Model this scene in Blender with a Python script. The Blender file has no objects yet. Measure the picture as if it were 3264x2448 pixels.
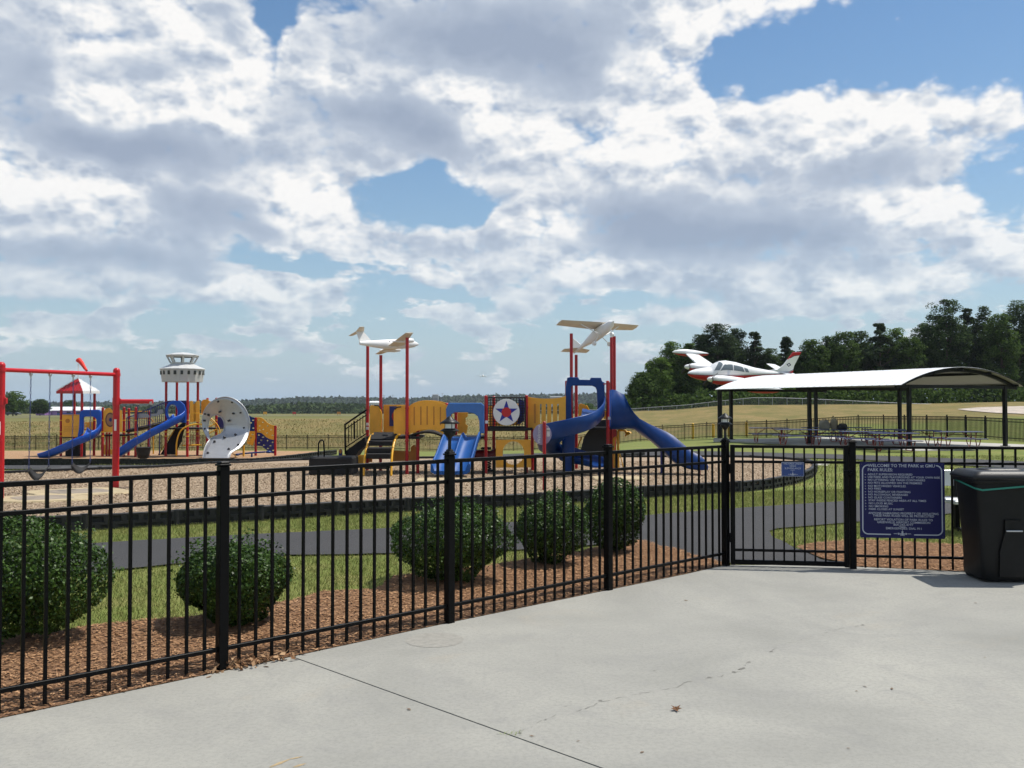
import bpy, bmesh, math, random
import numpy as np
from mathutils import Vector, Matrix
random.seed(7); RNG = np.random.default_rng(7)
SC = bpy.context.scene
COL = SC.collection
R = math.radians
# ------------------------------------------------------------------ camera
CAM_H, PITCH, FPX = 1.69, R(1.3), 2948.0          # focal length in pixels of the 3264 px wide photograph
cam_d = bpy.data.cameras.new('camera'); cam = bpy.data.objects.new('camera', cam_d); COL.objects.link(cam)
cam.location = (0, 0, CAM_H); cam.rotation_euler = (R(90) + PITCH, 0, 0)
cam_d.sensor_width = 36.0; cam_d.lens = 36.0 * FPX / 3264.0
cam_d.clip_start = 0.1; cam_d.clip_end = 20000
SC.camera = cam
# ------------------------------------------------------------------ colour management
SC.view_settings.view_transform = 'Standard'; SC.view_settings.look = 'None'
SC.view_settings.exposure = 0.0; SC.view_settings.gamma = 1.0
SC.view_settings.use_curve_mapping = False
SC.cycles.use_adaptive_sampling = True; SC.cycles.adaptive_threshold = .02; SC.cycles.adaptive_min_samples = 8; SC.cycles.use_denoising = True
SC.cycles.max_bounces = 6; SC.cycles.diffuse_bounces = 2; SC.cycles.glossy_bounces = 3; SC.cycles.transmission_bounces = 4; SC.cycles.transparent_max_bounces = 12
# ------------------------------------------------------------------ sun
SUN_DIR = Vector((0.41, 0.13, 0.905)).normalized()
sun_d = bpy.data.lights.new('sun', 'SUN'); sun_d.energy = 5.0; sun_d.angle = R(0.5); sun_d.color = (1.0, 0.955, 0.88)
sun = bpy.data.objects.new('sun', sun_d); COL.objects.link(sun)
sun.rotation_euler = (-SUN_DIR).to_track_quat('-Z', 'Y').to_euler(); sun.location = SUN_DIR * 60
# ------------------------------------------------------------------ world: clear sky with fair-weather cumulus
def ray(px, py):
    dx = (px - 1632.0) / FPX; dy = -(py - 1224.0) / FPX
    c, s = math.cos(PITCH), math.sin(PITCH)
    return Vector((dx, c - s * dy, s + c * dy))
def make_world():
    w = bpy.data.worlds.new('World'); SC.world = w; w.use_nodes = True
    nt = w.node_tree; N = nt.nodes; L = nt.links; N.clear()
    def azel(ox, oy):                                        # overview pixel (2212 wide) -> azimuth, elevation
        d = ray(ox * 1.47559, oy * 1.47559).normalized()
        return math.atan2(d.x, d.y), math.asin(d.z)
    K = 1.0 / 1998.0                                         # overview pixels to radians, roughly
    cov = [(120,90,330,150,.95),(430,150,200,190,.85),(640,270,320,110,.8),(300,330,380,110,.95),(60,440,200,130,.8),(480,430,260,110,.85),
           (690,470,110,70,.75),(330,560,260,40,.8),(1060,90,400,170,1.1),(1010,250,330,110,.85),(1260,330,330,120,.9),(1470,20,290,75,.95),(780,120,90,110,.6),
           (1700,290,330,110,1.0),(1980,290,190,80,.9),(1480,470,400,120,1.0),(1900,450,300,65,.85),(1160,478,95,55,.95),(1100,560,110,45,.85),
           (2150,530,90,60,.6),(130,615,260,34,.95),(480,612,70,26,.8),(640,640,150,36,1.1),(935,606,50,24,1.2),(1290,585,170,36,.95),(1430,590,35,30,.7),(1130,660,70,36,1.1),
           (870,530,120,40,.95),(1730,595,400,42,.75),(1800,655,260,26,.85),(2030,20,60,28,.6),(2190,215,45,45,.7),(1490,190,60,110,.55),
           (220,697,60,20,.9),(80,690,70,16,.8),(650,745,80,20,.85),(560,765,60,12,.7),(1480,690,200,24,.75),(1000,697,75,20,.95),(400,745,60,14,.7),(180,745,60,12,.7),
           (595,45,55,55,-.75),(900,395,225,58,-.95),(1020,440,150,40,-.6),(1880,130,300,80,-.85),(600,572,150,28,-.75),(1010,565,80,40,-.6),(1500,150,90,40,-.35),(2170,400,60,90,-.5)]
    tone = [(210,65,110,50,.5),(390,45,50,50,.5),(610,85,35,45,.5),(200,215,60,55,.5),(350,215,110,45,.45),(490,240,75,60,.6),(535,125,60,40,.4),(725,180,90,28,.4),
            (1030,215,90,50,.6),(1060,285,50,30,.4),(200,425,90,50,.65),(640,425,95,50,.6),(40,380,60,70,.45),(675,500,100,40,.35),(500,615,60,20,.35),(625,637,120,25,.4),
            (1456,75,70,90,.5),(1660,40,140,50,.6),(1346,150,50,40,.4),(1541,245,80,50,.6),(1756,235,80,50,.6),(1990,250,170,42,.65),(1356,280,80,60,.5),(1180,285,80,60,.45),
            (1406,350,110,45,.4),(1731,340,80,24,.35),(1990,430,110,40,.6),(2081,465,80,30,.5),(1171,475,70,45,.5),(1256,575,120,32,.5),(2156,540,50,35,.5),(1840,625,160,24,.3),(935,605,45,24,.5),
            (50,130,90,80,-.3),(300,150,110,40,-.3),(180,300,170,45,-.45),(400,325,200,35,-.45),(980,70,200,60,-.45),(1190,110,190,90,-.5),(830,255,190,40,-.45),(950,305,130,35,-.4),
            (450,455,130,38,-.45),(560,495,100,22,-.3),(230,552,240,24,-.45),(200,660,220,12,-.3),(1500,505,240,58,-.55),(1756,515,200,36,-.4),(1356,460,120,45,-.4),(1860,365,150,36,-.35)]
    def new_group(name):
        g = bpy.data.node_groups.new(name, 'ShaderNodeTree')
        g.interface.new_socket('Vector', in_out='INPUT', socket_type='NodeSocketVector'); g.interface.new_socket('Warp', in_out='INPUT', socket_type='NodeSocketVector')
        g.interface.new_socket('Value', in_out='OUTPUT', socket_type='NodeSocketFloat')
        return g, g.nodes, g.links, g.nodes.new('NodeGroupInput'), g.nodes.new('NodeGroupOutput')
    def blob_group(name, blobs, base, warp):
        g, n, l, gi, go = new_group(name)
        ws = n.new('ShaderNodeVectorMath'); ws.operation = 'MULTIPLY_ADD'; l.new(gi.outputs[1], ws.inputs[0]); ws.inputs[1].default_value = (warp, warp * .55, 0)
        wo = n.new('ShaderNodeVectorMath'); wo.operation = 'ADD'; l.new(gi.outputs[0], wo.inputs[0]); wo.inputs[1].default_value = (-warp / 2, -warp * .275, 0)
        l.new(wo.outputs[0], ws.inputs[2]); acc = None
        for (ox, oy, rx, ry, wgt) in blobs:
            a, e = azel(ox, oy); sx, sy = 1 / (rx * K), 1 / (ry * K)
            m = n.new('ShaderNodeVectorMath'); m.operation = 'MULTIPLY_ADD'
            l.new(ws.outputs[0], m.inputs[0]); m.inputs[1].default_value = (sx, sy, 0); m.inputs[2].default_value = (-a * sx, -e * sy, 0)
            d = n.new('ShaderNodeVectorMath'); d.operation = 'DOT_PRODUCT'; l.new(m.outputs[0], d.inputs[0]); l.new(m.outputs[0], d.inputs[1])
            p = n.new('ShaderNodeMath'); p.operation = 'POWER'; p.inputs[0].default_value = math.exp(-1); l.new(d.outputs['Value'], p.inputs[1])
            q = n.new('ShaderNodeMath'); q.operation = 'MULTIPLY_ADD'; l.new(p.outputs[0], q.inputs[0]); q.inputs[1].default_value = wgt
            if acc is None: q.inputs[2].default_value = base
            else: l.new(acc, q.inputs[2])
            acc = q.outputs[0]
        l.new(acc, go.inputs[0]); return g
    def billow_group():
        g, n, l, gi, go = new_group('cloud_billows')
        sm = n.new('ShaderNodeVectorMath'); sm.operation = 'MULTIPLY'; l.new(gi.outputs[1], sm.inputs[0]); sm.inputs[1].default_value = (.024, .024, 0)
        st = n.new('ShaderNodeVectorMath'); st.operation = 'MULTIPLY_ADD'; l.new(gi.outputs[0], st.inputs[0]); st.inputs[1].default_value = (1, 1.6, 1); l.new(sm.outputs[0], st.inputs[2])
        prev = None
        for kind, scale, amp, det, cen in (('N', 7.0, .45, 1.0, .5), ('N', 30.0, .22, 4.0, .5), ('V', 21.0, -.55, 2.0, .40)):
            if kind == 'N':
                t = n.new('ShaderNodeTexNoise'); t.noise_dimensions = '2D'; t.inputs['Roughness'].default_value = .55; o_ = t.outputs['Fac']
            else:
                t = n.new('ShaderNodeTexVoronoi'); t.voronoi_dimensions = '2D'; t.feature = 'F1'; t.inputs['Roughness'].default_value = .5; t.inputs['Lacunarity'].default_value = 2.4; o_ = t.outputs['Distance']
            t.inputs['Scale'].default_value = scale; t.inputs['Detail'].default_value = det; l.new(st.outputs[0], t.inputs['Vector'])
            b = n.new('ShaderNodeMath'); b.operation = 'SUBTRACT'; l.new(o_, b.inputs[0]); b.inputs[1].default_value = cen
            q = n.new('ShaderNodeMath'); q.operation = 'MULTIPLY_ADD'; l.new(b.outputs[0], q.inputs[0]); q.inputs[1].default_value = amp
            if prev is None: q.inputs[2].default_value = 0.0
            else: l.new(prev, q.inputs[2])
            prev = q.outputs[0]
        l.new(prev, go.inputs[0]); return g
    big = [c for c in cov if c[1] < 505]; small = [c for c in cov if c[1] >= 505]
    gc = blob_group('cloud_cover', big, .12, .10); gs = blob_group('small_clouds', small, 0.0, .030); gt = blob_group('cloud_tone', tone, 0.0, .06); gb = billow_group()
    tc = N.new('ShaderNodeTexCoord'); sep = N.new('ShaderNodeSeparateXYZ'); L.new(tc.outputs['Generated'], sep.inputs[0])
    def math_(op, a, b=None, c=None, clamp=False):
        m = N.new('ShaderNodeMath'); m.operation = op; m.use_clamp = clamp
        for i, v in enumerate((a, b, c)):
            if v is None: continue
            if isinstance(v, (int, float)): m.inputs[i].default_value = v
            else: L.new(v, m.inputs[i])
        return m.outputs[0]
    az = math_('ARCTAN2', sep.outputs[0], sep.outputs[1]); el = math_('ARCSINE', sep.outputs[2])
    def vec(x, y):
        c = N.new('ShaderNodeCombineXYZ'); L.new(x, c.inputs[0]); L.new(y, c.inputs[1]); return c.outputs[0]
    def use(g, v):
        n = N.new('ShaderNodeGroup'); n.node_tree = g; L.new(v, n.inputs[0]); L.new(wn.outputs['Color'], n.inputs[1]); return n.outputs[0]
    v0 = vec(az, el)
    wn = N.new('ShaderNodeTexNoise'); wn.noise_dimensions = '2D'; wn.inputs['Scale'].default_value = 10.0; wn.inputs['Detail'].default_value = 3.0; wn.inputs['Roughness'].default_value = .56; L.new(v0, wn.inputs['Vector'])     # domain warp: billowing outlines
    v1 = vec(math_('ADD', az, .008), math_('ADD', el, .013))
    cover = math_('MINIMUM', math_('ADD', use(gc, v0), use(gs, v0)), 1.05); tn = use(gt, v0); b0 = use(gb, v0); b1 = use(gb, v1)
    def sstep(x, a, b):
        m = N.new('ShaderNodeMapRange'); m.interpolation_type = 'SMOOTHSTEP'; L.new(x, m.inputs['Value'])
        m.inputs['From Min'].default_value = a; m.inputs['From Max'].default_value = b; return m.outputs['Result']
    rn = N.new('ShaderNodeTexNoise'); rn.noise_dimensions = '2D'; rn.inputs['Scale'].default_value = 1.0; rn.inputs['Detail'].default_value = 4.0; rn.inputs['Roughness'].default_value = .6
    L.new(vec(math_('MULTIPLY', az, 11.0), math_('MULTIPLY', el, 34.0)), rn.inputs['Vector'])         # rows of small clouds packing towards the horizon
    rows = math_('MULTIPLY', sstep(rn.outputs['Fac'], .44, .70), math_('MULTIPLY', sstep(el, .010, .04), sstep(el, .24, .12)))
    cover = math_('MINIMUM', math_('MULTIPLY_ADD', rows, .95, cover), 1.05)
    away = math_('MAXIMUM', sstep(math_('ABSOLUTE', az), .52, .80), sstep(el, .42, .62))                # beyond the picture the same broken cover goes on
    cover = math_('MULTIPLY_ADD', away, .50, cover)
    c0 = math_('MULTIPLY_ADD', b0, 1.0, cover)
    dens = sstep(c0, .22, .72)
    amp = math_('MULTIPLY_ADD', sstep(tn, -.35, .35), 1.15, .35)
    lit = math_('MULTIPLY_ADD', math_('SUBTRACT', b0, b1), amp, .44)        # brighter where the billows thin towards the sun
    thin = sstep(c0, 1.15, .50)                                              # thin edges glow, thick cores are grey
    b = math_('MULTIPLY_ADD', thin, .22, math_('MULTIPLY_ADD', tn, .90, lit), clamp=True)
    ramp = N.new('ShaderNodeValToRGB'); L.new(b, ramp.inputs[0]); r = ramp.color_ramp
    r.elements[0].position = 0.0; r.elements[0].color = (.36, .43, .555, 1)
    r.elements[1].position = 1.0; r.elements[1].color = (1.0, .99, .975, 1)
    e = r.elements.new(.40); e.color = (.50, .57, .68, 1)
    e = r.elements.new(.72); e.color = (.77, .805, .85, 1)
    far = sstep(el, .02, .24)                                                # distant clouds drown in the pale summer air
    dens = math_('MULTIPLY', dens, math_('MULTIPLY_ADD', far, .42, .56))
    sky = N.new('ShaderNodeTexSky'); sky.sky_type = 'NISHITA'; sky.sun_disc = False
    sky.sun_elevation = math.asin(SUN_DIR.z); sky.sun_rotation = math.atan2(SUN_DIR.x, SUN_DIR.y)
    sky.altitude = 300; sky.air_density = 1.15; sky.dust_density = .35; sky.ozone_density = 1.0
    hs = N.new('ShaderNodeHueSaturation'); hs.inputs['Saturation'].default_value = 1.2; hs.inputs['Value'].default_value = 1.0; L.new(sky.outputs[0], hs.inputs['Color'])
    bg1 = N.new('ShaderNodeBackground'); L.new(hs.outputs[0], bg1.inputs[0]); bg1.inputs[1].default_value = SKY_STRENGTH
    bg2 = N.new('ShaderNodeBackground'); L.new(ramp.outputs[0], bg2.inputs[0]); bg2.inputs[1].default_value = .98
    hz = N.new('ShaderNodeBackground'); hz.inputs[0].default_value = (.365, .505, .655, 1); hz.inputs[1].default_value = 1.0     # humid air low over the horizon, all the way round
    hf = math_('POWER', 2.71828, math_('MULTIPLY', math_('MAXIMUM', el, 0.0), -6.5)); hf = math_('MULTIPLY', hf, .97)
    mx1 = N.new('ShaderNodeMixShader'); L.new(hf, mx1.inputs[0]); L.new(bg1.outputs[0], mx1.inputs[1]); L.new(hz.outputs[0], mx1.inputs[2])
    mx = N.new('ShaderNodeMixShader'); L.new(dens, mx.inputs[0]); L.new(mx1.outputs[0], mx.inputs[1]); L.new(bg2.outputs[0], mx.inputs[2])
    out = N.new('ShaderNodeOutputWorld'); L.new(mx.outputs[0], out.inputs[0])
    w.cycles.sampling_method = 'MANUAL'; w.cycles.sample_map_resolution = 512
SKY_STRENGTH = 0.115
make_world()
# ------------------------------------------------------------------ terrain
TU = [-.75, -.25, -.06, .06, .15, .25, .40, .56, .85]
TT = [(-6, [-.03]*9), (11, [-.03]*9), (14, [-.05]*9), (26, [-.13, -.13, -.10, -.10, -.10, -.10, -.10, -.10, -.10]),
      (30, [-.30, -.30, -.16, -.12, -.12, -.12, -.12, -.12, -.12]), (33, [-.42, -.42, -.22, -.16, -.16, -.16, -.16, -.16, -.16]),
      (40, [-.50, -.50, -.5, -.30, -.25, -.22, -.24, -.26, -.26]), (50, [-.9, -.9, -.9, -.8, -.45, -.28, -.26, -.26, -.2]),
      (65, [-1.7, -1.7, -1.65, -1.5, -.9, -.7, -.25, .05, .2]), (80, [-2.4, -2.4, -2.35, -2.2, -1.4, -.95, .0, .6, .8]),
      (95, [-1.6, -1.2, -1.2, -1.0, -.4, .5, 1.1, 1.4, 1.6]), (110, [-.55, 0, .05, .3, .95, 1.65, 1.72, 2.0, 2.3]),
      (130, [-.6, -.05, .0, .3, 1.1, 1.8, 2.0, 2.3, 2.6]), (200, [-1.0, -.6, -.6, -.4, 0, 1, 2, 2, 2]),
      (350, [-2.2, -2.2, -2.2, -2.2, -1.5, 0, 2, 2, 2]), (700, [-4.6, -4.6, -4.6, -4.6, -4.4, -3, 0, 0, 0]), (2600, [-9]*9)]
_TY = np.array([t[0] for t in TT], float); _TZ = np.array([t[1] for t in TT], float); _TU = np.array(TU)
def zg(x, y):
    x = np.asarray(x, float); y = np.asarray(y, float)
    u = np.clip(x / np.maximum(y, 12.0), _TU[0], _TU[-1]); yy = np.clip(y, _TY[0], _TY[-1])
    j = np.clip(np.searchsorted(_TY, yy, 'right') - 1, 0, len(_TY) - 2); i = np.clip(np.searchsorted(_TU, u, 'right') - 1, 0, len(_TU) - 2)
    a = (yy - _TY[j]) / (_TY[j + 1] - _TY[j]); b = (u - _TU[i]) / (_TU[i + 1] - _TU[i])
    b = b * b * (3 - 2 * b)
    r = (1 - a) * ((1 - b) * _TZ[j, i] + b * _TZ[j, i + 1]) + a * ((1 - b) * _TZ[j + 1, i] + b * _TZ[j + 1, i + 1])
    return r if r.ndim else float(r)
def P(px, py, d):                                            # photograph pixel + distance north of the camera -> point
    r = ray(px, py); t = d / r.y
    return Vector((r.x * t, d, CAM_H + r.z * t))
def G(px, py, off=0.0):                                      # photograph pixel -> point of the ground
    r = ray(px, py); lo, hi = 3.0, None; d = 3.0
    while d < 3000:
        p = P(px, py, d)
        if p.z <= zg(p.x, p.y) + off: hi = d; break
        lo = d; d *= 1.03
    if hi is None: return P(px, py, 3000)
    for _ in range(40):
        m = (lo + hi) / 2; p = P(px, py, m)
        if p.z <= zg(p.x, p.y) + off: hi = m
        else: lo = m
    return P(px, py, hi)
# ------------------------------------------------------------------ naming helpers
ORG = {}
def tag(o, label=None, cat=None, group=None, kind=None):
    if label: o['label'] = label
    if cat: o['category'] = cat
    if group: o['group'] = group
    if kind: o['kind'] = kind
    return o
def thing(name, loc, label, cat, group=None):
    o = bpy.data.objects.new(name, None); COL.objects.link(o); o.location = loc; o.empty_display_size = .3
    ORG[o] = Vector(loc); return tag(o, label, cat, group)
def put(name, me, parent=None, loc=None):
    o = bpy.data.objects.new(name, me); COL.objects.link(o)
    if parent is not None: o.parent = parent
    if loc is not None: o.location = loc
    return o
def copy_tree(o, parent=None):
    c = o.copy(); COL.objects.link(c); c.parent = parent
    for ch in list(o.children): copy_tree(ch, c)
    return c
# ------------------------------------------------------------------ materials
MATS = {}
def mat(name, col, rough=.5, metal=0.0, var=0.0, vscale=4.0, bump=0.0, bscale=60.0, col2=None, spec=.5, trans=0.0, coords='Object', detail=6.0, coat=0.0):
    if name in MATS: return MATS[name]
    m = bpy.data.materials.new(name); m.use_nodes = True; MATS[name] = m
    nt = m.node_tree; N = nt.nodes; L = nt.links; b = N['Principled BSDF']
    b.inputs['Roughness'].default_value = rough; b.inputs['Metallic'].default_value = metal
    b.inputs['Specular IOR Level'].default_value = spec
    if coat: b.inputs['Coat Weight'].default_value = coat; b.inputs['Coat Roughness'].default_value = .15
    if trans: b.inputs['Transmission Weight'].default_value = trans
    b.inputs['Base Color'].default_value = (*col, 1)
    if var or col2:
        tc = N.new('ShaderNodeTexCoord'); n = N.new('ShaderNodeTexNoise'); L.new(tc.outputs[coords], n.inputs['Vector'])
        n.inputs['Scale'].default_value = vscale; n.inputs['Detail'].default_value = detail; n.inputs['Roughness'].default_value = .6
        r = N.new('ShaderNodeValToRGB'); L.new(n.outputs['Fac'], r.inputs[0])
        c2 = col2 if col2 else tuple(min(1, c * (1 + var)) for c in col); c1 = col if col2 else tuple(c * (1 - var) for c in col)
        r.color_ramp.elements[0].position = .32; r.color_ramp.elements[0].color = (*c1, 1)
        r.color_ramp.elements[1].position = .68; r.color_ramp.elements[1].color = (*c2, 1)
        L.new(r.outputs[0], b.inputs['Base Color'])
    if bump:
        tc = N.new('ShaderNodeTexCoord'); n = N.new('ShaderNodeTexNoise'); L.new(tc.outputs[coords], n.inputs['Vector'])
        n.inputs['Scale'].default_value = bscale; n.inputs['Detail'].default_value = 5
        bp = N.new('ShaderNodeBump'); bp.inputs['Strength'].default_value = bump; bp.inputs['Distance'].default_value = .02
        L.new(n.outputs['Fac'], bp.inputs['Height']); L.new(bp.outputs[0], b.inputs['Normal'])
    return m
def leaf_mat(name, c1, c2, rough=.45, trans=.35, spec=.12):
    if name in MATS: return MATS[name]
    m = bpy.data.materials.new(name); m.use_nodes = True; MATS[name] = m
    nt = m.node_tree; N = nt.nodes; L = nt.links; b = N['Principled BSDF']; b.inputs['Roughness'].default_value = rough; b.inputs['Specular IOR Level'].default_value = spec
    g = N.new('ShaderNodeNewGeometry'); r = N.new('ShaderNodeValToRGB'); L.new(g.outputs['Random Per Island'], r.inputs[0])
    r.color_ramp.elements[0].color = (*c1, 1); r.color_ramp.elements[1].color = (*c2, 1)
    L.new(r.outputs[0], b.inputs['Base Color'])
    t = N.new('ShaderNodeBsdfTranslucent'); L.new(r.outputs[0], t.inputs[0])
    mx = N.new('ShaderNodeMixShader'); mx.inputs[0].default_value = trans
    L.new(b.outputs[0], mx.inputs[1]); L.new(t.outputs[0], mx.inputs[2]); L.new(mx.outputs[0], N['Material Output'].inputs[0])
    return m
# ------------------------------------------------------------------ mesh builder
def perp(d):
    d = d.normalized(); a = Vector((0, 0, 1)) if abs(d.z) < .9 else Vector((1, 0, 0))
    u = d.cross(a).normalized(); return u, u.cross(d).normalized()
class MB:
    def __init__(s): s.v = []; s.f = []; s.sm = []; s.mi = []
    def add(s, vs, fs, smooth=False, mi=0):
        k = len(s.v); s.v += [tuple(v) for v in vs]
        for f in fs: s.f.append(tuple(i + k for i in f)); s.sm.append(smooth); s.mi.append(mi)
        return s
    def box(s, c, size, rz=0.0, bev=0.0, M=None, mi=0):
        hx, hy, hz = [a / 2 for a in size]; c = Vector(c)
        M = M or Matrix.Rotation(rz, 3, 'Z')
        if bev <= 0:
            vs = [c + M @ Vector((x * hx, y * hy, z * hz)) for x in (-1, 1) for y in (-1, 1) for z in (-1, 1)]
            s.add(vs, [(0, 1, 3, 2), (4, 6, 7, 5), (0, 4, 5, 1), (2, 3, 7, 6), (0, 2, 6, 4), (1, 5, 7, 3)], mi=mi)
        else:
            b = min(bev, hx * .95, hy * .95, hz * .95); vs = []; fs = []
            ring = lambda ax, ay: [(ax - b, -ay), (ax, -ay + b), (ax, ay - b), (ax - b, ay), (-ax + b, ay), (-ax, ay - b), (-ax, -ay + b), (-ax + b, -ay)]
            for z, sh in ((-hz, b), (-hz + b, 0), (hz - b, 0), (hz, b)):
                for (x, y) in ring(hx, hy):
                    x2 = max(-hx + sh, min(hx - sh, x)); y2 = max(-hy + sh, min(hy - sh, y)); vs.append(c + M @ Vector((x2, y2, z)))
            for k in range(3):
                for i in range(8): fs.append((k * 8 + i, k * 8 + (i + 1) % 8, k * 8 + 8 + (i + 1) % 8, k * 8 + 8 + i))
            fs.append(tuple(range(7, -1, -1))); fs.append(tuple(range(24, 32))); s.add(vs, fs, mi=mi)
        return s
    def bar(s, p0, p1, w, h, bev=0.0, up=Vector((0, 0, 1)), mi=0):       # box from p0 to p1, w across, h along 'up'
        p0, p1 = Vector(p0), Vector(p1); d = p1 - p0; x = d.normalized(); y = up.cross(x)
        if y.length < 1e-4: y = Vector((0, 1, 0)).cross(x)
        y.normalize(); z = x.cross(y); M = Matrix((x, y, z)).transposed()
        return s.box((p0 + p1) / 2, (d.length, w, h), bev=bev, M=M, mi=mi)
    def cyl(s, p0, p1, r0, r1=None, n=10, caps=True, mi=0, smooth=True):
        p0, p1 = Vector(p0), Vector(p1); r1 = r0 if r1 is None else r1; u, v = perp(p1 - p0); vs = []
        for p, r in ((p0, r0), (p1, r1)):
            for i in range(n):
                a = 2 * math.pi * i / n; vs.append(p + u * math.cos(a) * r + v * math.sin(a) * r)
        s.add(vs, [(i, (i + 1) % n, n + (i + 1) % n, n + i) for i in range(n)], smooth, mi)
        if caps: s.add(vs[:n], [tuple(range(n - 1, -1, -1))], False, mi); s.add(vs[n:], [tuple(range(n))], False, mi)
        return s
    def tube(s, pts, r, n=8, closed=False, caps=True, mi=0):
        pts = [Vector(p) for p in pts]; m = len(pts); vs = []; u = None
        rr = r if isinstance(r, (list, tuple)) else [r] * m
        for k in range(m):
            a = pts[(k - 1) % m] if (closed or k > 0) else pts[k]; b = pts[(k + 1) % m] if (closed or k < m - 1) else pts[k]
            d = (b - a).normalized()
            if u is None: u, v = perp(d)
            else: u = (u - d * u.dot(d)).normalized(); v = u.cross(d)
            for i in range(n):
                t = 2 * math.pi * i / n; vs.append(pts[k] + u * math.cos(t) * rr[k] + v * math.sin(t) * rr[k])
        fs = [(k * n + i, k * n + (i + 1) % n, ((k + 1) % m) * n + (i + 1) % n, ((k + 1) % m) * n + i) for k in range(m if closed else m - 1) for i in range(n)]
        s.add(vs, fs, True, mi)
        if caps and not closed: s.add(vs[:n], [tuple(range(n - 1, -1, -1))], False, mi); s.add(vs[-n:], [tuple(range(n))], False, mi)
        return s
    def loft(s, rings, closed=True, caps=True, smooth=True, mi=0):
        n = len(rings[0]); vs = [p for r in rings for p in r]
        e = n if closed else n - 1
        s.add(vs, [(k * n + i, k * n + (i + 1) % n, (k + 1) * n + (i + 1) % n, (k + 1) * n + i) for k in range(len(rings) - 1) for i in range(e)], smooth, mi)
        if caps and closed: s.add(rings[0], [tuple(range(n - 1, -1, -1))], False, mi); s.add(rings[-1], [tuple(range(n))], False, mi)
        return s
    def lathe(s, prof, c, n=24, axis=None, smooth=True, mi=0, a0=0.0):
        c = Vector(c); ax = Vector(axis).normalized() if axis is not None else Vector((0, 0, 1)); u, v = perp(ax)
        rings = [[c + ax * z + (u * math.cos(a0 + 2 * math.pi * i / n) + v * math.sin(a0 + 2 * math.pi * i / n)) * max(r, 1e-4) for i in range(n)] for r, z in prof]
        return s.loft(rings, True, True, smooth, mi)
    def ball(s, c, r, n=12, mi=0, sc=(1, 1, 1)):
        c = Vector(c); m = n // 2; rings = []
        for k in range(1, m):
            t = math.pi * k / m; rings.append([c + Vector((r * sc[0] * math.sin(t) * math.cos(2 * math.pi * i / n), r * sc[1] * math.sin(t) * math.sin(2 * math.pi * i / n), -r * sc[2] * math.cos(t))) for i in range(n)])
        return s.loft(rings, True, True, True, mi)
    def prism(s, poly, off, mi=0, smooth=False):
        poly = [Vector(p) for p in poly]; off = Vector(off); n = len(poly)
        a = poly; b = [p + off for p in poly]
        s.add(a + b, [tuple(range(n - 1, -1, -1)), tuple(range(n, 2 * n))], False, mi)
        s.add(a + b, [(i, (i + 1) % n, n + (i + 1) % n, n + i) for i in range(n)], smooth, mi)
        return s
    def mesh(s, name, mats, org=None):
        me = bpy.data.meshes.new(name); v = s.v
        if org is not None: v = [(a[0] - org[0], a[1] - org[1], a[2] - org[2]) for a in v]
        me.from_pydata(v, [], s.f); me.polygons.foreach_set('use_smooth', s.sm); me.polygons.foreach_set('material_index', s.mi)
        for m in (mats if isinstance(mats, (list, tuple)) else [mats]): me.materials.append(m)
        bm = bmesh.new(); bm.from_mesh(me); bmesh.ops.recalc_face_normals(bm, faces=bm.faces); bm.to_mesh(me); bm.free()
        me.update(); return me
    def build(s, name, mats, parent=None, org=None):
        if parent is not None: org = ORG[parent]
        elif org is None: org = Vector((0, 0, 0))
        org = Vector(org)
        o = put(name, s.mesh(name, mats, org), parent); ORG[o] = org
        if parent is None: o.location = org
        return o
def tri_mesh(name, verts, faces, mats, smooth=False):          # bulk meshes out of numpy arrays; faces (n,3) or (n,4)
    me = bpy.data.meshes.new(name); verts = np.asarray(verts, np.float32); faces = np.asarray(faces, np.int32); k = faces.shape[1]
    me.vertices.add(len(verts)); me.vertices.foreach_set('co', verts.ravel())
    me.loops.add(faces.size); me.loops.foreach_set('vertex_index', faces.ravel())
    me.polygons.add(len(faces)); me.polygons.foreach_set('loop_start', np.arange(len(faces), dtype=np.int32) * k)
    me.polygons.foreach_set('use_smooth', np.full(len(faces), smooth))
    me.update(calc_edges=True)
    for m in (mats if isinstance(mats, (list, tuple)) else [mats]): me.materials.append(m)
    return me
def cards(cent, size, nrm=None, aspect=1.0, jitter=1.0):       # random oriented quads (leaves, chips); arrays in, verts+faces out
    n = len(cent); cent = np.asarray(cent, float)
    a = RNG.normal(size=(n, 3)); a /= np.linalg.norm(a, axis=1)[:, None]
    if nrm is not None:
        a = nrm + a * jitter; a /= np.linalg.norm(a, axis=1)[:, None]
    b = RNG.normal(size=(n, 3)); u = np.cross(a, b); u /= np.linalg.norm(u, axis=1)[:, None]; v = np.cross(a, u)
    sz = np.broadcast_to(np.asarray(size, float), (n,))[:, None] * .5
    u = u * sz; v = v * sz * aspect
    vs = np.stack([cent - u - v * .55, cent + u * .1 - v, cent + u + v * .4, cent - u * .2 + v], 1).reshape(-1, 3)
    return vs, np.arange(n * 4).reshape(-1, 4)
def plane_map(pts, d, yaw=0.0, anchor=None):                    # photograph pixels onto an upright plane through the anchor pixel at distance d
    ax, ay = anchor or pts[0]; A = P(ax, ay, d); nrm = Vector((math.sin(yaw), -math.cos(yaw), 0)); C = Vector((0, 0, CAM_H)); out = []
    for px, py in pts:
        r = ray(px, py); t = (A - C).dot(nrm) / r.dot(nrm); out.append(C + r * t)
    return out, Vector((math.cos(yaw), math.sin(yaw), 0)), nrm
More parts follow.
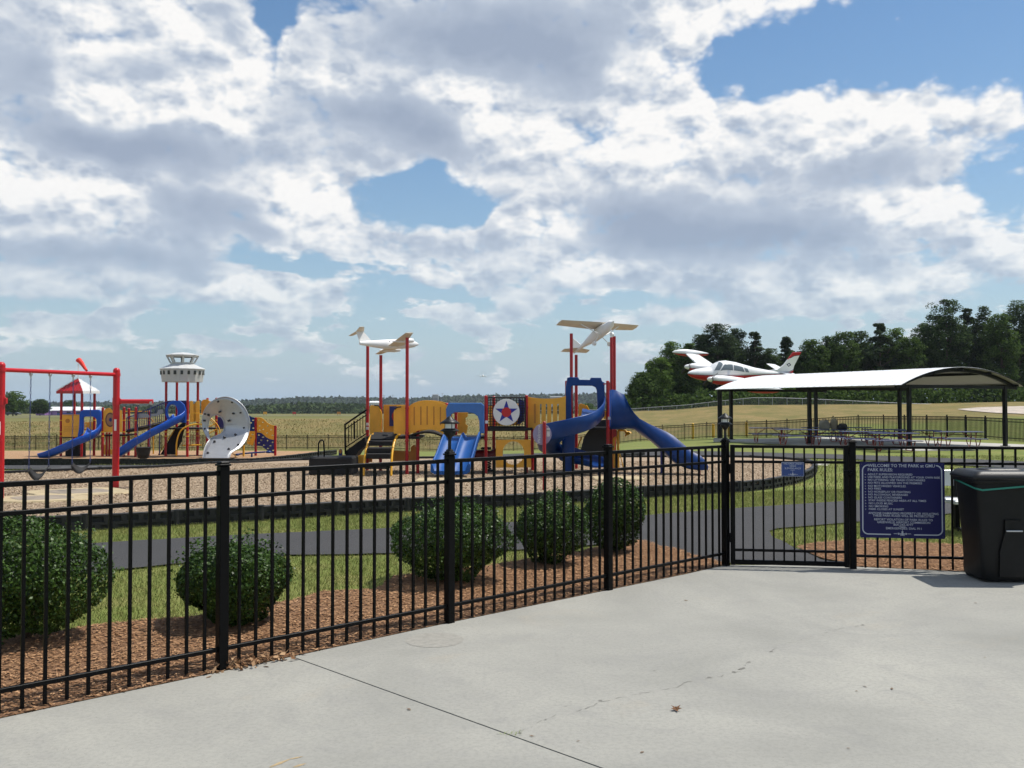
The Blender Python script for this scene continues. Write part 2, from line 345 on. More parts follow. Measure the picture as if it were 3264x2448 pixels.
def smooth_loop(pts, n=6, closed=True):                         # Catmull-Rom through the points
    m = len(pts); out = []
    for i in range(m if closed else m - 1):
        g = lambda k: np.array(pts[k % m] if closed else pts[max(0, min(m - 1, k))], float)
        p0, p1, p2, p3 = g(i - 1), g(i), g(i + 1), g(i + 2)
        for k in range(n):
            t = k / n; out.append(tuple(.5 * ((2 * p1) + (-p0 + p2) * t + (2 * p0 - 5 * p1 + 4 * p2 - p3) * t * t + (-p0 + 3 * p1 - 3 * p2 + p3) * t ** 3)))
    if not closed: out.append(tuple(pts[-1]))
    return out
def ellipse(cx, cy, rx, ry, n=20): return [(cx + rx * math.cos(2 * math.pi * i / n), cy + ry * math.sin(2 * math.pi * i / n)) for i in range(n)]
def rrect(x0, y0, x1, y1, r, n=5):
    out = []
    for cx, cy, a in ((x1 - r, y1 - r, 0), (x0 + r, y1 - r, 90), (x0 + r, y0 + r, 180), (x1 - r, y0 + r, 270)):
        for k in range(n + 1): t = R(a + 90 * k / n); out.append((cx + r * math.cos(t), cy + r * math.sin(t)))
    return out
def flat_shape(outline, holes=(), th=.02, bev=0.0):             # 2D outline with holes -> thick plate (local x, y; thickness z)
    cu = bpy.data.curves.new('shape', 'CURVE'); cu.dimensions = '2D'; cu.fill_mode = 'BOTH'; cu.extrude = max(th / 2 - bev, 0.0005); cu.bevel_depth = bev; cu.bevel_resolution = 1
    for loop in [outline] + list(holes):
        s = cu.splines.new('POLY'); s.points.add(len(loop) - 1); s.use_cyclic_u = True
        for p, q in zip(s.points, loop): p.co = (q[0], q[1], 0, 1)
    o = bpy.data.objects.new('shape', cu); me = bpy.data.meshes.new_from_object(o)
    vs = [v.co.copy() for v in me.vertices]; fs = [tuple(p.vertices) for p in me.polygons]
    bpy.data.objects.remove(o); bpy.data.curves.remove(cu); bpy.data.meshes.remove(me)
    return vs, fs
def panel(name, m, parent, outline, d, yaw=0.0, th=.02, holes=(), anchor=None, bev=.004, org=None):
    anchor = anchor or outline[0]; A = P(anchor[0], anchor[1], d)
    _, ex, nrm = plane_map([anchor], d, yaw, anchor)
    def to2(pts):
        w, _, _ = plane_map(pts, d, yaw, anchor); return [((p - A).dot(ex), p.z - A.z) for p in w]
    vs, fs = flat_shape(to2(outline), [to2(h) for h in holes], th, bev)
    mb = MB(); mb.add([A + ex * v.x + Vector((0, 0, 1)) * v.y + nrm * v.z for v in vs], fs)
    return mb.build(name, m, parent, org=org)
def text_geo(txt, size, align='LEFT', bold=0.0):
    cu = bpy.data.curves.new('text', 'FONT'); cu.body = txt; cu.size = size; cu.align_x = align; cu.offset = bold; cu.resolution_u = 2
    o = bpy.data.objects.new('text', cu); me = bpy.data.meshes.new_from_object(o)
    vs = [v.co.copy() for v in me.vertices]; fs = [tuple(p.vertices) for p in me.polygons]
    bpy.data.objects.remove(o); bpy.data.curves.remove(cu); bpy.data.meshes.remove(me); return vs, fs
def ground_patch(name, poly, off, m, res=1.0, thick=0.0, parent=None):
    bm = bmesh.new(); vs = [bm.verts.new((p[0], p[1], 0)) for p in poly]; bm.faces.new(vs)
    bmesh.ops.triangulate(bm, faces=bm.faces[:])
    xs = [p[0] for p in poly]; ys = [p[1] for p in poly]
    for ax, lo, hi in ((0, min(xs), max(xs)), (1, min(ys), max(ys))):
        k = math.ceil(lo / res)
        while k * res < hi:
            co = [0, 0, 0]; co[ax] = k * res; no = [0, 0, 0]; no[ax] = 1
            bmesh.ops.bisect_plane(bm, geom=bm.verts[:] + bm.edges[:] + bm.faces[:], plane_co=co, plane_no=no, dist=1e-5); k += 1
    for v in bm.verts: v.co.z = zg(v.co.x, v.co.y) + off
    for f in bm.faces:
        f.smooth = True
        if f.normal.z < 0: f.normal_flip()
    bmesh.ops.recalc_face_normals(bm, faces=bm.faces[:])
    if sum(f.normal.z for f in bm.faces) < 0: bmesh.ops.reverse_faces(bm, faces=bm.faces[:])
    if thick:
        e = [x for x in bm.edges if x.is_boundary]; r = bmesh.ops.extrude_edge_only(bm, edges=e)
        for v in r['geom']:
            if isinstance(v, bmesh.types.BMVert): v.co.z -= thick
    me = bpy.data.meshes.new(name); bm.to_mesh(me); bm.free(); me.materials.append(m)
    return put(name, me, parent)
def in_poly(x, y, poly):
    c = np.zeros(len(x), bool); n = len(poly)
    for i in range(n):
        x1, y1 = poly[i][0], poly[i][1]; x2, y2 = poly[(i + 1) % n][0], poly[(i + 1) % n][1]
        k = ((y1 > y) != (y2 > y)) & (x < (x2 - x1) * (y - y1) / (y2 - y1 + 1e-12) + x1); c ^= k
    return c
def scatter(poly, density, exclude=()):
    xs = [p[0] for p in poly]; ys = [p[1] for p in poly]; A = (max(xs) - min(xs)) * (max(ys) - min(ys)); n = int(A * density)
    x = RNG.uniform(min(xs), max(xs), n); y = RNG.uniform(min(ys), max(ys), n); k = in_poly(x, y, poly)
    for e in exclude: k &= ~in_poly(x, y, e)
    return x[k], y[k]
# ================================================================== the ground
def nodes_mat(name):
    m = bpy.data.materials.new(name); m.use_nodes = True; MATS[name] = m
    nt = m.node_tree; return m, nt.nodes, nt.links, nt.nodes['Principled BSDF']
def noise(N, L, vec, scale, detail=6, rough=.6, dist=0.0):
    n = N.new('ShaderNodeTexNoise'); L.new(vec, n.inputs['Vector']); n.inputs['Scale'].default_value = scale
    n.inputs['Detail'].default_value = detail; n.inputs['Roughness'].default_value = rough; n.inputs['Distortion'].default_value = dist
    return n.outputs['Fac']
def rampn(N, L, fac, stops):
    r = N.new('ShaderNodeValToRGB'); L.new(fac, r.inputs[0]); el = r.color_ramp.elements
    el[0].position, el[0].color = stops[0][0], (*stops[0][1], 1); el[1].position, el[1].color = stops[-1][0], (*stops[-1][1], 1)
    for p, c in stops[1:-1]: e = el.new(p); e.color = (*c, 1)
    return r.outputs[0]
def mixc(N, L, fac, a, b, mode='MIX'):
    m = N.new('ShaderNodeMix'); m.data_type = 'RGBA'; m.blend_type = mode
    if isinstance(fac, float): m.inputs[0].default_value = fac
    else: L.new(fac, m.inputs[0])
    for i, v in ((6, a), (7, b)):
        if isinstance(v, tuple): m.inputs[i].default_value = (*v, 1)
        else: L.new(v, m.inputs[i])
    return m.outputs[2]
def bump(N, L, b, height, strength=.5, dist=.02):
    n = N.new('ShaderNodeBump'); n.inputs['Strength'].default_value = strength; n.inputs['Distance'].default_value = dist
    L.new(height, n.inputs['Height']); L.new(n.outputs[0], b.inputs['Normal'])
def mrange(N, L, v, a, b, c=0.0, d=1.0):
    m = N.new('ShaderNodeMapRange'); L.new(v, m.inputs['Value'])
    for k, q in zip(('From Min', 'From Max', 'To Min', 'To Max'), (a, b, c, d)): m.inputs[k].default_value = q
    return m.outputs['Result']
# lawn near, dry bank beyond the boundary fence, green airfield past it
mg, N, L, B = nodes_mat('lawn'); g = N.new('ShaderNodeNewGeometry'); pos = g.outputs['Position']
sp = N.new('ShaderNodeSeparateXYZ'); L.new(pos, sp.inputs[0])
lawn = rampn(N, L, noise(N, L, pos, .9, 8, .7), [(.3, (.105, .150, .032)), (.5, (.160, .190, .048)), (.72, (.265, .228, .090))])
lawn = mixc(N, L, mrange(N, L, noise(N, L, pos, 26, 6, .7), .35, .75, 0, .6), lawn, (.13, .145, .042))
dry = rampn(N, L, noise(N, L, pos, .35, 8, .7), [(.30, (.105, .114, .036)), (.46, (.180, .148, .056)), (.60, (.25, .185, .080)), (.76, (.24, .135, .064))])
dry = mixc(N, L, mrange(N, L, noise(N, L, pos, 3.2, 6, .75), .42, .62, 0, .55), dry, (.12, .115, .042))
fieldc = rampn(N, L, noise(N, L, pos, .05, 6, .6), [(.3, (.100, .118, .034)), (.7, (.19, .160, .062))])
col = mixc(N, L, mrange(N, L, sp.outputs[1], 78, 84), lawn, dry)
col = mixc(N, L, mrange(N, L, sp.outputs[1], 111, 119), col, fieldc)
L.new(col, B.inputs['Base Color']); B.inputs['Roughness'].default_value = .95; B.inputs['Specular IOR Level'].default_value = .15
bump(N, L, B, noise(N, L, pos, 9, 8, .75), .4, .03)
# one sheet to the horizon, fine near the viewer
def grid_lines(lo, hi, fine_lo, fine_hi, step, grow):
    v = list(np.arange(fine_lo, fine_hi + 1e-6, step)); s = step; x = fine_hi
    while x < hi: s *= grow; x += s; v.append(min(x, hi))
    s = step; x = fine_lo
    while x > lo: s *= grow; x -= s; v.insert(0, max(x, lo))
    return np.array(v)
gx = grid_lines(-2900, 2900, -36, 42, .75, 1.22); gy = grid_lines(-30, 2600, 2, 120, .75, 1.18)
X, Y = np.meshgrid(gx, gy); Z = zg(X, Y)
V = np.stack([X.ravel(), Y.ravel(), Z.ravel()], 1); nx, ny = len(gx), len(gy)
i, j = np.meshgrid(np.arange(nx - 1), np.arange(ny - 1)); k = (j * nx + i).ravel()
ground = put('ground', tri_mesh('ground', V, np.stack([k, k + 1, k + nx + 1, k + nx], 1), mg, True))
tag(ground, 'grassy ground falling away to the airfield', None, kind='structure')
# ------------------------------------------------------------------ outlines (photograph pixels dropped on the ground)
def outline(pts, off=0.0): return [(q.x, q.y) for q in (G(a, b, off) for a, b in pts)]
def ragged(poly, step=.22, amp=.02, closed=True):                               # wander of an edge that nobody cut with a ruler
    out = []; rs = random.Random(3)
    for i, a in enumerate(poly):
        if not closed and i == len(poly) - 1: out.append(a); break
        b = poly[(i + 1) % len(poly)]; l = math.hypot(b[0] - a[0], b[1] - a[1]); n = max(1, int(l / step)) if l < 14 and max(a[1], b[1]) < 19 else 1
        for k in range(n): t = k / n; out.append((a[0] + (b[0] - a[0]) * t + rs.uniform(-amp, amp), a[1] + (b[1] - a[1]) * t + rs.uniform(-amp, amp)))
    return out
PATIO_EDGE = [(-500, 2393), (-200, 2331), (0, 2290), (930, 2093), (1431, 1985), (1937, 1881), (2181, 1831), (2286, 1807), (2322, 1801), (2690, 1801), (2724, 1806), (3064, 1822), (3600, 1850)]
edge = outline(PATIO_EDGE, .03)
MULCH_BACK = [(2290, 1797), (2150, 1757), (2100, 1747), (2039, 1727), (1822, 1770), (1586, 1807), (1265, 1847), (1191, 1885), (1022, 1900), (929, 1923), (700, 1968), (584, 1978), (472, 1988), (277, 2009), (0, 2050), (-200, 2085), (-500, 2140)]
mulch_l = edge[:9] + outline(MULCH_BACK)
mulch_l = edge[:9] + ragged(outline(MULCH_BACK), .15, .045, False)
mulch_r = outline([(2690, 1802), (2619, 1788), (2537, 1751), (2595, 1738), (2724, 1728), (3064, 1744), (3600, 1778)]) + edge[::-1][:3]
path_p = outline([(-500, 1760), (0, 1752), (292, 1737), (666, 1714), (929, 1702), (1250, 1687), (2045, 1647), (2331, 1624), (2744, 1597), (3060, 1583), (3600, 1560),
                  (3600, 1612), (3064, 1638), (2712, 1669), (2478, 1689), (2451, 1697), (2470, 1720), (2537, 1751), (2619, 1788), (2690, 1802), (2322, 1802), (2290, 1797),
                  (2150, 1757), (2100, 1747), (2039, 1727), (1850, 1745), (1650, 1757), (1250, 1769), (887, 1775), (543, 1804), (328, 1827), (0, 1852), (-500, 1880)])
path_p = ragged(path_p, .18, .022)
PLAY_FRONT = [(-400, 1733), (0, 1706), (277, 1691), (600, 1672), (870, 1658), (1064, 1645), (1275, 1632), (1647, 1616), (2066, 1586), (2301, 1573), (2416, 1564), (2520, 1546), (2585, 1522), (2600, 1500)]
PLAY_BACK = [(2570, 1484), (2440, 1476), (2300, 1472), (1990, 1473), (1600, 1475), (1300, 1477), (1022, 1480), (906, 1483), (742, 1493), (500, 1510), (356, 1515), (9, 1530), (-400, 1548)]
play_near = smooth_loop(outline(PLAY_FRONT), 3, False) + smooth_loop(outline(PLAY_BACK), 3, False)
FAR_FRONT = [(-300, 1486), (0, 1483), (400, 1482.5), (729, 1482), (856, 1476), (960, 1464), (1030, 1455)]
ff = smooth_loop(outline(FAR_FRONT), 4, False)
play_far = ff + [(ff[-1][0] - .3, 43.5), (-14, 47), (-34, 47)]
track_l = outline([(-400, 1500), (0, 1498), (500, 1498), (700, 1495), (800, 1489), (900, 1479.5), (1000, 1471), (1200, 1464), (1290, 1458), (1250, 1453), (1100, 1457), (1000, 1464), (870, 1478), (735, 1484.5), (400, 1485), (0, 1486), (-400, 1488)])
track_r = outline([(1500, 1464), (1700, 1462), (2000, 1458), (2240, 1456), (2500, 1460), (2724, 1467), (3264, 1497), (3600, 1512), (3600, 1484), (3264, 1474), (3000, 1462), (2724, 1452), (2300, 1441), (2050, 1438), (1700, 1447), (1500, 1452)])
# ------------------------------------------------------------------ asphalt
ma, N, L, B = nodes_mat('asphalt'); pos = N.new('ShaderNodeNewGeometry').outputs['Position']
c = rampn(N, L, noise(N, L, pos, .45, 7, .68, .8), [(.3, (.024, .0235, .0235)), (.7, (.038, .036, .036))])
c = mixc(N, L, mrange(N, L, noise(N, L, pos, 90, 3, .8), .5, .75, 0, .4), c, (.07, .066, .064))
L.new(c, B.inputs['Base Color']); B.inputs['Roughness'].default_value = .85; bump(N, L, B, noise(N, L, pos, 120, 4, .7), .35, .01)
tag(ground_patch('footpath', path_p, .022, ma, .8), 'dark asphalt footpath winding past the play area', kind='structure')
tag(ground_patch('trike_track', track_l, .03, ma, .8), 'asphalt trike track between the two play areas', kind='structure')
tag(ground_patch('walking_track', track_r, .03, ma, .8), 'asphalt walking track in front of the picnic shelter', kind='structure')
mw = mat('track_paint', (.62, .62, .60), .8, var=.15, vscale=8)
for a in ([(195, 1489.2), (480, 1487.2)], [(300, 1494.5), (412, 1494.5)], [(0, 1491.4), (18, 1491.2)], [(462, 1486.5), (520, 1486.2)], [(520, 1490.5), (700, 1488)], [(645, 1493.2), (655, 1493.0)], [(2560, 1478), (2640, 1484)]):
    p, q = G(*a[0], .03), G(*a[1], .03); t = (q - p); t.z = 0; t.normalize(); s = Vector((-t.y, t.x, 0)) * .04
    tag(ground_patch('painted_line', [(p - s)[:2], (q - s)[:2], (q + s)[:2], (p + s)[:2]], .036, mw, .8), 'white painted line on the asphalt track', kind='structure')
mcw = mat('walk_concrete', (.40, .385, .35), .9, var=.12, vscale=3, bump=.2)
tag(ground_patch('concrete_walk', outline([(2290, 1485), (2480, 1486.5), (2600, 1484), (2645, 1480), (2560, 1474), (2290, 1474)]), .045, mcw, .8, .08), 'pale concrete walk behind the play area', kind='structure')
# ------------------------------------------------------------------ patio: two slabs with an open joint
mc, N, L, B = nodes_mat('patio_concrete'); pos = N.new('ShaderNodeNewGeometry').outputs['Position']
c = rampn(N, L, noise(N, L, pos, .55, 7, .62, .6), [(.3, (.240, .238, .213)), (.5, (.298, .293, .262)), (.7, (.355, .347, .305))])
c = mixc(N, L, mrange(N, L, noise(N, L, pos, 2.3, 8, .7, 1.2), .50, .70, 0, .5), c, (.235, .232, .218))
c = mixc(N, L, mrange(N, L, noise(N, L, pos, 1.1, 5, .6, .8), .60, .74, 0, .40), c, (.34, .295, .225))
c = mixc(N, L, mrange(N, L, noise(N, L, pos, 38, 3, .7), .45, .62, 0, .28), c, (.175, .173, .158))
c = mixc(N, L, mrange(N, L, noise(N, L, pos, .28, 4, .55, 2.0), .50, .66, 0, .30), c, (.335, .328, .29))
c = mixc(N, L, mrange(N, L, noise(N, L, pos, 140, 3, .85), .50, .8, 0, .6), c, (.19, .19, .182))
c = mixc(N, L, mrange(N, L, noise(N, L, pos, 55, 2, .6), .68, .75, 0, .6), c, (.13, .12, .11))
L.new(c, B.inputs['Base Color']); B.inputs['Roughness'].default_value = .88; B.inputs['Specular IOR Level'].default_value = .3
bump(N, L, B, noise(N, L, pos, 110, 5, .8), .22, .01)
j0, j1 = Vector(outline([(931, 2093)], .03)[0]), Vector(outline([(1918, 2448)], .03)[0]); jd = (j1 - j0).normalized(); jn = Vector((-jd.y, jd.x)) * .006
jend = j0 + jd * 12
left_poly = edge[:3] + [tuple(j0 - (jn if jn.x > 0 else -jn))] + [tuple(jend - (jn if jn.x > 0 else -jn)), (-9, jend.y)]
right_poly = [tuple(j0 + (jn if jn.x > 0 else -jn))] + edge[4:] + [(9, -5), (jend.x + 1, -5.2), tuple(jend + (jn if jn.x > 0 else -jn))]
patio = thing('patio', (0, 5, 0), 'pale concrete patio in the foreground', None); del patio['label']
tag(patio, 'pale concrete patio in the foreground', kind='structure')
def slab(name, poly):
    mb = MB(); n = len(poly); b = .006
    cx = sum(p[0] for p in poly) / n; cy = sum(p[1] for p in poly) / n
    inn = [(p[0], p[1], 0.0) for p in poly]
    mb.prism(inn, (0, 0, -.14)); mb.build(name, mc, patio)
slab('slab', left_poly); slab('slab', right_poly)
# hairline crack and a small repair disc on the slab
mk = mat('crack_dirt', (.19, .183, .163), .95)
cr = MB(); a, b = Vector(outline([(1640, 2338)], .03)[0]), Vector(outline([(2750, 1990)], .03)[0]); n = 150; d = b - a; nn = Vector((-d.y, d.x)).normalized(); off = 0; pp = []
for k in range(n + 1):
    off += random.gauss(0, .010); off *= .97; pp.append(a + d * (k / n) + nn * (off + .05 * math.sin(k * .07)))
for k in range(n):
    if random.random() < .42: continue
    w = random.uniform(.0006, .0022) * (1.15 if k > 20 else .6); p, q = pp[k], pp[k + 1]
    cr.add([(*(p - nn * w), .0025), (*(q - nn * w), .0025), (*(q + nn * w), .0025), (*(p + nn * w), .0025)], [(0, 1, 2, 3)])
    if random.random() < .16:
        s = random.uniform(.006, .014); e = p + nn * random.uniform(-.02, .02); cr.add([(e.x - s, e.y - s * .6, .0028), (e.x + s, e.y - s, .0028), (e.x + s * .5, e.y + s, .0028), (e.x - s * .6, e.y + s * .7, .0028)], [(0, 1, 2, 3)])
cr.build('crack', mk, patio)
spot = outline([(1385, 2040)], .03)[0]; mb = MB(); ring = [(spot[0] + .21 * math.cos(t), spot[1] + .21 * math.sin(t), .0015) for t in np.linspace(0, 2 * math.pi, 33)[:-1]]
mb.add(ring, [tuple(range(32))]); mb.build('patch', mat('patch_concrete', (.265, .255, .225), .9, var=.14, vscale=20, bump=.2, bscale=140), patio)
mb = MB()
for (x0, y0, x1, y1, w_) in ((860, 2446, 925, 2420, .012), (925, 2420, 965, 2412, .008), (935, 2446, 975, 2434, .010)):
    a, b = Vector(outline([(x0, y0)], .03)[0]), Vector(outline([(x1, y1)], .03)[0]); t = (b - a).normalized(); nn = Vector((-t.y, t.x)) * w_; mb.add([(*(a - nn * .4), .0016), (*((a + b) / 2 - nn), .0016), (*(b - nn * .2), .0016), (*(b + nn * .2), .0016), (*((a + b) / 2 + nn), .0016), (*(a + nn * .4), .0016)], [(0, 1, 2, 3, 4, 5)])
mb.build('rust_stain', mat('rust_stain', (.36, .27, .15), .9, var=.2, vscale=30), patio)
# debris flecks
mb = MB()
for k in range(16):
    t = random.random(); p = Vector(outline([(random.uniform(1300, 3200), random.uniform(1850, 2400))], .03)[0]); s = random.uniform(.004, .014); a = random.uniform(0, 6.3)
    mb.add([(p.x + s * math.cos(a + q) * (1.6 if i % 2 else .7), p.y + s * math.sin(a + q) * (1.6 if i % 2 else .7), .003 + .004 * random.random()) for i, q in enumerate((0, 1.57, 3.14, 4.71))], [(0, 1, 2, 3)])
o = mb.build('debris', mat('debris', (.16, .11, .07), .9), None); tag(o, 'scattered flecks of mulch on the patio', 'debris', kind='stuff')
# ------------------------------------------------------------------ mulch beds and wood-chip surfaces
mm, N, L, B = nodes_mat('mulch_bed'); pos = N.new('ShaderNodeNewGeometry').outputs['Position']
c = rampn(N, L, noise(N, L, pos, 28, 7, .8), [(.3, (.15, .070, .032)), (.5, (.25, .130, .062)), (.7, (.35, .20, .104))])
L.new(c, B.inputs['Base Color']); B.inputs['Roughness'].default_value = .95; bump(N, L, B, noise(N, L, pos, 38, 6, .8), 1.0, .03)
mp, N, L, B = nodes_mat('wood_chip_bed'); pos = N.new('ShaderNodeNewGeometry').outputs['Position']
c = rampn(N, L, noise(N, L, pos, 22, 6, .8), [(.3, (.23, .165, .105)), (.5, (.37, .275, .182)), (.7, (.50, .385, .27))])
c = mixc(N, L, mrange(N, L, noise(N, L, pos, .5, 5, .6), .4, .7, 0, .35), c, (.27, .19, .13))
L.new(c, B.inputs['Base Color']); B.inputs['Roughness'].default_value = .95; bump(N, L, B, noise(N, L, pos, 30, 6, .8), 1.0, .04)
mpf, N, L, B = nodes_mat('fresh_chip_bed'); pos = N.new('ShaderNodeNewGeometry').outputs['Position']
c = rampn(N, L, noise(N, L, pos, 9, 7, .8), [(.3, (.24, .13, .060)), (.5, (.38, .225, .115)), (.7, (.46, .30, .17))])
L.new(c, B.inputs['Base Color']); B.inputs['Roughness'].default_value = .95; bump(N, L, B, noise(N, L, pos, 14, 6, .8), 1.0, .05)
for pl in (mulch_l, mulch_r): tag(ground_patch('mulch_bed', pl, .034, mm, .6), 'red-brown bark mulch bed along the fence', kind='structure')
CH = .15
tag(ground_patch('play_surface', play_near, CH, mp, 1.0), 'tan wood chips filling the nearer play area', kind='structure')
tag(ground_patch('play_surface', play_far, CH, mpf, 1.0), 'orange wood chips filling the farther play area', kind='structure')
def chips(name, polys, dens, off, size, mats, label, flat=.5, asp=.35, ymax=99, excl=()):
    vs, fs, k = [], [], 0
    for pl in polys:
        x, y = scatter(pl, dens, excl); s = y < ymax; x, y = x[s], y[s]
        n = len(x); c = np.stack([x, y, zg(x, y) + off + RNG.uniform(0, .012, n)], 1)
        v, f = cards(c, RNG.uniform(size * .5, size * 1.3, n), np.tile([[0, 0, 1.0]], (n, 1)), asp, flat); vs.append(v); fs.append(f + k); k += len(v)
    o = put(name, tri_mesh(name, np.concatenate(vs), np.concatenate(fs), mats)); tag(o, label, 'wood chips', kind='stuff'); return o
chips('mulch_chips', [mulch_l, mulch_r], 2600, .037, .036, leaf_mat('mulch_chip', (.16, .078, .037), (.43, .255, .138), .9, 0.0), 'loose bark chips on the mulch beds by the fence', .22)
chips('play_chips', [play_near], 600, CH + .004, .045, leaf_mat('play_chip', (.23, .165, .105), (.52, .41, .29), .9, 0.0), 'loose wood chips on the nearer play surface', .6, ymax=27)
# lawn blades
def blades(name, poly, dens, h, w, m, label, excl, off=0.0, ymax=999, lean=.5):
    x, y = scatter(poly, dens, excl); s = y < ymax; x, y = x[s], y[s]; n = len(x); hh = RNG.uniform(.45, 1.2, n) * h
    a = RNG.uniform(0, 2 * np.pi, n); b = RNG.uniform(0, 2 * np.pi, n); l = RNG.uniform(.1, lean * 2, n) * hh
    base = np.stack([x, y, zg(x, y) + off], 1); sd = np.stack([np.cos(a), np.sin(a), 0 * a], 1) * (w * RNG.uniform(.6, 1.3, n) / 2)[:, None]
    tip = base + np.stack([np.cos(b) * l, np.sin(b) * l, hh], 1); v = np.stack([base - sd, base + sd, tip], 1).reshape(-1, 3)
    o = put(name, tri_mesh(name, v, np.arange(3 * n).reshape(-1, 3), m)); tag(o, label, 'grass', kind='stuff'); return o
patio_poly = edge + [(9, -3), (-9, -3)]
mgb = leaf_mat('grass_blade', (.080, .130, .022), (.31, .29, .110), .6, .3)
ex = [patio_poly, mulch_l, mulch_r, path_p, play_near, track_r, track_l]
blades('lawn_grass', [(-8, 6.2), (9.5, 8), (11, 13), (9, 20), (-9.5, 14)], 2200, .045, .006, mgb, 'short lawn grass between the mulch and the play area', ex)
blades('lawn_grass', [(-14, 20), (16, 18), (18, 34), (-14, 32)], 120, .07, .016, mgb, 'short lawn grass around the trike track', ex + [play_far])
mdb = leaf_mat('dry_blade', (.17, .150, .055), (.30, .230, .100), .8, .35)
blades('dry_grass', [(-62, 84), (6, 84), (4, 109), (-75, 111)], 10, .15, .08, mdb, 'tall dry grass on the bank beyond the boundary fence', [], lean=.35)
# ================================================================== the black picket fence in front
blk = mat('black_powder_coat', (.0030, .0030, .0033), .45, spec=.12, bump=.05, bscale=300)
P1 = Vector((-1.855, 5.951, 0)); FD = Vector((math.cos(.75), math.sin(.75), 0)); SPAN = 1.87; FB = -.03
ZT, ZM, ZB, HP = 1.26, 1.10, .138, 1.318
post_me = MB().box((0, 0, HP / 2 - .03), (.0635, .0635, HP + .02), bev=.004).box((0, 0, HP - .012), (.078, .078, .014), bev=.003).box((0, 0, HP + .002), (.066, .066, .018), bev=.007).mesh('post', blk)
picket_me = MB().box((0, 0, (ZT + .004 + .012) / 2), (.019, .019, ZT - .012 + .004), bev=.002).mesh('picket', blk)
def fence_run(root, a, b, n, first_post=True, last_post=True, rail_gap=.03, phase=0.0, skip_end=False):
    o = ORG[root]; d = (b - a); t = d.normalized(); ang = math.atan2(t.y, t.x)
    for q, f in ((a, first_post), (b, last_post)):
        if f: p = put('post', post_me, root, Vector((q.x, q.y, 0)) - Vector((o.x, o.y, 0))); p.rotation_euler.z = ang
    for z, w in ((ZT, .030), (ZM, .027), (ZB, .027)):
        mb = MB().bar(a + t * rail_gap + Vector((0, 0, z - .006)), b - t * rail_gap + Vector((0, 0, z - .006)), w, w, .003); mb.build('rail', blk, root)
        # small screw heads where the pickets cross
    for k in range(1, n + 1):
        q = a + d * ((k + phase) / (n + 1)); p = put('picket', picket_me, root, Vector((q.x, q.y, 0)) - Vector((o.x, o.y, 0))); p.rotation_euler.z = ang
fl = thing('picket_fence', P1 - FD * SPAN, 'black metal picket fence running along the mulch bed with shrubs', 'fence')
for k in range(-2, 3):
    fence_run(fl, P1 + FD * SPAN * k, P1 + FD * SPAN * (k + 1), 15, k == -2, True)
p4 = P1 + FD * SPAN * 3; p5 = Vector((3.525, 9.60, 0)); rd = Vector((math.cos(R(-8.3)), math.sin(R(-8.3)), 0))
fr = thing('picket_fence', p5, 'black metal picket fence carrying the park rules sign', 'fence')
fence_run(fr, p5, p5 + rd * 1.95, 15, True, True); fence_run(fr, p5 + rd * 1.95, p5 + rd * 3.9, 15, False, True)
# gate
gd = (p5 - p4).normalized(); gl = p4 + gd * .075; gr = p5 - gd * .062
gate = thing('gate', (gl + gr) / 2, 'black metal picket gate opening from the patio to the path', 'gate')
for q in (gl, gr):
    MB().box((q.x, q.y, .63 + .012), (.046, .046, 1.26), rz=math.atan2(gd.y, gd.x), bev=.003).build('stile', blk, gate)
for z, w in ((ZT, .032), (ZM, .028), (.175, .028), (.05, .048)):
    MB().bar(gl + Vector((0, 0, z - .006)) + gd * .02, gr + Vector((0, 0, z - .006)) - gd * .02, w * .85, w, .003).build('rail', blk, gate)
gp = MB().box((0, 0, .645), (.017, .017, 1.21), bev=.002).mesh('picket', blk)
for k in range(1, 11):
    q = gl + (gr - gl) * (k / 11.0); p = put('picket', gp, gate, q - ORG[gate]); p.rotation_euler.z = math.atan2(gd.y, gd.x)
for z in (.30, 1.02): MB().cyl(p4 + gd * .045 + Vector((0, -.02, z - .05)), p4 + gd * .045 + Vector((0, -.02, z + .05)), .013, n=8).box(p4 + gd * .045 + Vector((0, -.012, z)), (.07, .012, .06)).build('hinge', blk, gate)
mb = MB().box(gr + gd * .012 + Vector((0, -.035, .985)), (.10, .035, .06), bev=.006).box(gr + gd * .03 + Vector((0, -.05, .985)), (.05, .03, .03), bev=.004); mb.build('latch', blk, gate)
# post lamps
lampglass = mat('lamp_glass', (.75, .76, .74), .25); blk2 = mat('black_lamp_paint', (.008, .0085, .009), .45, bump=.05, spec=.3)
def post_lamp(p, label):
    b = Vector((p.x, p.y, HP + .010)); t = thing('post_lamp', b, label, 'lamp', 'black lamps on fence posts')
    MB().lathe([(.030, 0), (.030, .012), (.014, .02), (.0125, .095), (.018, .108)], b, 16).build('stem', blk2, t)
    MB().lathe([(.016, .104), (.028, .118), (.046, .135), (.050, .152), (.046, .160)], b, 20).build('bowl', blk2, t)
    MB().lathe([(.046, .160), (.074, .156), (.076, .161), (.048, .180), (.046, .180)], b, 24).build('shade', blk2, t)
    MB().lathe([(.040, .176), (.040, .226)], b, 20).build('lens', lampglass, t)
    MB().lathe([(.046, .222), (.076, .216), (.078, .222), (.048, .242), (.030, .254), (.026, .262), (.008, .274), (.002, .277)], b, 24).build('hood', blk2, t)
    m = MB()
    for a in range(4): m.cyl(b + Vector((.04 * math.cos(a * 1.57 + .5), .04 * math.sin(a * 1.57 + .5), .176)), b + Vector((.04 * math.cos(a * 1.57 + .5), .04 * math.sin(a * 1.57 + .5), .23)), .003, n=6)
    m.build('cage', blk2, t)
post_lamp(P1 + FD * SPAN, 'small black lamp on the fence post in front of the blue double slide')
post_lamp(p4, 'small black lamp on the fence post beside the gate')
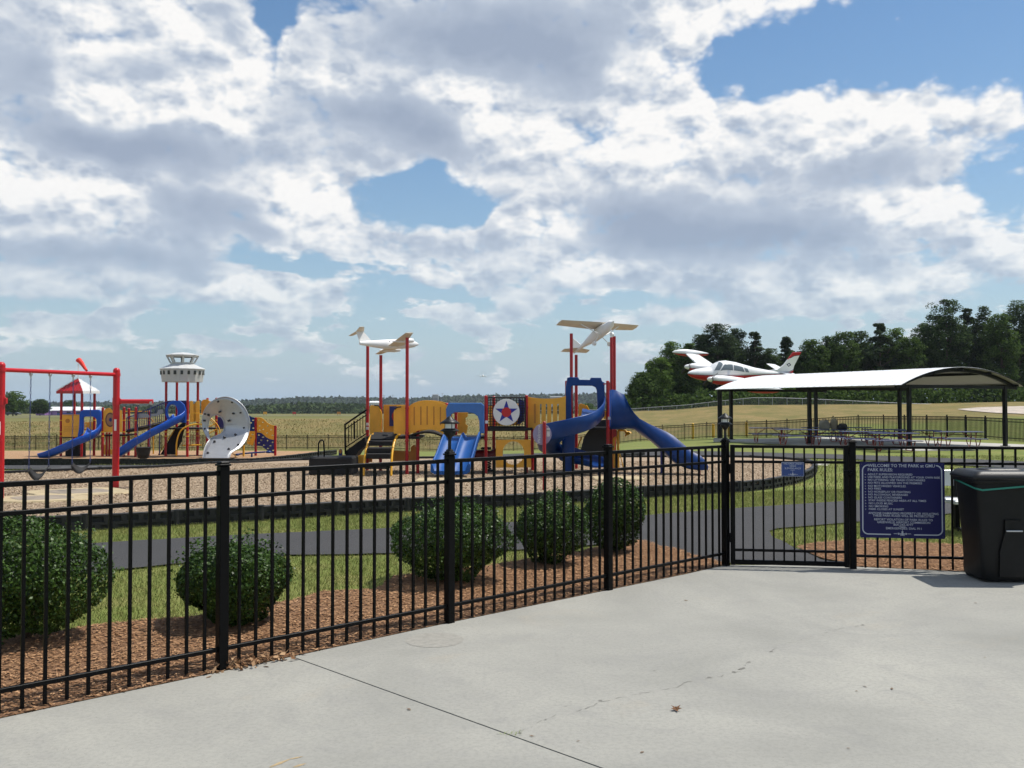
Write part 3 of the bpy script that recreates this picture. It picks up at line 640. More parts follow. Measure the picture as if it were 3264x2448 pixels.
# ------------------------------------------------------------------ signs
navy = mat('sign_navy', (.008, .009, .075), .45, spec=.25, var=.08, vscale=3); swhite = mat('sign_lettering', (.40, .43, .49), .5)
def stroke(pts, w):                                                  # polyline ribbon in sign space
    vs = []; fs = []
    for i, p in enumerate(pts):
        a = Vector(pts[max(0, i - 1)]); b = Vector(pts[min(len(pts) - 1, i + 1)]); t = (b - a).normalized(); n = Vector((-t.y, t.x)) * w / 2
        vs += [Vector(p) - n, Vector(p) + n]
    for i in range(len(pts) - 1): fs.append((2 * i, 2 * i + 2, 2 * i + 3, 2 * i + 1))
    return [Vector((v.x, v.y, 0)) for v in vs], fs
def plane_logo(cx, cy, s):
    out = []
    for x0, y0, x1, y1 in ((-1, -.03, -.55, .03), (.55, -.03, 1, .03), (-.5, -.12, -.34, .10), (.34, -.12, .5, .10), (-.28, -.06, .28, .04), (-.10, -.22, .10, .30), (-.02, .3, .02, .85), (-.38, .80, .38, .86), (-.22, -.25, -.14, -.06), (.14, -.25, .22, -.06)):
        out.append(([Vector((cx + x * s, cy + y * s, 0)) for x, y in ((x0, y0), (x1, y0), (x1, y1), (x0, y1))], [(0, 1, 2, 3)]))
    return out
def sign_board(name, label, tl, ex, w, h, lines, m, border=True, parent_cat='sign', th=.004, extra=()):
    ey = Vector((0, 0, 1)); nz = Vector((ex.y, -ex.x, 0)); c = tl + ex * w / 2 - ey * h / 2
    t = thing(name, c - ey * h / 2, label, parent_cat)
    to3 = lambda v, o: tl + ex * v.x + ey * (v.y) + nz * (th / 2 + o)
    vs, fs = flat_shape(rrect(0, -h, w, 0, .015), (), th, .0008); MB().add([to3(Vector((v.x, v.y, 0)), v.z - th / 2) for v in vs], fs).build('board', m, t)
    mb = MB()
    for txt, x, y, size, al, fitw in lines:
        vs, fs = text_geo(txt, size, al, size * .012); 
        if fitw:
            ww = max(v.x for v in vs) - min(v.x for v in vs); k = fitw / ww; mx = 0 if al == 'LEFT' else 0
            vs = [Vector((v.x * k, v.y, 0)) for v in vs]
        mb.add([to3(Vector((v.x + x, v.y + y, 0)), .0012) for v in vs], fs)
    tag(mb.build('lettering', swhite, t), kind='stuff')
    if extra:
        mb = MB()
        for vs, fs in extra: mb.add([to3(v, .0012) for v in vs], fs)
        mb.build('border', swhite, t)
    b = MB()
    for x in (.02, w - .02):
        for y in (-.02, -h + .02): p = tl + ex * x + ey * y; b.cyl(p + nz * .002, p + nz * .006, .005, n=8)
    b.build('bolt', mat('sign_bolt', (.05, .05, .08), .4, .6), t)
    return t
W, H = .828, .772; k = W / 1455.0                                   # sign coordinates measured on the enlarged photograph (1455 px wide)
def S(x, y): return ((x - 232) * k, -(y - 133 - (x - 232) * .018) * k * 1.0)
rows = [("WELCOME TO THE PARK at GMU", 375, 210, .0345, 1150), ("PARK RULES:", 368, 287, .034, 430), ("ADULT SUPERVISION REQUIRED", 372, 362, .0225, 770), ("USE PARK AND PLAYGROUND AT YOUR OWN RISK", 370, 412, .0225, 1240),
        ("NO LITTERING: USE TRASH CONTAINERS", 371, 463, .0225, 982), ("NO PETS ALLOWED ON THE PREMISES", 371, 516, .0225, 930), ("NO MOTORIZED VEHICLES", 374, 572, .0225, 645), ("NO FIRES", 374, 620, .0225, 220),
        ("NO HORSEPLAY OR FIGHTING", 374, 676, .0225, 725), ("NO ALCOHOLIC BEVERAGES", 374, 727, .0225, 683), ("NO GLASS CONTAINERS", 376, 780, .0225, 577), ("STAY INSIDE FENCED AREA AT ALL TIMES", 380, 832, .0225, 990),
        ("NO LOUD MUSIC", 381, 886, .0225, 415), ("NO SMOKING", 383, 938, .0225, 332), ("PARK CLOSES AT SUNSET", 383, 990, .0225, 603), ("ANYONE DAMAGING PROPERTY OR VIOLATING", 378, 1062, .0245, 1200),
        ("THESE PARK RULES WILL BE PROSECUTED", 452, 1108, .0245, 1050), ("REPORT VIOLATION OF PARK RULES TO", 473, 1176, .0245, 1003), ("GREENVILLE AIRPORT COMMISSION", 523, 1226, .0245, 910), ("864-242-4777", 806, 1274, .0235, 338), ("EMERGENCIES: DIAL 911", 675, 1336, .0245, 607)]
lines = []
for i, (txt, x, y, sz, fw) in enumerate(rows):
    a, b = S(x, y); lines.append((txt, a, b - sz * .12, sz * 1.28, 'LEFT', fw * k))
extra = []
for i in range(2, 15):                                               # arrow bullets
    x, y = S(318, rows[i][2] - 10); s = .012; extra.append(([Vector((x, y + s * .5, 0)), Vector((x + s * .35, y, 0)), Vector((x, y - s * .5, 0)), Vector((x + s * 1.2, y, 0))], [(0, 1, 3), (1, 2, 3)]))
def bord(m):                                                         # the rounded frame line with gaps for the heading and the emblem
    f = (lambda x: x) if m == 1 else (lambda x: W - x)
    if m == 1: pts = [(.065, -.030)] + [(f(.028 + .055 * (1 - math.sin(t))), -.028 - .055 * (1 - math.cos(t))) for t in np.linspace(0, math.pi / 2, 8)] + [(f(.026), -H + .09)] + [(f(.026 + .055 * (1 - math.cos(t))), -H + .037 + .053 * (1 - math.sin(t))) for t in np.linspace(0, math.pi / 2, 8)] + [(f(.30), -H + .036)]
    else: pts = [(W - .072, -.030)] + [(f(.028 + .055 * (1 - math.sin(t))), -.028 - .055 * (1 - math.cos(t))) for t in np.linspace(0, math.pi / 2, 8)] + [(f(.026), -H + .09)] + [(f(.026 + .055 * (1 - math.cos(t))), -H + .037 + .053 * (1 - math.sin(t))) for t in np.linspace(0, math.pi / 2, 8)] + [(f(.30), -H + .036)]
    return stroke([Vector(p) for p in pts], .012)
extra += [bord(1), bord(2)] + plane_logo(W * .5, -H + .045, .085)
nrm = Vector((rd.y, -rd.x, 0)); tl = P(2742, 1474, 9.53)
tl = p5 + rd * ((tl - p5).dot(rd)) + nrm * .03 + Vector((0, 0, tl.z))
sign_board('rules_sign', 'navy park rules sign with white lettering fixed to the fence', tl, rd, W, H, lines, navy, extra=extra)
tl = P(2490, 1472, 9.68); tl = p4 + gd * ((tl - p4).dot(gd)) + Vector((gd.y, -gd.x, 0)) * .03 + Vector((0, 0, tl.z)); w2, h2 = .228, .150
l2 = [("THIS AREA UNDER", .012, -.026, .024, 'LEFT', .204), ("VIDEO", .080, -.050, .024, 'LEFT', .068), ("SURVEILLANCE", .032, -.074, .024, 'LEFT', .164)]
ex2 = [stroke([Vector(p) for p in ((.003, -.003), (w2 - .003, -.003), (w2 - .003, -h2 + .003), (.003, -h2 + .003), (.003, -.0031))], .004)] + plane_logo(w2 / 2, -.128, .052)
sign_board('warning_sign', 'small blue video surveillance sign hung on the gate', tl, gd, w2, h2, l2, mat('sign_blue', (.018, .05, .20), .4), extra=ex2)
# ------------------------------------------------------------------ wheeled rubbish bin
binm = mat('bin_plastic', (.0075, .0078, .0080), .5, spec=.25, bump=.12, bscale=180, var=.15, vscale=12); binl = mat('bin_lid_plastic', (.012, .0125, .0135), .45, spec=.35, bump=.10, bscale=160)
bc = Vector((4.748, 9.03, 0)); ang = R(-2)
tb = thing('wheeled_bin', bc, 'black wheeled rubbish bin with closed lid standing on the patio', 'trash can')
BM = Matrix.Rotation(ang, 3, 'Z')
def rr3(w, d, z, r=.05, dy=0.0): return [bc + BM @ Vector((x, y + dy, z)) for x, y in rrect(-w / 2, -d / 2, w / 2, d / 2, r, 4)]
MB().loft([rr3(.50, .40, .02), rr3(.535, .43, .06), rr3(.56, .445, .35), rr3(.60, .47, .62), rr3(.64, .50, .86), rr3(.65, .505, .95)]).build('body', binm, tb)
MB().loft([rr3(.665, .52, .945), rr3(.70, .545, .95), rr3(.70, .545, .985), rr3(.68, .53, .99)]).build('rim', binm, tb)
MB().loft([rr3(.715, .56, .985), rr3(.735, .575, .99), rr3(.735, .575, 1.008), rr3(.70, .545, 1.03), rr3(.66, .51, 1.052), rr3(.62, .47, 1.06)]).loft([rr3(.42, .22, 1.058, .09), rr3(.40, .20, 1.072, .09), rr3(.36, .16, 1.076, .07)]).build('lid', binl, tb)
fw = lambda x, y, z: bc + BM @ Vector((x, y, z))
MB().loft([[fw(x, -.232 - z * .04 - o, z) for x, z in ((-.075, .60), (.075, .60), (.075, .48), (.12, .30), (.12, .06), (-.12, .06), (-.12, .30), (-.075, .48))] for o in (-.02, .003)], smooth=False).build('front_recess', binm, tb)
MB().cyl(fw(-.075, -.278, .50), fw(.075, -.278, .50), .008, n=8).build('lift_bar', mat('galvanised', (.55, .57, .58), .35, .9), tb)
rib = [p + Vector((0, -.004, 0)) for p in rr3(.672, .53, .93, .05)]
mb = MB(); n = len(rib); tape = []
for i, p in enumerate(rib):
    lx = (p - bc).dot(BM @ Vector((1, 0, 0))); tape.append(p + Vector((0, 0, .012 - .09 * math.exp(-((lx + .12) / .3) ** 2) if (p - bc).dot(BM @ Vector((0, 1, 0))) < 0 else .012)))
mb.loft([tape, [p + Vector((0, 0, .017)) for p in tape]], True, False); mb.build('bag_edge', mat('green_ribbon', (.02, .20, .145), .6), tb)
for s in (-1, 1): MB().cyl(fw(s * .19, .17, .10), fw(s * .235, .17, .10), .10, n=20).build('wheel', binm, tb)
MB().cyl(fw(-.26, .30, .94), fw(.26, .30, .94), .014, n=8).build('handle', binm, tb)
# ------------------------------------------------------------------ aluminium bench behind the fence
alu = mat('brushed_aluminium', (.62, .64, .66), .38, .7, var=.06); bx = P(3055, 1691, 12.6)
be = thing('park_bench', Vector((bx.x, 12.6, zg(bx.x, 12.6))), 'aluminium plank bench on black legs behind the rubbish bin', 'bench'); z0 = ORG[be].z
xl = P(3004, 1600, 12.6).x
for z, y, h in ((.44, 12.35, .05), (.44, 12.62, .05)): MB().box((xl + .92, y, z0 + z), (1.84, .24, h), bev=.006).build('seat_plank', alu, be)
MB().box((xl + .92, 12.86, z0 + .72), (1.84, .05, .22), bev=.006).build('back_plank', alu, be)
for dx in (.30, 1.55):
    MB().bar((xl + dx, 12.82, z0), (xl + dx, 12.84, z0 + .80), .06, .06).bar((xl + dx, 12.30, z0 + .02), (xl + dx, 12.9, z0 + .02), .06, .05).bar((xl + dx, 12.35, z0 + .40), (xl + dx, 12.85, z0 + .40), .06, .05).bar((xl + dx, 12.4, z0), (xl + dx, 12.4, z0 + .4), .05, .05).build('leg', blk, be)
# ------------------------------------------------------------------ clipped evergreen shrubs
def fib(n):
    i = np.arange(n) + .5; ph = np.arccos(1 - 2 * i / n); th = np.pi * (1 + 5 ** .5) * i
    return np.stack([np.cos(th) * np.sin(ph), np.sin(th) * np.sin(ph), np.cos(ph)], 1)
def lump(d, seeds, amp):                                             # smooth random bumps over a sphere of directions
    r = np.ones(len(d))
    for s, a, w in seeds: r += amp * a * np.exp((d @ s - 1) * w)
    return r
ml = leaf_mat('boxwood_leaf', (.009, .025, .005), (.074, .140, .024), .42, .20, .22); mst = mat('shrub_stem', (.10, .07, .045), .9)
def shrub(px, base_py, d, w, h, n, label, seed, squat=.78):
    rs = np.random.default_rng(seed); x = (px - 1632) / FPX * d; b = Vector((x, d, zg(x, d)))
    t = thing('evergreen_shrub', b, label, 'shrub', 'rounded evergreen shrubs behind the fence')
    seeds = [(v / np.linalg.norm(v), rs.uniform(-.8, 1), rs.uniform(5, 40)) for v in rs.normal(size=(70, 3))]
    d3 = rs.normal(size=(n, 3)); d3 /= np.linalg.norm(d3, axis=1)[:, None]; r = .97 * lump(d3, seeds, .19)
    t0 = rs.random(n); rad = r * np.where(t0 < .74, 1 - np.abs(rs.normal(0, .05, n)), rs.uniform(.35, .95, n))
    rad *= np.where(rs.random(n) < .05, rs.uniform(1.02, 1.12, n), 1)
    under = np.where(d3[:, 2] < 0, 1 - .28 * (-d3[:, 2]), 1.0)
    c = np.stack([d3[:, 0] * rad * w / 2 * under, d3[:, 1] * rad * w / 2 * under, d3[:, 2] * rad * h / 2 + h / 2 + .03], 1)
    c[:, 2] = np.maximum(c[:, 2], .02)
    # young shoots breaking the outline
    sh = []
    for k in range(80):
        v = rs.normal(size=3); v[2] = abs(v[2]) + .4; v /= np.linalg.norm(v); q = np.array([v[0] * w / 2, v[1] * w / 2, v[2] * h / 2 + h / 2])
        for m in range(10): sh.append(q + np.array([v[0] * .3, v[1] * .3, 1]) * rs.uniform(-.03, .085) + rs.normal(0, .010, 3))
    c = np.concatenate([c, np.array(sh)]); nr = np.concatenate([d3, np.tile([[0, 0, 1.]], (len(sh), 1))])
    vs, fs = cards(c, rs.uniform(.015, .036, len(c)), nr, .62, .9)
    put('foliage', tri_mesh('foliage', vs, fs, ml), t)
    mb = MB()
    for k in range(9):
        a = k * .7; mb.tube([b + Vector((0, 0, -.02)), b + Vector((.07 * math.cos(a), .07 * math.sin(a), h * .25)), b + Vector((w * .27 * math.cos(a), w * .27 * math.sin(a), h * .62))], [.014, .010, .004], 5)
    mb.build('stem', mst, t)
shrub(96, 2090, 6.75, 1.06, .86, 24000, 'large rounded evergreen shrub at the left edge behind the fence', 1)
shrub(742, 2015, 7.2, .90, .66, 20000, 'rounded evergreen shrub behind the leftmost fence post, with upright shoots on top', 2)
shrub(1440, 1852, 8.95, 1.14, .76, 24000, 'wide rounded evergreen shrub standing under the post lamp', 3)
shrub(1752, 1800, 9.9, .76, .67, 14000, 'small thinning evergreen shrub, second nearest to the gate', 4)
shrub(1955, 1762, 10.7, .74, .78, 14000, 'tall rounded evergreen shrub nearest the gate', 5)
# dry leaf litter blown against a fence post
lq = Vector((*outline([(805, 2118)], .03)[0], 0)); n = 130; cc_ = np.stack([lq.x + RNG.normal(0, .13, n) , lq.y + RNG.normal(0, .05, n), np.abs(RNG.normal(.02, .018, n))], 1); cc_[:, 1] += (cc_[:, 0] - lq.x) * .75
vs, fs = cards(cc_, RNG.uniform(.03, .06, n), np.tile([[0, 0, 1.0]], (n, 1)), .5, .8); tag(put('leaf_litter', tri_mesh('leaf_litter', vs, fs, leaf_mat('litter_leaf', (.20, .10, .05), (.50, .33, .19), .9, .2))), 'dry tan leaves blown against a fence post at the patio edge', 'leaves', kind='stuff')
# dead leaf and a tuft of weed in the joint
lp = Vector((*outline([(2155, 2266)], .03)[0], .004)); mb = MB()
ol = [(0, .045), (.008, .02), (.032, .026), (.018, .004), (.036, -.012), (.010, -.012), (.004, -.045), (-.008, -.014), (-.034, -.016), (-.016, .004), (-.03, .028), (-.008, .02)]
mb.add([lp + Vector((x * .9, y * .8, .006 + .35 * abs(x) + .006 * math.sin(60 * y))) for x, y in ol] + [lp], [(i, (i + 1) % 12, 12) for i in range(12)])
tag(mb.build('dead_leaf', mat('dead_leaf', (.16, .075, .03), .8, var=.3, vscale=40), None, org=lp), 'curled brown dead leaf lying on the patio', 'leaf')
wp = Vector((*outline([(1630, 2341)], .03)[0], 0)); mb = MB()
for k in range(34):
    a = random.uniform(0, 6.3); q = wp + Vector((random.gauss(0, .022), random.gauss(0, .010), -.01)); l = random.uniform(.02, .055); s = Vector((math.cos(a + 1.57), math.sin(a + 1.57), 0)) * .003
    mb.add([q - s, q + s, q + Vector((math.cos(a) * l, math.sin(a) * l * .7, l * .55))], [(0, 1, 2)])
tag(mb.build('weed', mat('weed_green', (.17, .22, .04), .7), None, org=wp), 'small green weed sprouting from the patio joint', 'plant')
# ================================================================== playground
red = mat('red_powder_coat', (.38, .006, .011), .34, var=.10, vscale=6, spec=.5)
yel = mat('yellow_plastic', (.86, .40, .032), .45, var=.07, vscale=5, bump=.05)
yelt = mat('yellow_tube', (.72, .36, .015), .32)
blu = mat('blue_plastic', (.005, .040, .180), .36, var=.14, vscale=4, bump=.04, bscale=40, spec=.3)
blub = mat('bright_blue_plastic', (.008, .075, .40), .32, var=.12, vscale=4, bump=.04, bscale=40, spec=.35)
dblu = mat('dark_blue_panel', (.014, .018, .14), .4)
rub = mat('black_rubber', (.010, .0095, .0095), .75, bump=.3, bscale=90, var=.25, vscale=20)
bpl = mat('black_plastic_timber', (.007, .007, .0075), .6, bump=.12, bscale=60, var=.2, vscale=7)
gry = mat('grey_plastic', (.30, .31, .33), .5); whi = mat('white_paint', (.74, .74, .72), .4, var=.04)
orange = mat('amber_plastic', (.50, .19, .022), .5, var=.1)
steel = mat('brushed_steel', (.48, .49, .50), .45, .85, var=.06, vscale=3)
tan_mat = mat('rubber_mat_tan', (.40, .32, .19), .9, var=.2, vscale=6, bump=.3)
grey_mat = mat('rubber_mat_grey', (.24, .20, .155), .9, var=.25, vscale=6, bump=.3)
# ------------------------------------------------------------------ plastic border timbers
def timber_mesh():
    l, h, t = 1.20, .235, .10; mb = MB()
    mb.box((0, .012, 0), (l, t - .028, h - .01))                              # core, pockets are open to it
    mb.box((0, 0, h / 2 - .018), (l, t, .036), bev=.006); mb.box((0, 0, -.01), (l, t, .040)); mb.box((0, 0, -h / 2 + .018), (l, t, .036))
    for row, z, ph in ((0, .052, 0.0), (1, -.065, .11)):
        for k in range(6):
            x = -l / 2 + .04 + k * .224 + ph
            if x < l / 2: mb.box((min(x, l / 2 - .03), -t / 2 + .012, z), (.07, .026, .085))
    mb.cyl((l / 2 - .01, 0, -h / 2), (l / 2 - .01, 0, h / 2 + .008), .062, n=10)
    return mb.mesh('timber', bpl)
TIM = timber_mesh()
def border(pts, label, step=1.2, closed=False, root_label=True):
    pts = [Vector((p[0], p[1])) for p in pts]
    if closed: pts = pts + [pts[0]]
    seg = [0.0]
    for a, b in zip(pts, pts[1:]): seg.append(seg[-1] + (b - a).length)
    n = max(1, round(seg[-1] / step)); L_ = seg[-1] / n
    def at(s):
        for k in range(len(pts) - 1):
            if s <= seg[k + 1] + 1e-9: t = (s - seg[k]) / max(1e-9, seg[k + 1] - seg[k]); return pts[k].lerp(pts[k + 1], t)
        return pts[-1]
    m0 = at(seg[-1] / 2); t = thing('play_border', Vector((m0.x, m0.y, zg(m0.x, m0.y))), label, 'border')
    for k in range(n):
        a, b = at(k * L_), at((k + 1) * L_); m = (a + b) / 2; za, zb = zg(a.x, a.y), zg(b.x, b.y)
        o = put('timber', TIM, t, Vector((m.x, m.y, (za + zb) / 2 + .105 + random.uniform(-.006, .006))) - ORG[t])
        d = b - a; o.rotation_euler = (random.uniform(-.03, .03), -math.atan2(zb - za, d.length), math.atan2(d.y, d.x)); o.scale.x = d.length / 1.2
border(play_near, 'black plastic timber border round the nearer play area', closed=True)
border(ff + [(ff[-1][0] - .3, 43.5)], 'black plastic timber border round the farther play area')
sb = [(G(1975, 1466).x, G(1975, 1466).y)]; q = G(2050, 1464); border([(G(1972, 1468).x, G(1972, 1468).y), (q.x, q.y), (q.x + .2, q.y + 1.6)], 'short black plastic border beside the walking track')
# ------------------------------------------------------------------ swing set
sred = mat('sunlit_swing_red', (.50, .008, .014), .30, var=.06, vscale=6)  # brighter copy of the post red, sunlight put into the colour
GZ = lambda x, y: zg(x, y) + CH
def on_chips(px, py): return G(px, py, CH)
rb_ = on_chips(368, 1555); lx = (3 - 1632) / FPX * 15.6; lb = Vector((lx, 15.6, GZ(lx, 15.6))); BZ = P(368, 1194, rb_.y).z
sw = thing('swing_set', (rb_ + lb) / 2, 'red steel swing frame at the left edge', 'swing set')
for b in (lb, rb_):
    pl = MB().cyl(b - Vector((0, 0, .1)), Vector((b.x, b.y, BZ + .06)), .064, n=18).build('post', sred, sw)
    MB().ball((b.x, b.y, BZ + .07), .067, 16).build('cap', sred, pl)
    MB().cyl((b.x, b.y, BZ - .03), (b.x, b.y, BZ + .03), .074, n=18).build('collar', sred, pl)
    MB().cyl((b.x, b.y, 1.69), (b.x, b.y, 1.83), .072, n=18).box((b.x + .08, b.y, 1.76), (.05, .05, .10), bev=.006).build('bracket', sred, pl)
    MB().box((b.x + .012, b.y - .063, 1.30), (.04, .012, .22)).build('sticker', whi, pl)
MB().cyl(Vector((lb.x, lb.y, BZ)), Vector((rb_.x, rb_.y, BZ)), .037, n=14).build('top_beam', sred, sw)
arm_e = P(488, 1279, 18.2); arm_s = Vector((rb_.x, rb_.y, 1.76))
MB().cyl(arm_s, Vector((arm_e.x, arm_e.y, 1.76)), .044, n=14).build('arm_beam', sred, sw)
chain_m = mat('chain_coating', (.045, .06, .19), .4, .2); link_steel = mat('chain_steel', (.5, .5, .5), .4, .9)
def beam_at(px):
    d = (rb_ - lb); c = (px - 1632) / FPX; t = (c * lb.y - lb.x) / (d.x - c * d.y); return Vector((lb.x + d.x * t, lb.y + d.y * t, BZ))
def chain(mb, a, b, seg=.062):
    n = max(2, int((b - a).length / seg)); d = (b - a) / n; u, v = perp(d)
    for k in range(n):
        p = a + d * (k + .5); w = u if k % 2 else v; ln = d.normalized()
        mb.tube([p + ln * seg * .62 * c1 + w * .010 * s1 for c1, s1 in ((-1, 0), (-.6, 1), (.6, 1), (1, 0), (.6, -1), (-.6, -1))], .0042, 4, True)
def belt_swing(pa, pb, ya, yb, sag, label):
    A, B = beam_at(pa[0]), beam_at(pb[0]); a = P(pa[1], ya, A.y - .02); b = P(pb[1], yb, B.y - .02); a.y, b.y = A.y, B.y
    t = thing('belt_swing', (a + b) / 2 - Vector((0, 0, .25)), label, 'swing', 'belt swings on the red swing frame')
    for q, e in ((A, a), (B, b)):
        m = MB(); chain(m, q - Vector((0, 0, .10)), e); m.build('chain', chain_m, t)
        MB().box(q - Vector((0, 0, .055)), (.05, .05, .05), bev=.008).cyl(q - Vector((0, 0, .06)), q - Vector((0, 0, .13)), .014, n=8).build('hanger', link_steel, t)
    n = 14; rg = []
    for k in range(n + 1):
        s = k / n; p = a.lerp(b, s); dz = -sag * (1 - abs(2 * s - 1) ** 2.0); w = .06 + .025 * math.sin(math.pi * s); p = p + Vector((0, 0, dz))
        rg.append([p + Vector((0, -w * .75, -w * .6)), p + Vector((0, -w * .75 - .012, -w * .6 + .012)), p + Vector((0, w * .75 - .012, w * .6 + .012)), p + Vector((0, w * .75, w * .6))])
    MB().loft(rg).build('seat', rub, t)
belt_swing((98, 90), (159, 153), 1497, 1488, .16, 'black belt swing nearest the left edge')
belt_swing((233, 228), (288, 286), 1482, 1475, .13, 'black belt swing beside the thick red post')
# bucket swing on the cantilever arm
bt = P(457, 1427, 18.15); bk = thing('bucket_swing', Vector((bt.x, bt.y, bt.z - .22)), 'black bucket swing hanging from the red cantilever arm', 'swing')
MB().lathe([(.06, -.215), (.10, -.20), (.125, -.10), (.142, 0), (.15, .008), (.142, .012), (.130, 0), (.11, -.10), (.08, -.17)], bt, 20).build('bucket', rub, bk)
for s in (-1, 1):
    m = MB(); top = Vector((bt.x + s * .13, 18.18, 1.70)); chain(m, top, bt + Vector((s * .12, 0, .01))); m.build('chain', chain_m, bk); MB().box(top + Vector((0, 0, .03)), (.05, .06, .07), bev=.008).build('hanger', link_steel, bk)
def ground_mat(c, rx, ry, label):
    t = thing('wear_mat', c, label, 'mat', 'wear mats under the swings')
    def lobed(r, z): return [c + Vector((r * rx * math.cos(a) * (1 + .08 * math.cos(4 * a + .6)), r * ry * math.sin(a) * (1 + .08 * math.cos(4 * a + .6)), z)) for a in np.linspace(0, 2 * math.pi, 40, endpoint=False)]
    MB().loft([lobed(1, .004), lobed(.97, .032)]).build('pad', tan_mat, t); MB().loft([lobed(.62, .032), lobed(.6, .038)]).build('worn_patch', grey_mat, t)
ground_mat(on_chips(250, 1571), .92, .75, 'tan rubber wear mat on the chips under the swing beside the thick red post'); ground_mat(on_chips(134, 1592), .82, .62, 'tan rubber wear mat on the chips under the swing nearest the left edge')
# ------------------------------------------------------------------ shared play parts
def pole(parent, px, top, d=None, r=.039, base=None, cap=True, m=None, zb=None, pbot=None, clamps=(), cm=None):
    m = m or red; T = P(px, top, d); b = Vector((T.x, T.y, GZ(T.x, T.y) - .05 if zb is None else zb))
    mb = MB().cyl(b, T, r, n=14)
    o = mb.build('post', m, parent)
    if cap: MB().ball(T, r * 1.08, 12, sc=(1, 1, .75)).build('cap', m, o)
    for hz_ in clamps: MB().cyl((T.x, T.y, b.z + hz_ - .02), (T.x, T.y, b.z + hz_ + .02), r * 1.22, n=14).box((T.x, T.y - r * 1.25, b.z + hz_), (.03, .03, .03)).build('clamp', cm or m, o)
    return o
def sweep_chute(name, parent, m, path, w, wall, side=None, flare=None, th=.03):
    # open U-shaped chute along path (3D points); wall = height of the sides (number or list)
    pts = [Vector(p) for p in path]; n = len(pts); rings = []
    for k in range(n):
        a, b = pts[max(0, k - 1)], pts[min(n - 1, k + 1)]; t = (b - a).normalized(); s = Vector((t.y, -t.x, 0))
        s = s.normalized() if s.length > 1e-3 else Vector((0, -1, 0)); u = s.cross(t).normalized(); u = -u if u.z < 0 else u
        ww = w[k] if isinstance(w, (list, tuple)) else w; hh = wall[k] if isinstance(wall, (list, tuple)) else wall; hr = flare[k] if flare else hh; p = pts[k]; h = ww / 2
        prof = [(-h - .02, hh), (-h - .035, hh - .02), (-h - .02, hh * .5), (-h + .02, -.02), (-h + .09, -.055), (0, -.06), (h - .09, -.055), (h - .02, -.02), (h + .02, hr * .5), (h + .035, hr - .02), (h + .02, hr),
                (h, hr - .005), (h - .015, hr * .5), (h - .045, .02), (h - .12, -.01), (0, -.022), (-h + .12, -.01), (-h + .045, .02), (-h + .015, hh * .5), (-h, hh - .005)]
        rings.append([p + s * x + u * z for x, z in prof])
    return MB().loft(rings).build(name, m, parent)
def cat(pts, n=6): return [Vector(p) for p in smooth_loop([tuple(p) for p in pts], n, False)]
def z3(x, y): return (960 + x / 2.963, 1000 + y / 2.963)          # enlarged views measured earlier -> photograph pixels
def z4(x, y): return (1500 + x / 2.963, 1000 + y / 2.963)
def z5(x, y): return (1800 + x / 3.687, 1150 + y / 3.687)
def z1(x, y): return (x / 3.318, 1080 + y / 3.318)
def z2(x, y): return (400 + x / 3.95, 1080 + y / 3.95)
def Z(f, pts): return [f(*p) for p in pts]
# small model aircraft made of lofted sheets
def blade_wing(mb, root_c, root_le, root_te, tip_c, tip_le, tip_te, tk, fr):    # all in local (fwd, side, up) through fr
    rings = []
    for c, le, te, t in ((root_c, root_le, root_te, tk), (tip_c, tip_le, tip_te, tk * .6)):
        rings.append([fr(le, c[0], c[1]), fr(le * .6 + te * .4, c[0], c[1] + t / 2), fr(te, c[0], c[1]), fr(le * .6 + te * .4, c[0], c[1] - t / 2)])
    mb.loft(rings, smooth=False)
def body_loft(mb, st, fr, n=14, e=2.3):
    rings = []
    for x, top, bot, w in st:
        zc, h = (top + bot) / 2, (top - bot) / 2; rg = []
        for i in range(n):
            a = 2 * math.pi * i / n; ca, sa = math.cos(a), math.sin(a)
            rg.append(fr(x, w * math.copysign(abs(ca) ** (2 / e), ca), zc + h * math.copysign(abs(sa) ** (2 / e), sa)))
        rings.append(rg)
    mb.loft(rings)
def frame(o, fwd, side):
    f = Vector(fwd).normalized(); s = Vector(side); s = (s - f * s.dot(f)).normalized(); u = f.cross(s)
    if u.z < 0: u = -u
    return lambda x, y, z: o + f * x + s * y + u * z
cream = mat('weathered_white_plastic', (.66, .60, .50), .55, var=.06); mwhite = mat('model_white', (.80, .80, .79), .4)
# ------------------------------------------------------------------ nearer play structure
D0 = 22.2; base = on_chips(1600, 1506)
ns = thing('play_structure', base, 'play structure with two model aircraft, star panel and blue slides', 'playground')
C_ = (1298, 1076, 21.75); A_ = (1172, 1101, 23.2); B_ = (1214, 1132, 23.0)
for px, tp, d in (C_, A_, B_): pole(ns, px, tp, d, cap=False, clamps=(.84, 1.02, 1.6))
for px, tp, d in ((1332, 1292, 22.0), (1424, 1288, 21.9), (1453, 1300, 22.9), (1549, 1264, 21.85), (1574, 1266, 22.9), (1678, 1263, 22.15), (1697, 1290, 23.1)): pole(ns, px, tp, d, clamps=(.86, 1.08, 1.62))
for px, tp, d in ((1821, 1063, 22.3), (1836.5, 1131, 23.6), (1949, 1075, 22.75), (1958, 1072, 23.0)): pole(ns, px, tp, d, cap=False)
pole(ns, 1937, 1217, 22.2); pole(ns, 1942, 1222, 23.2); pole(ns, 1806, 1217, 23.2)
for px, y, d in ((1172, 1352, 23.2), (1172, 1365, 23.2), (1551, 1345, 21.85), (1941, 1333, 22.2)):
    p = P(px, y, d); MB().box(p + Vector((0, -.045, 0)), (.06, .02, .07)).build('sticker', whi, ns)
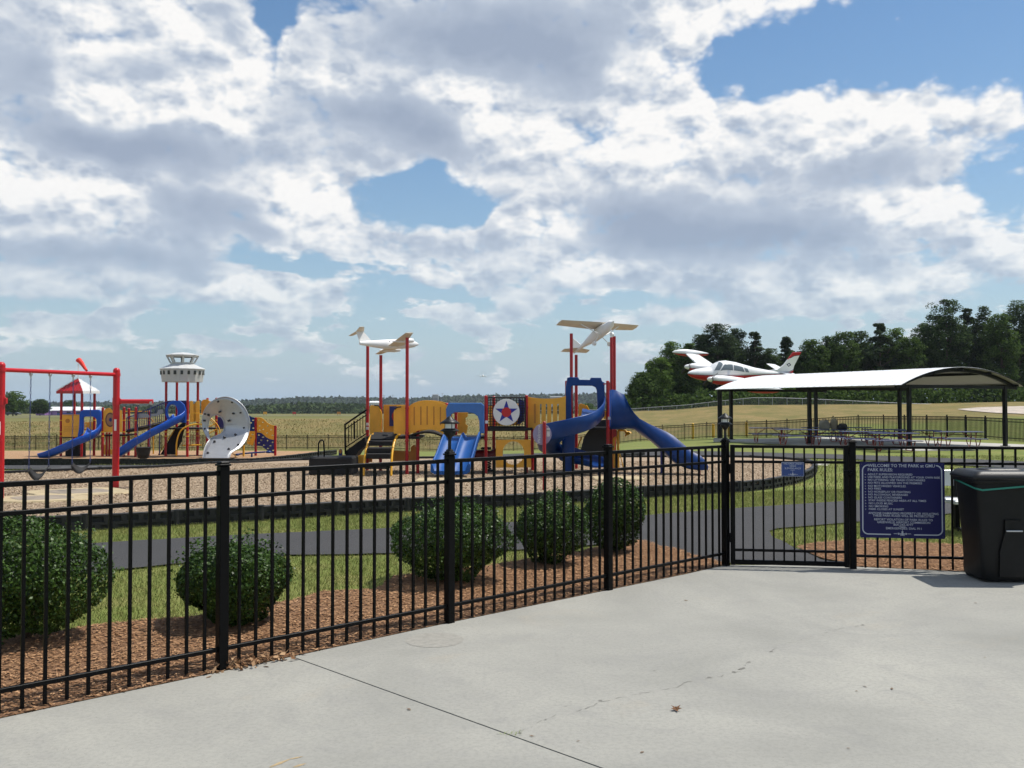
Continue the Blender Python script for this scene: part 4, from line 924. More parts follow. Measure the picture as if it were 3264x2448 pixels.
# decks
def deck(parent, corners_px, y, d0, d1, m=None):
    a, b = corners_px; p = [P(a, y, d0), P(b, y, d0)]; q = [Vector((p[1].x, d1, p[0].z)), Vector((p[0].x, d1, p[0].z))]
    return MB().prism([Vector((v.x, v.y, p[0].z - .06)) for v in p + q], (0, 0, .06)).build('deck', m or rub, parent)
deck(ns, (1168, 1336), 1391, 21.8, 23.2); deck(ns, (1422, 1550), 1391, 21.9, 23.0); deck(ns, (1549, 1698), 1364, 21.9, 23.1); deck(ns, (1806, 1942), 1362, 22.2, 23.3)
# model twin-engine aircraft on three poles
B3, C3 = P(*B_[:2], B_[2]), P(*C_[:2], C_[2]); wc = (B3 + C3) / 2 + Vector((0, 0, .05)); side = (C3 - B3)
fw_ = Vector((side.y, -side.x, 0)).normalized() * -1; fw_ = fw_ if fw_.x > 0 else -fw_
fr_ = frame(wc, fw_ + Vector((0, 0, .06)), side)
ma_ = MB(); body_loft(ma_, [(.66, .02, -.03, .02), (.56, .065, -.075, .07), (.38, .12, -.105, .10), (.15, .13, -.11, .11), (-.25, .125, -.10, .10), (-.6, .11, -.04, .065), (-.88, .10, .02, .03)], fr_)
mdl = ma_.build('model_aircraft', mwhite, ns)
m = MB(); L2 = side.length / 2 * 1.20
for s in (-1, 1): blade_wing(m, (0, -.06), .26, -.20, (s * L2, .02), .10, -.10, .05, fr_)
m.build('wing', cream, mdl)
for s in (-1, 1):
    e = MB(); body_loft(e, [(.36, -.01, -.03, .01), (.33, .03, -.06, .045), (.2, .045, -.075, .055), (-.05, .03, -.06, .045), (-.22, -.01, -.03, .01)], lambda x, y, z, s=s: fr_(x, s * .40 + y, z - .01)); e.build('engine', mwhite, mdl)
m = MB(); m.prism([fr_(-.55, -.008, .08), fr_(-.74, -.008, .34), fr_(-.93, -.008, .36), fr_(-.86, -.008, .05)], fr_(0, .008, 0) - fr_(0, -.008, 0)); m.build('fin', mwhite, mdl)
m = MB()
for s in (-1, 1): blade_wing(m, (0, .35), -.72, -.93, (s * .36, .35), -.86, -.98, .03, fr_)
m.build('tailplane', cream, mdl)
m = MB()
for k in range(5): 
    for s in (-1, 1): m.cyl(fr_(.20 - k * .085, s * .070, .055), fr_(.20 - k * .085, s * .098, .055), .017, n=8)
m.build('window', mat('dark_glass', (.05, .06, .08), .15), mdl)
# model high-wing aircraft on four poles
oc = P(1912, 1056, 22.75); _f2 = frame(oc, Vector((.50, -.77, .41)), Vector((.85, .53, 0))); fr2 = lambda x, y, z: _f2(x * 1.22 + .02, y * 1.07, z * 1.1); fwd = Vector((.50, -.77, .41))
m = MB(); body_loft(m, [(.42, .0, -.06, .03), (.36, .05, -.12, .075), (.20, .07, -.15, .095), (.02, .11, -.16, .10), (-.20, .11, -.15, .095), (-.6, .04, -.06, .05), (-.98, .02, -.02, .02)], fr2); md2 = m.build('model_aircraft', mwhite, ns)
m = MB()
for s in (-1, 1): blade_wing(m, (0, .125), .16, -.16, (s * 1.12, .15), .10, -.12, .045, fr2)
m.build('wing', cream, md2)
m = MB()
for s in (-1, 1): m.tube([fr2(.05, s * .08, -.13), fr2(.03, s * .55, .12)], .012, 6)
m.build('strut', mwhite, md2)
m = MB(); m.prism([fr2(-.68, -.006, .03), fr2(-.86, -.006, .30), fr2(-1.02, -.006, .30), fr2(-.99, -.006, .0)], fr2(0, .006, 0) - fr2(0, -.006, 0)); m.build('fin', mwhite, md2)
m = MB()
for s in (-1, 1): blade_wing(m, (0, .01), -.76, -.98, (s * .38, .01), -.84, -.98, .025, fr2)
m.build('tailplane', cream, md2)
for x, y, z in ((.30, 0, -.27), (-.06, -.22, -.29), (-.06, .22, -.29)):
    g = MB().tube([fr2(x, y * .3, -.12), fr2(x, y, z)], .010, 6).build('gear_leg', mwhite, md2); MB().cyl(fr2(x, y - .025, z), fr2(x, y + .025, z), .055, n=14).build('wheel', mwhite, g)
MB().lathe([(.035, 0), (.03, .03), (.012, .06), (.003, .07)], fr2(.41, 0, -.03), 12, axis=fwd).build('spinner', mwhite, md2)
# yellow panels
def arc_top(x0, x1, yt, yb, r=45, right=True):
    return None
panel('panel', yel, ns, Z(z3, [(650, 875), (662, 866), (720, 866), (745, 885), (758, 930), (758, 1130), (650, 1135)]), 22.8)
panel('panel', yel, ns, Z(z3, [(780, 862), (1012, 862), (1012, 1130), (780, 1130)]), 23.15)
pb_ = panel('panel', dblu, ns, Z(z3, [(835, 876), (900, 876), (900, 1060), (835, 1060)]), 23.10); panel('red_disc', red, pb_, ellipse(*z3(905, 970), 16, 18), 23.07, anchor=z3(905, 970))
panel('panel', yel, ns, Z(z3, [(875, 930), (890, 890), (925, 868), (1005, 866), (1005, 1140), (875, 1130)]), 21.85)
for x0, y0, x1, y1, xm, ym in ((690, 868, 752, 900, 730, 870), (885, 905, 945, 880, 905, 885)):
    a, b, c = P(*z3(x0, y0), 21.78 if x0 > 800 else 22.7), P(*z3(x1, y1), 21.78 if x0 > 800 else 22.7), P(*z3(xm, ym), 21.78 if x0 > 800 else 22.7)
    MB().tube(cat([a, c, b], 4), .016, 6).build('grip', rub, ns)
for xs in (742,):
    MB().tube(cat([P(*z3(735, 900), 22.72), P(*z3(756, 940), 22.72), P(*z3(750, 1030), 22.72), P(*z3(744, 1060), 22.72)], 4), .018, 6).build('grab_bar', yelt, ns)
# arched bridge
top = smooth_loop(Z(z3, [(1012, 880), (1060, 848), (1120, 826), (1190, 820), (1270, 828), (1335, 848), (1388, 872)]), 4, False); bot = smooth_loop(Z(z3, [(1352, 1142), (1310, 1118), (1250, 1096), (1190, 1090), (1120, 1098), (1060, 1120), (1012, 1145)]), 4, False)
slots = [rrect(*z3(x - 6, 872 + abs(x - 1190) * .06), *z3(x + 6, 1050 + abs(x - 1190) * .03), 1.6) for x in (1068, 1130, 1190, 1253, 1315)]
panel('bridge_side', yel, ns, top + bot, 21.85, th=.03, holes=[], anchor=z3(1190, 1000))
for s in slots: panel('groove', orange, ns, s, 21.832, th=.006, anchor=s[0], bev=0)
dx_ = lambda pts, k: [(x + k, y) for x, y in pts]
panel('bridge_side', yel, ns, dx_(top, 16) + dx_(bot, 16), 22.9, th=.03, anchor=z3(1190, 1000))
fl_ = [P(*z3(x, y), 21.9) for x, y in ((950, 1158), (1030, 1140), (1100, 1118), (1190, 1106), (1280, 1120), (1350, 1158))]
mb = MB(); r0 = [[p, p + Vector((0, 0, -.06)), p + Vector((.02, .98, -.06)), p + Vector((.02, .98, 0))] for p in cat(fl_, 4)]; mb.loft(r0); mb.build('bridge_floor', rub, ns)
panel('panel', yel, ns, Z(z3, [(1480, 935), (1572, 935), (1572, 970), (1552, 985), (1552, 1040), (1572, 1060), (1562, 1130), (1480, 1130)]), 22.95)
# star panel in black net frame
fx0, fx1, fy0, fy1 = 160, 515, 792, 1068
frm = MB()
q = [P(*z4(x, y), 21.95) for x, y in ((fx0, fy0), (fx1, fy0), (fx1, fy1), (fx0, fy1))]
for a, b in zip(q, q[1:] + q[:1]): frm.cyl(a, b, .018, n=8)
sf = frm.build('net_frame', rub, ns); net = MB()
for k in range(1, 13): t = k / 13; net.cyl(q[0].lerp(q[1], t), q[3].lerp(q[2], t), .008, n=4)
for k in range(1, 11): t = k / 11; net.cyl(q[0].lerp(q[3], t), q[1].lerp(q[2], t), .008, n=4)
net.build('net', rub, sf)
panel('panel', yel, ns, Z(z4, [(175, 870), (470, 850), (470, 1050), (175, 1060)]), 23.0); panel('panel', dblu, ns, Z(z4, [(455, 800), (505, 830), (505, 1010), (470, 1035), (440, 1040), (455, 960)]), 22.6)
sc_ = z4(338, 930); st = panel('star_disc', whi, ns, ellipse(*sc_, 41.8, 41.8, 40), 21.90, anchor=sc_, th=.02)
pts = []
for k in range(10):
    rr = 37 if k % 2 == 0 else 14.5; a = -math.pi / 2 + k * math.pi / 5; pts.append((sc_[0] + rr * math.cos(a), sc_[1] + rr * math.sin(a)))
panel('star', mat('star_blue', (.015, .022, .30), .4), st, pts, 21.886, anchor=sc_, th=.006, bev=0); panel('star_centre', mat('star_red', (.50, .012, .014), .4), st, ellipse(*sc_, 15.3, 15.6, 28), 21.880, anchor=sc_, th=.006, bev=0)
MB().bar(P(*z4(150, 1088), 21.9), P(*z4(525, 1088), 22.1), .06, .10).build('deck_edge', rub, ns)
panel('crawl_panel', yel, ns, Z(z4, [(240, 1192), (565, 1190), (572, 1450), (240, 1452)]), 22.0, holes=[ellipse(*z4(404, 1315), 35, 38, 28)], anchor=z4(404, 1200), th=.03)
# slotted yellow panel
topc = smooth_loop(Z(z4, [(540, 785), (600, 796), (720, 803), (830, 796), (897, 780)]), 4, False)
sl = [rrect(*z4(x - 9, 850), *z4(x + 9, 1035), 2.8) for x in (663, 717, 770, 826)]
panel('slot_panel', yel, ns, topc + Z(z4, [(897, 1040), (760, 1090), (600, 1090), (540, 1075)]), 22.2, yaw=R(-8), holes=sl, anchor=z4(720, 900), th=.03)
s0 = rrect(*z4(598, 850), *z4(616, 1035), 2.8); panel('groove', orange, ns, s0, 22.17, yaw=R(-8), th=.006, anchor=s0[0], bev=0)
# blue hood and double slide
hood = rrect(*z3(1380, 850), *z3(1722, 1120), 9)
hood = Z(z3, [(1400, 850), (1700, 850), (1722, 870), (1722, 1122), (1694, 1122), (1690, 1010), (1672, 960), (1630, 932), (1560, 922), (1450, 924), (1412, 945), (1404, 990), (1380, 990), (1376, 900)])
panel('slide_hood', mat('blue_hood', (.045, .15, .42), .3, var=.1), ns, hood, 21.75, th=.10, anchor=z3(1550, 880), bev=.02)
T0, T1 = P(1420, 1394, 21.75), P(1533, 1386, 21.75); U0, U1 = on_chips(1372, 1522), on_chips(1498, 1522)
def chute_row(T0, T1, U0, U1, nl=2):
    prof = []; rings = []
    for k in range(13):
        s = k / 12; zc = s ** .92; a = T0.lerp(U0, s); b = T1.lerp(U1, s); h = T0.z + .02 - (T0.z - U0.z - .16) * (s - .10 * math.sin(2 * math.pi * s) * .5); lip = .0 if s < .93 else -.03
        rg = []
        xs = [0, .02, .05, .10, .40, .455, .48, .50, .52, .545, .60, .90, .95, .98, 1.0]; zs = [.14, .16, .13, .0, -.01, .06, .11, .125, .11, .06, -.01, .0, .13, .16, .14]
        for x, z in zip(xs, zs): p = a.lerp(b, x); rg.append(Vector((p.x, p.y, h + z * (1 if s > .04 else .8) + lip)))
        for x, z in zip((1.0, .9, .5, .1, 0), (-.02, -.08, -.09, -.08, -.02)): p = a.lerp(b, x); rg.append(Vector((p.x, p.y, h + z + lip)))
        rings.append(rg)
    return MB().loft(rings)
chute_row(T0, T1, U0, U1).build('double_slide', mat('sunlit_slide_blue', (.012, .085, .30), .5, spec=.25, var=.12, vscale=3), ns)  # lighter copy of the slide blue, its sunlit tone put into the colour
# spiral slide: hood frame, then the chute winding to the ground
hd = Z(z4, [(915, 640), (918, 612), (940, 605), (1010, 608), (1025, 630), (1130, 632), (1140, 612), (1225, 612), (1236, 645), (1258, 655), (1258, 960), (1240, 985), (1215, 985), (1205, 900), (1198, 720), (1185, 690), (1150, 674), (960, 672), (942, 690), (945, 960), (950, 1005), (905, 1040), (903, 700)])
panel('slide_hood', blu, ns, hd, 22.25, th=.09, anchor=z4(1080, 640), bev=.018)
sp = [P(*z4(1165, 905), 22.4), P(*z4(1150, 985), 21.8), P(*z4(1075, 1065), 21.2), P(*z4(950, 1120), 20.95), P(*z4(820, 1170), 21.0), P(*z4(740, 1225), 21.45), P(*z4(745, 1290), 22.0), P(*z4(850, 1350), 22.3), P(*z4(980, 1385), 22.0), P(*z4(1100, 1405), 21.5), P(*z4(1210, 1430), 21.1)]
pth = cat(sp, 5); n = len(pth)
wal = [.34 if k / n < .62 else max(.15, .34 - (k / n - .62) * .7) for k in range(n)]
sweep_chute('spiral_slide', ns, blu, pth, .50, wal, flare=[.03 if k / n < .35 else .12 for k in range(n)])
c = P(*z4(925, 1200), 21.7); MB().cyl(Vector((c.x, c.y, GZ(c.x, c.y))), c + Vector((0, 0, .2)), .13, .16, n=18).build('slide_support', blu, ns)
c2 = P(*z4(1215, 1500), 21.2); MB().cyl(Vector((c2.x, c2.y, GZ(c2.x, c2.y))), P(*z4(1215, 1440), 21.2), .03, n=8).build('slide_support', blu, ns)
panel('climbing_panel', mat('dark_rubber_panel', (.035, .037, .036), .6, bump=.2), ns, Z(z4, [(1075, 1160), (1150, 1060), (1240, 1005), (1288, 1000), (1288, 1400), (1010, 1400)]), 22.9, th=.06, anchor=z4(1200, 1200))
panel('panel', yel, ns, Z(z4, [(1022, 860), (1040, 850), (1075, 860), (1100, 890), (1112, 930), (1112, 1000), (1022, 1000)]), 23.3); MB().tube(cat([P(*z4(1090, 865), 23.25), P(*z4(1112, 900), 23.25), P(*z4(1115, 950), 23.25), P(*z4(1110, 985), 23.25)], 4), .02, 6).build('grab_bar', yelt, ns)
panel('panel', yel, ns, Z(z4, [(1258, 920), (1290, 925), (1290, 1000), (1258, 990)]), 22.3); MB().bar(P(*z4(1255, 665), 22.2), P(*z4(1300, 660), 22.2), .03, .03).build('cross_bar', red, ns)
MB().tube([P(*z4(1000, 1290), 23.4), P(*z4(1050, 1160), 23.4)], .02, 6).build('climber_rail', yelt, ns)
# long straight slide on the right, seen from the side
up = Z(z5, [(548, 335), (600, 345), (700, 400), (730, 460), (760, 530), (815, 610), (880, 680), (990, 740), (1100, 790), (1200, 835), (1285, 885), (1350, 940), (1420, 1000), (1500, 1070), (1600, 1115), (1660, 1180), (1690, 1245)])
lw = Z(z5, [(548, 805), (640, 806), (740, 795), (830, 802), (900, 850), (960, 893), (1000, 920), (1060, 962), (1120, 1015), (1180, 1070), (1240, 1130), (1300, 1190), (1370, 1235), (1440, 1265), (1500, 1282), (1600, 1292), (1680, 1288)])
def side_slide(dn, df):
    n = len(up); rings = []
    for k in range(n):
        s = k / (n - 1); d1, d2 = dn - .9 * s, df - .9 * s; a, b = P(*up[k], d1), P(*lw[k], d1); c_, e_ = P(*up[k], d2), P(*lw[k], d2)
        c_ = Vector((a.x, d2, a.z)); e_ = Vector((b.x, d2, b.z)); fl = Vector((0, 0, .05 + .02 * s)); sh = Vector((0, .035, 0))
        rings.append([a, b + (a - b) * .12, b + Vector((0, .10, 0)), (b + e_) / 2 + Vector((0, 0, -.01)), e_ - Vector((0, .10, 0)), e_ + (c_ - e_) * .12, c_, c_ - sh, e_ + fl - sh + Vector((0, 0, .02)), e_ + fl - Vector((0, .12, 0)), (b + e_) / 2 + fl, b + fl + Vector((0, .12, 0)), b + fl + sh + Vector((0, 0, .02)), a + sh])
    return MB().loft(rings)
side_slide(22.05, 22.75).build('straight_slide', blu, ns)
e1 = P(*z5(1585, 1290), 21.4); MB().cyl(Vector((e1.x, e1.y, GZ(e1.x, e1.y) - .02)), e1, .025, n=8).build('slide_support', red, ns)
e2 = P(*z5(1140, 1000), 21.9); MB().cyl(Vector((e2.x, e2.y, GZ(e2.x, e2.y) - .02)), e2, .035, n=10).build('slide_support', dblu, ns)
# arched ladder climber
zf = lambda x, y, d: P(*z3(x, y), d)
lr = cat([zf(692, 1132, 22.0), zf(655, 1165, 21.75), zf(625, 1240, 21.5), zf(600, 1370, 21.25), zf(590, 1530, 21.1)], 5); rr_ = cat([zf(938, 1132, 22.0), zf(900, 1165, 21.75), zf(872, 1240, 21.5), zf(855, 1370, 21.25), zf(850, 1530, 21.1)], 5)
for r_ in (lr, rr_): MB().tube(r_, .028, 8).build('ladder_rail', yelt, ns)
for k in (3, 6, 9, 12, 14, 17): MB().bar(lr[k] + Vector((.03, 0, 0)), rr_[k] - Vector((.03, 0, 0)), .16, .115 if k > 5 else .06, .01, up=Vector((0, -.7, .7)).normalized() if k < 8 else Vector((0, -.1, 1)).normalized()).build('tread', rub, ns)
for r_ in (lr, rr_):
    for k in (2, 5, 8, 11): MB().ball(r_[k] + Vector((0, -.025, 0)), .022, 8).build('rail_clamp', yelt, ns)
# transfer steps with black railing
st0 = zf(430, 1340, 22.9); st1 = zf(600, 1170, 23.0)
MB().prism([zf(415, 1300, 22.6), zf(600, 1165, 22.6), zf(615, 1240, 22.6), zf(540, 1300, 22.6), zf(500, 1370, 22.6), zf(425, 1372, 22.6)], (0, .75, 0)).build('stair', rub, ns)
rail = MB().tube(cat([zf(418, 1330, 22.5), zf(415, 1070, 22.5), zf(432, 1035, 22.5), zf(618, 908, 22.5)], 4), .022, 8).tube([zf(418, 1090, 22.5), zf(618, 955, 22.5)], .014, 6).tube([zf(418, 1262, 22.5), zf(618, 1130, 22.5)], .014, 6); rail.build('railing', blk, ns)
for k in range(7):
    x = 448 + k * 27; MB().cyl(zf(x, 1070 - (x - 418) * .675, 22.5), zf(x, 1240 - (x - 418) * .66, 22.5), .010 if k != 2 else .022, n=6).build('baluster', blk, ns)
MB().box((zf(310, 1430, 22.0)), (1.02, .85, .42), bev=.03).build('transfer_platform', rub, ns)
MB().tube(cat([zf(163, 1430, 21.9), zf(163, 1250, 21.9), zf(180, 1200, 21.9), zf(205, 1198, 21.9), zf(216, 1240, 21.9), zf(218, 1430, 21.9)], 5), .018, 8).build('grab_hoop', blk, ns)
panel('panel', yel, ns, Z(z3, [(420, 1420), (425, 1395), (480, 1380), (520, 1350), (560, 1335), (592, 1335), (592, 1418)]), 22.5)
p = zf(372, 1310, 23.0); kb = panel('panel', dblu, ns, Z(z3, [(356, 1350), (356, 1295), (366, 1277), (378, 1277), (388, 1295), (388, 1350)]), 23.0); panel('inset', orange, kb, ellipse(*z3(371, 1300), 3.4, 6), 22.98, anchor=z3(371, 1300)); MB().bar(zf(388, 1336, 23.0), zf(425, 1340, 23.0), .04, .03).build('bracket', yelt, ns)
panel('low_wall', orange, ns, Z(z3, [(862, 1292), (1035, 1300), (1040, 1260), (1058, 1242), (1076, 1242), (1086, 1265), (1086, 1385), (862, 1392)]), 22.3, th=.05)
panel('low_wall', orange, ns, Z(z3, [(600, 1300), (670, 1330), (670, 1400), (600, 1400)]), 23.2, th=.03)
# talking horn and slanting bars under the right deck
hp = cat([P(*z5(630, 1300), 22.6), P(*z5(628, 1000), 22.6), P(*z5(628, 840), 22.6), P(*z5(650, 815), 22.6), P(*z5(700, 820), 22.6), P(*z5(735, 850), 22.6)], 5)
MB().tube(hp[:-4], .028, 8).build('horn_pipe', yelt, ns); MB().tube(hp[-5:] + [P(*z5(745, 868), 22.6)], [.03, .032, .04, .055, .08, .10], 10).build('horn_bell', yelt, ns)
for x0, x1 in ((572, 560), (590, 575), (600, 690), (580, 590)): MB().tube([P(*z5(x0, 880), 22.55), P(*z5(x1, 1265), 22.4)], .013, 6).build('slanting_bar', yelt, ns)
panel('activity_panel', red, ns, Z(z5, [(568, 815), (606, 812), (606, 880), (570, 905)]), 22.5)
# wear pads, toy rider and welcome sign
for a, b, w, h, lab in ((1440, 1533, .75, .35, 'tan landing mat on the chips at the foot of the double slide'), (1970, 1527, .55, .4, 'tan landing mat on the chips below the long straight slide')):
    c = on_chips(a, b); tag(MB().box(c + Vector((0, 0, .015)), (w * 2, h * 2, .05), bev=.02).build('landing_mat', tan_mat, None, org=c), lab, 'mat', 'tan landing mats')
rp = on_chips(1556, 1503); rd_ = thing('spring_rider', rp, 'dark red spring rider beside the double slide', 'spring rider'); drk = mat('dark_red_plastic', (.16, .012, .016), .4)
sp_ = [rp + Vector((.07 * math.cos(t), .07 * math.sin(t), .02 + t * .009)) for t in np.linspace(0, 8 * math.pi, 60)]
MB().tube(sp_, .016, 6).build('spring', rub, rd_); MB().box(rp + Vector((0, 0, .02)), (.3, .3, .05), bev=.01).build('foot_plate', rub, rd_)
MB().loft([[rp + Vector((x, w * math.cos(a), z + h * math.sin(a))) for a in np.linspace(0, 2 * math.pi, 12, endpoint=False)] for x, z, w, h in ((-.36, .42, .06, .08), (-.22, .40, .14, .14), (.05, .38, .15, .13), (.22, .44, .12, .15), (.36, .52, .08, .10))]).build('body', drk, rd_)
MB().box(rp + Vector((-.05, 0, .57)), (.26, .24, .05), bev=.02).build('saddle', rub, rd_); MB().cyl(rp + Vector((.2, -.2, .68)), rp + Vector((.2, .2, .68)), .016, n=8).cyl(rp + Vector((.2, 0, .55)), rp + Vector((.2, 0, .68)), .016, n=8).build('handlebar', rub, rd_)
wb = on_chips(1735, 1563); wt = P(1732.5, 1347, wb.y); ws = thing('welcome_sign', wb, 'round lilac welcome sign on a red post', 'sign')
MB().cyl(wb - Vector((0, 0, .05)), Vector((wb.x, wb.y, wt.z)), .032, n=12).ball((wb.x, wb.y, wt.z), .034, 12, sc=(1, 1, .7)).build('post', red, ws)
wcn = z4(676, 1140); dk = wb.y + .05; lil = mat('lilac_board', (.33, .28, .42), .45)
panel('disc', lil, ws, ellipse(*wcn, 28.8, 33, 36), dk, anchor=wcn, th=.012); A = P(*z4(660, 1225), dk - .012)
vs, fs = text_geo('Welcome', .088); MB().add([A + Vector((-v.y, -.001, v.x)) for v in vs], fs).build('lettering', mat('sign_white', (.85, .85, .85), .5), ws)['kind'] = 'stuff'
for x, y, w, h in ((718, 1095, 15, 14), (718, 1130, 15, 30)): panel('picture', whi, ws, rrect(*z4(x, y - h), *z4(x + 30, y + h), 2), dk - .012, th=.003, anchor=z4(x, y), bev=0)
# ================================================================== farther play structure
FD0 = 35.8
fb = on_chips(470, 1458); fs_ = thing('play_structure', fb, 'play structure with a white control tower, hip roof and two blue slides', 'playground')
def fp(px, top, d, cap=True, r=.05): return pole(fs_, px, top, d, r=r, cap=cap, clamps=(.84, 1.0, 1.45), cm=yelt)
for x, t, d in ((196, 1250, 36.0), (237.5, 1252, 37.0), (261.6, 1250, 35.6), (301.4, 1252, 36.4)): fp(x, t, d, False)
for x, y, d in ((1088, 735, 35.7), (1312, 730, 35.9), (1363, 742, 36.8), (1438, 730, 35.6), (1575, 770, 36.8)): fp(*z1(x, y), d)
for x, t, d in ((513, 540, 35.9), (648, 540, 37.2), (785, 540, 35.5), (912, 540, 36.6)): fp(*z2(x, t), d, False)
for x, y, d in ((1032, 755, 37.2), (1145, 752, 37.4)): fp(*z2(x, y), d)
for x in (1130, 1158): pole(fs_, *z1(x, 990), 36.0, r=.04, cap=False)
# hip roof
ap = P(*z1(828, 418), 36.25); cl, cf, crr, cbk = P(*z1(598, 552), 36.0), P(*z1(876, 552), 35.35), P(*z1(1054, 552), 36.4), P(*z1(790, 552), 37.2)
def roof_face(a, b, m): 
    o = MB().prism([a, b, ap], Vector((0, 0, -.03))).build('roof_face', m, fs_); k = MB()
    for i in range(1, 9):
        p = a.lerp(b, i / 9); w = 1 - abs(2 * i / 9 - 1); q = p.lerp(ap, 1 - abs(2 * i / 9 - 1)); q = p + (ap - (a + b) / 2) * (1 - abs(2 * i / 9 - 1)); MB().bar(p + Vector((0, 0, .012)), q + Vector((0, 0, .012)), .03, .02).build('rib', m, o)
roof_face(cl, cf, red); roof_face(cf, crr, whi); roof_face(crr, cbk, red); roof_face(cbk, cl, whi)
for a, b, m in ((cl, cf, red), (cf, crr, whi), (crr, cbk, red), (cbk, cl, whi)): MB().bar(a - Vector((0, 0, .05)), b - Vector((0, 0, .05)), .03, .10).build('fascia', m, fs_)
for a in (cf,): MB().bar(cl + Vector((0, 0, .03)), ap + Vector((0, 0, .02)), .05, .03).build('hip_cap', whi, fs_)
# windsock
wp0 = ap; wp1 = P(*z1(828, 265), 36.25); MB().cyl(wp0, wp1, .018, n=8).build('windsock_pole', whi, fs_)
a, b = P(*z1(828, 222), 36.2), P(*z1(918, 328), 36.0); n = 9; rg = []
u, v = perp(b - a)
for k in range(n):
    s = k / (n - 1); p = a.lerp(b, s) + Vector((0, 0, .03 * math.sin(s * 5))); r_ = .105 * (1 - .55 * s) * (1 + .06 * math.sin(k * 2.3)); rg.append([p + (u * math.cos(t) + v * math.sin(t)) * r_ for t in np.linspace(0, 2 * math.pi, 14, endpoint=False)])
MB().loft(rg, True, False).build('windsock', mat('windsock_fabric', (.72, .035, .02), .7, var=.1), fs_)
# decks and panels
deck(fs_, (196, 305), 1390, 35.7, 37.0); deck(fs_, (328, 396), 1385, 35.8, 36.9); deck(fs_, (528, 634), 1364, 35.6, 37.2); deck(fs_, (634, 700), 1364, 36.4, 37.5)
p_ = panel('panel', yel, fs_, Z(z1, [(658, 802), (848, 802), (848, 1036), (658, 1036)]), 35.55)
ln = MB()
for y in (812, 930, 945, 960, 975): 
    a, b = P(*z1(680, y), 35.535), P(*z1(820, y), 35.535); ln.bar(a, b, .003, .012)
ln.build('print', orange, p_); panel('print_badge', orange, p_, ellipse(*z1(715, 868), 7, 7), 35.53, anchor=z1(715, 868), th=.004, bev=0)
p_ = panel('panel', yel, fs_, Z(z1, [(1095, 757), (1290, 757), (1290, 985), (1095, 985)]), 35.6)
rc = z1(1165, 856); panel('dial_ring', mat('dial_brown', (.09, .04, .03), .5), p_, ellipse(*rc, 14.8, 22.5, 32), 35.58, anchor=rc, holes=[ellipse(*rc, 12.6, 19.5, 32)]); panel('dial', mat('dial_tan', (.34, .17, .08), .5), p_, ellipse(*rc, 12.4, 19, 32), 35.585, anchor=rc, th=.012); panel('dial_hub', dblu, p_, ellipse(*z1(1168, 856), 4, 6, 16), 35.57, anchor=rc, th=.01)
panel('panel', yel, fs_, Z(z1, [(1100, 1120), (1120, 1120), (1128, 1172), (1192, 1172), (1192, 1225), (1100, 1225)]), 36.0); panel('panel', yel, fs_, Z(z1, [(1108, 745), (1150, 732), (1180, 745), (1180, 760), (1108, 760)]), 36.6)
panel('panel', yel, fs_, Z(z1, [(880, 885), (985, 880), (985, 965), (880, 970)]), 37.2, holes=[ellipse(*z1(905, 905), 3, 3, 12), ellipse(*z1(905, 940), 3, 3, 12)])
MB().box(P(*z1(800, 1180), 36.4), (.62, .5, .62), bev=.05).build('crawl_tube', rub, fs_)
# curved blue slide below the hip roof
hd = Z(z1, [(852, 800), (862, 770), (890, 756), (1050, 756), (1066, 775), (1066, 960), (1040, 1010), (985, 1050), (980, 1000), (1022, 965), (1034, 900), (1030, 850), (1012, 828), (985, 816), (900, 816), (880, 830), (878, 960), (872, 1000), (830, 1040), (845, 960), (850, 880)])
panel('slide_hood', blub, fs_, hd, 35.5, th=.12, anchor=z1(960, 780), bev=.02)
sl = cat([P(*z1(1000, 960), 35.6), P(*z1(970, 1020), 35.2), P(*z1(900, 1070), 34.9), P(*z1(810, 1110), 34.7), P(*z1(710, 1160), 34.6), P(*z1(610, 1205), 34.6), P(*z1(520, 1235), 34.7), P(*z1(455, 1246), 34.8)], 4)
n = len(sl); sweep_chute('curved_slide', fs_, blub, sl, .45, [.30 - .18 * k / n for k in range(n)], flare=[.10] * n)
# inclined bridge with blue railings and grey aircraft cut-outs
for d in (35.75, 36.75):
    a0, a1 = P(*z1(1338, 838), d), P(*z2(520, 792), d); b0, b1 = P(*z1(1338, 965), d), P(*z2(520, 1035), d)
    MB().tube([a0, a1], .02, 6).tube([b0, b1], .02, 6).build('railing', dblu, fs_)
    n = 22
    for k in range(n + 1): t = k / n; MB().cyl(a0.lerp(a1, t), b0.lerp(b1, t), .015, n=5).build('baluster', dblu, fs_)
p0, p1 = P(*z1(1330, 972), 35.8), P(*z2(520, 1045), 35.8); MB().prism([p0, p1, p1 + Vector((0, 1.0, 0)), p0 + Vector((0, 1.0, 0))], (0, 0, -.07)).build('bridge_floor', rub, fs_)
panel('aircraft_cutout', gry, fs_, Z(z2, [(78, 985), (82, 968), (140, 968), (160, 945), (225, 940), (298, 960), (298, 990), (150, 998)]), 35.7); panel('aircraft_cutout', gry, fs_, Z(z2, [(305, 985), (320, 950), (395, 940), (415, 895), (470, 886), (480, 930), (400, 970), (340, 975)]), 35.7)
for y in (915, 1000): MB().cyl(P(*z2(-30, y), 37.2), P(*z2(310, y), 37.2), .022, n=6).build('cross_bar', yelt, fs_)
MB().tube(cat([P(*z2(300, 1000), 37.1), P(*z2(335, 1015), 37.1), P(*z2(345, 1045), 37.1)], 3), .022, 6).build('grab_bar', yelt, fs_)
for x in (30, 350): MB().cyl(P(*z2(x, 1180), 36.9), P(*z2(x, 1450), 36.9), .03, n=8).build('support', yelt, fs_)
MB().cyl(P(*z2(432, 1150), 35.9), P(*z2(428, 1465), 35.9), .025, n=8).build('support', dblu, fs_)
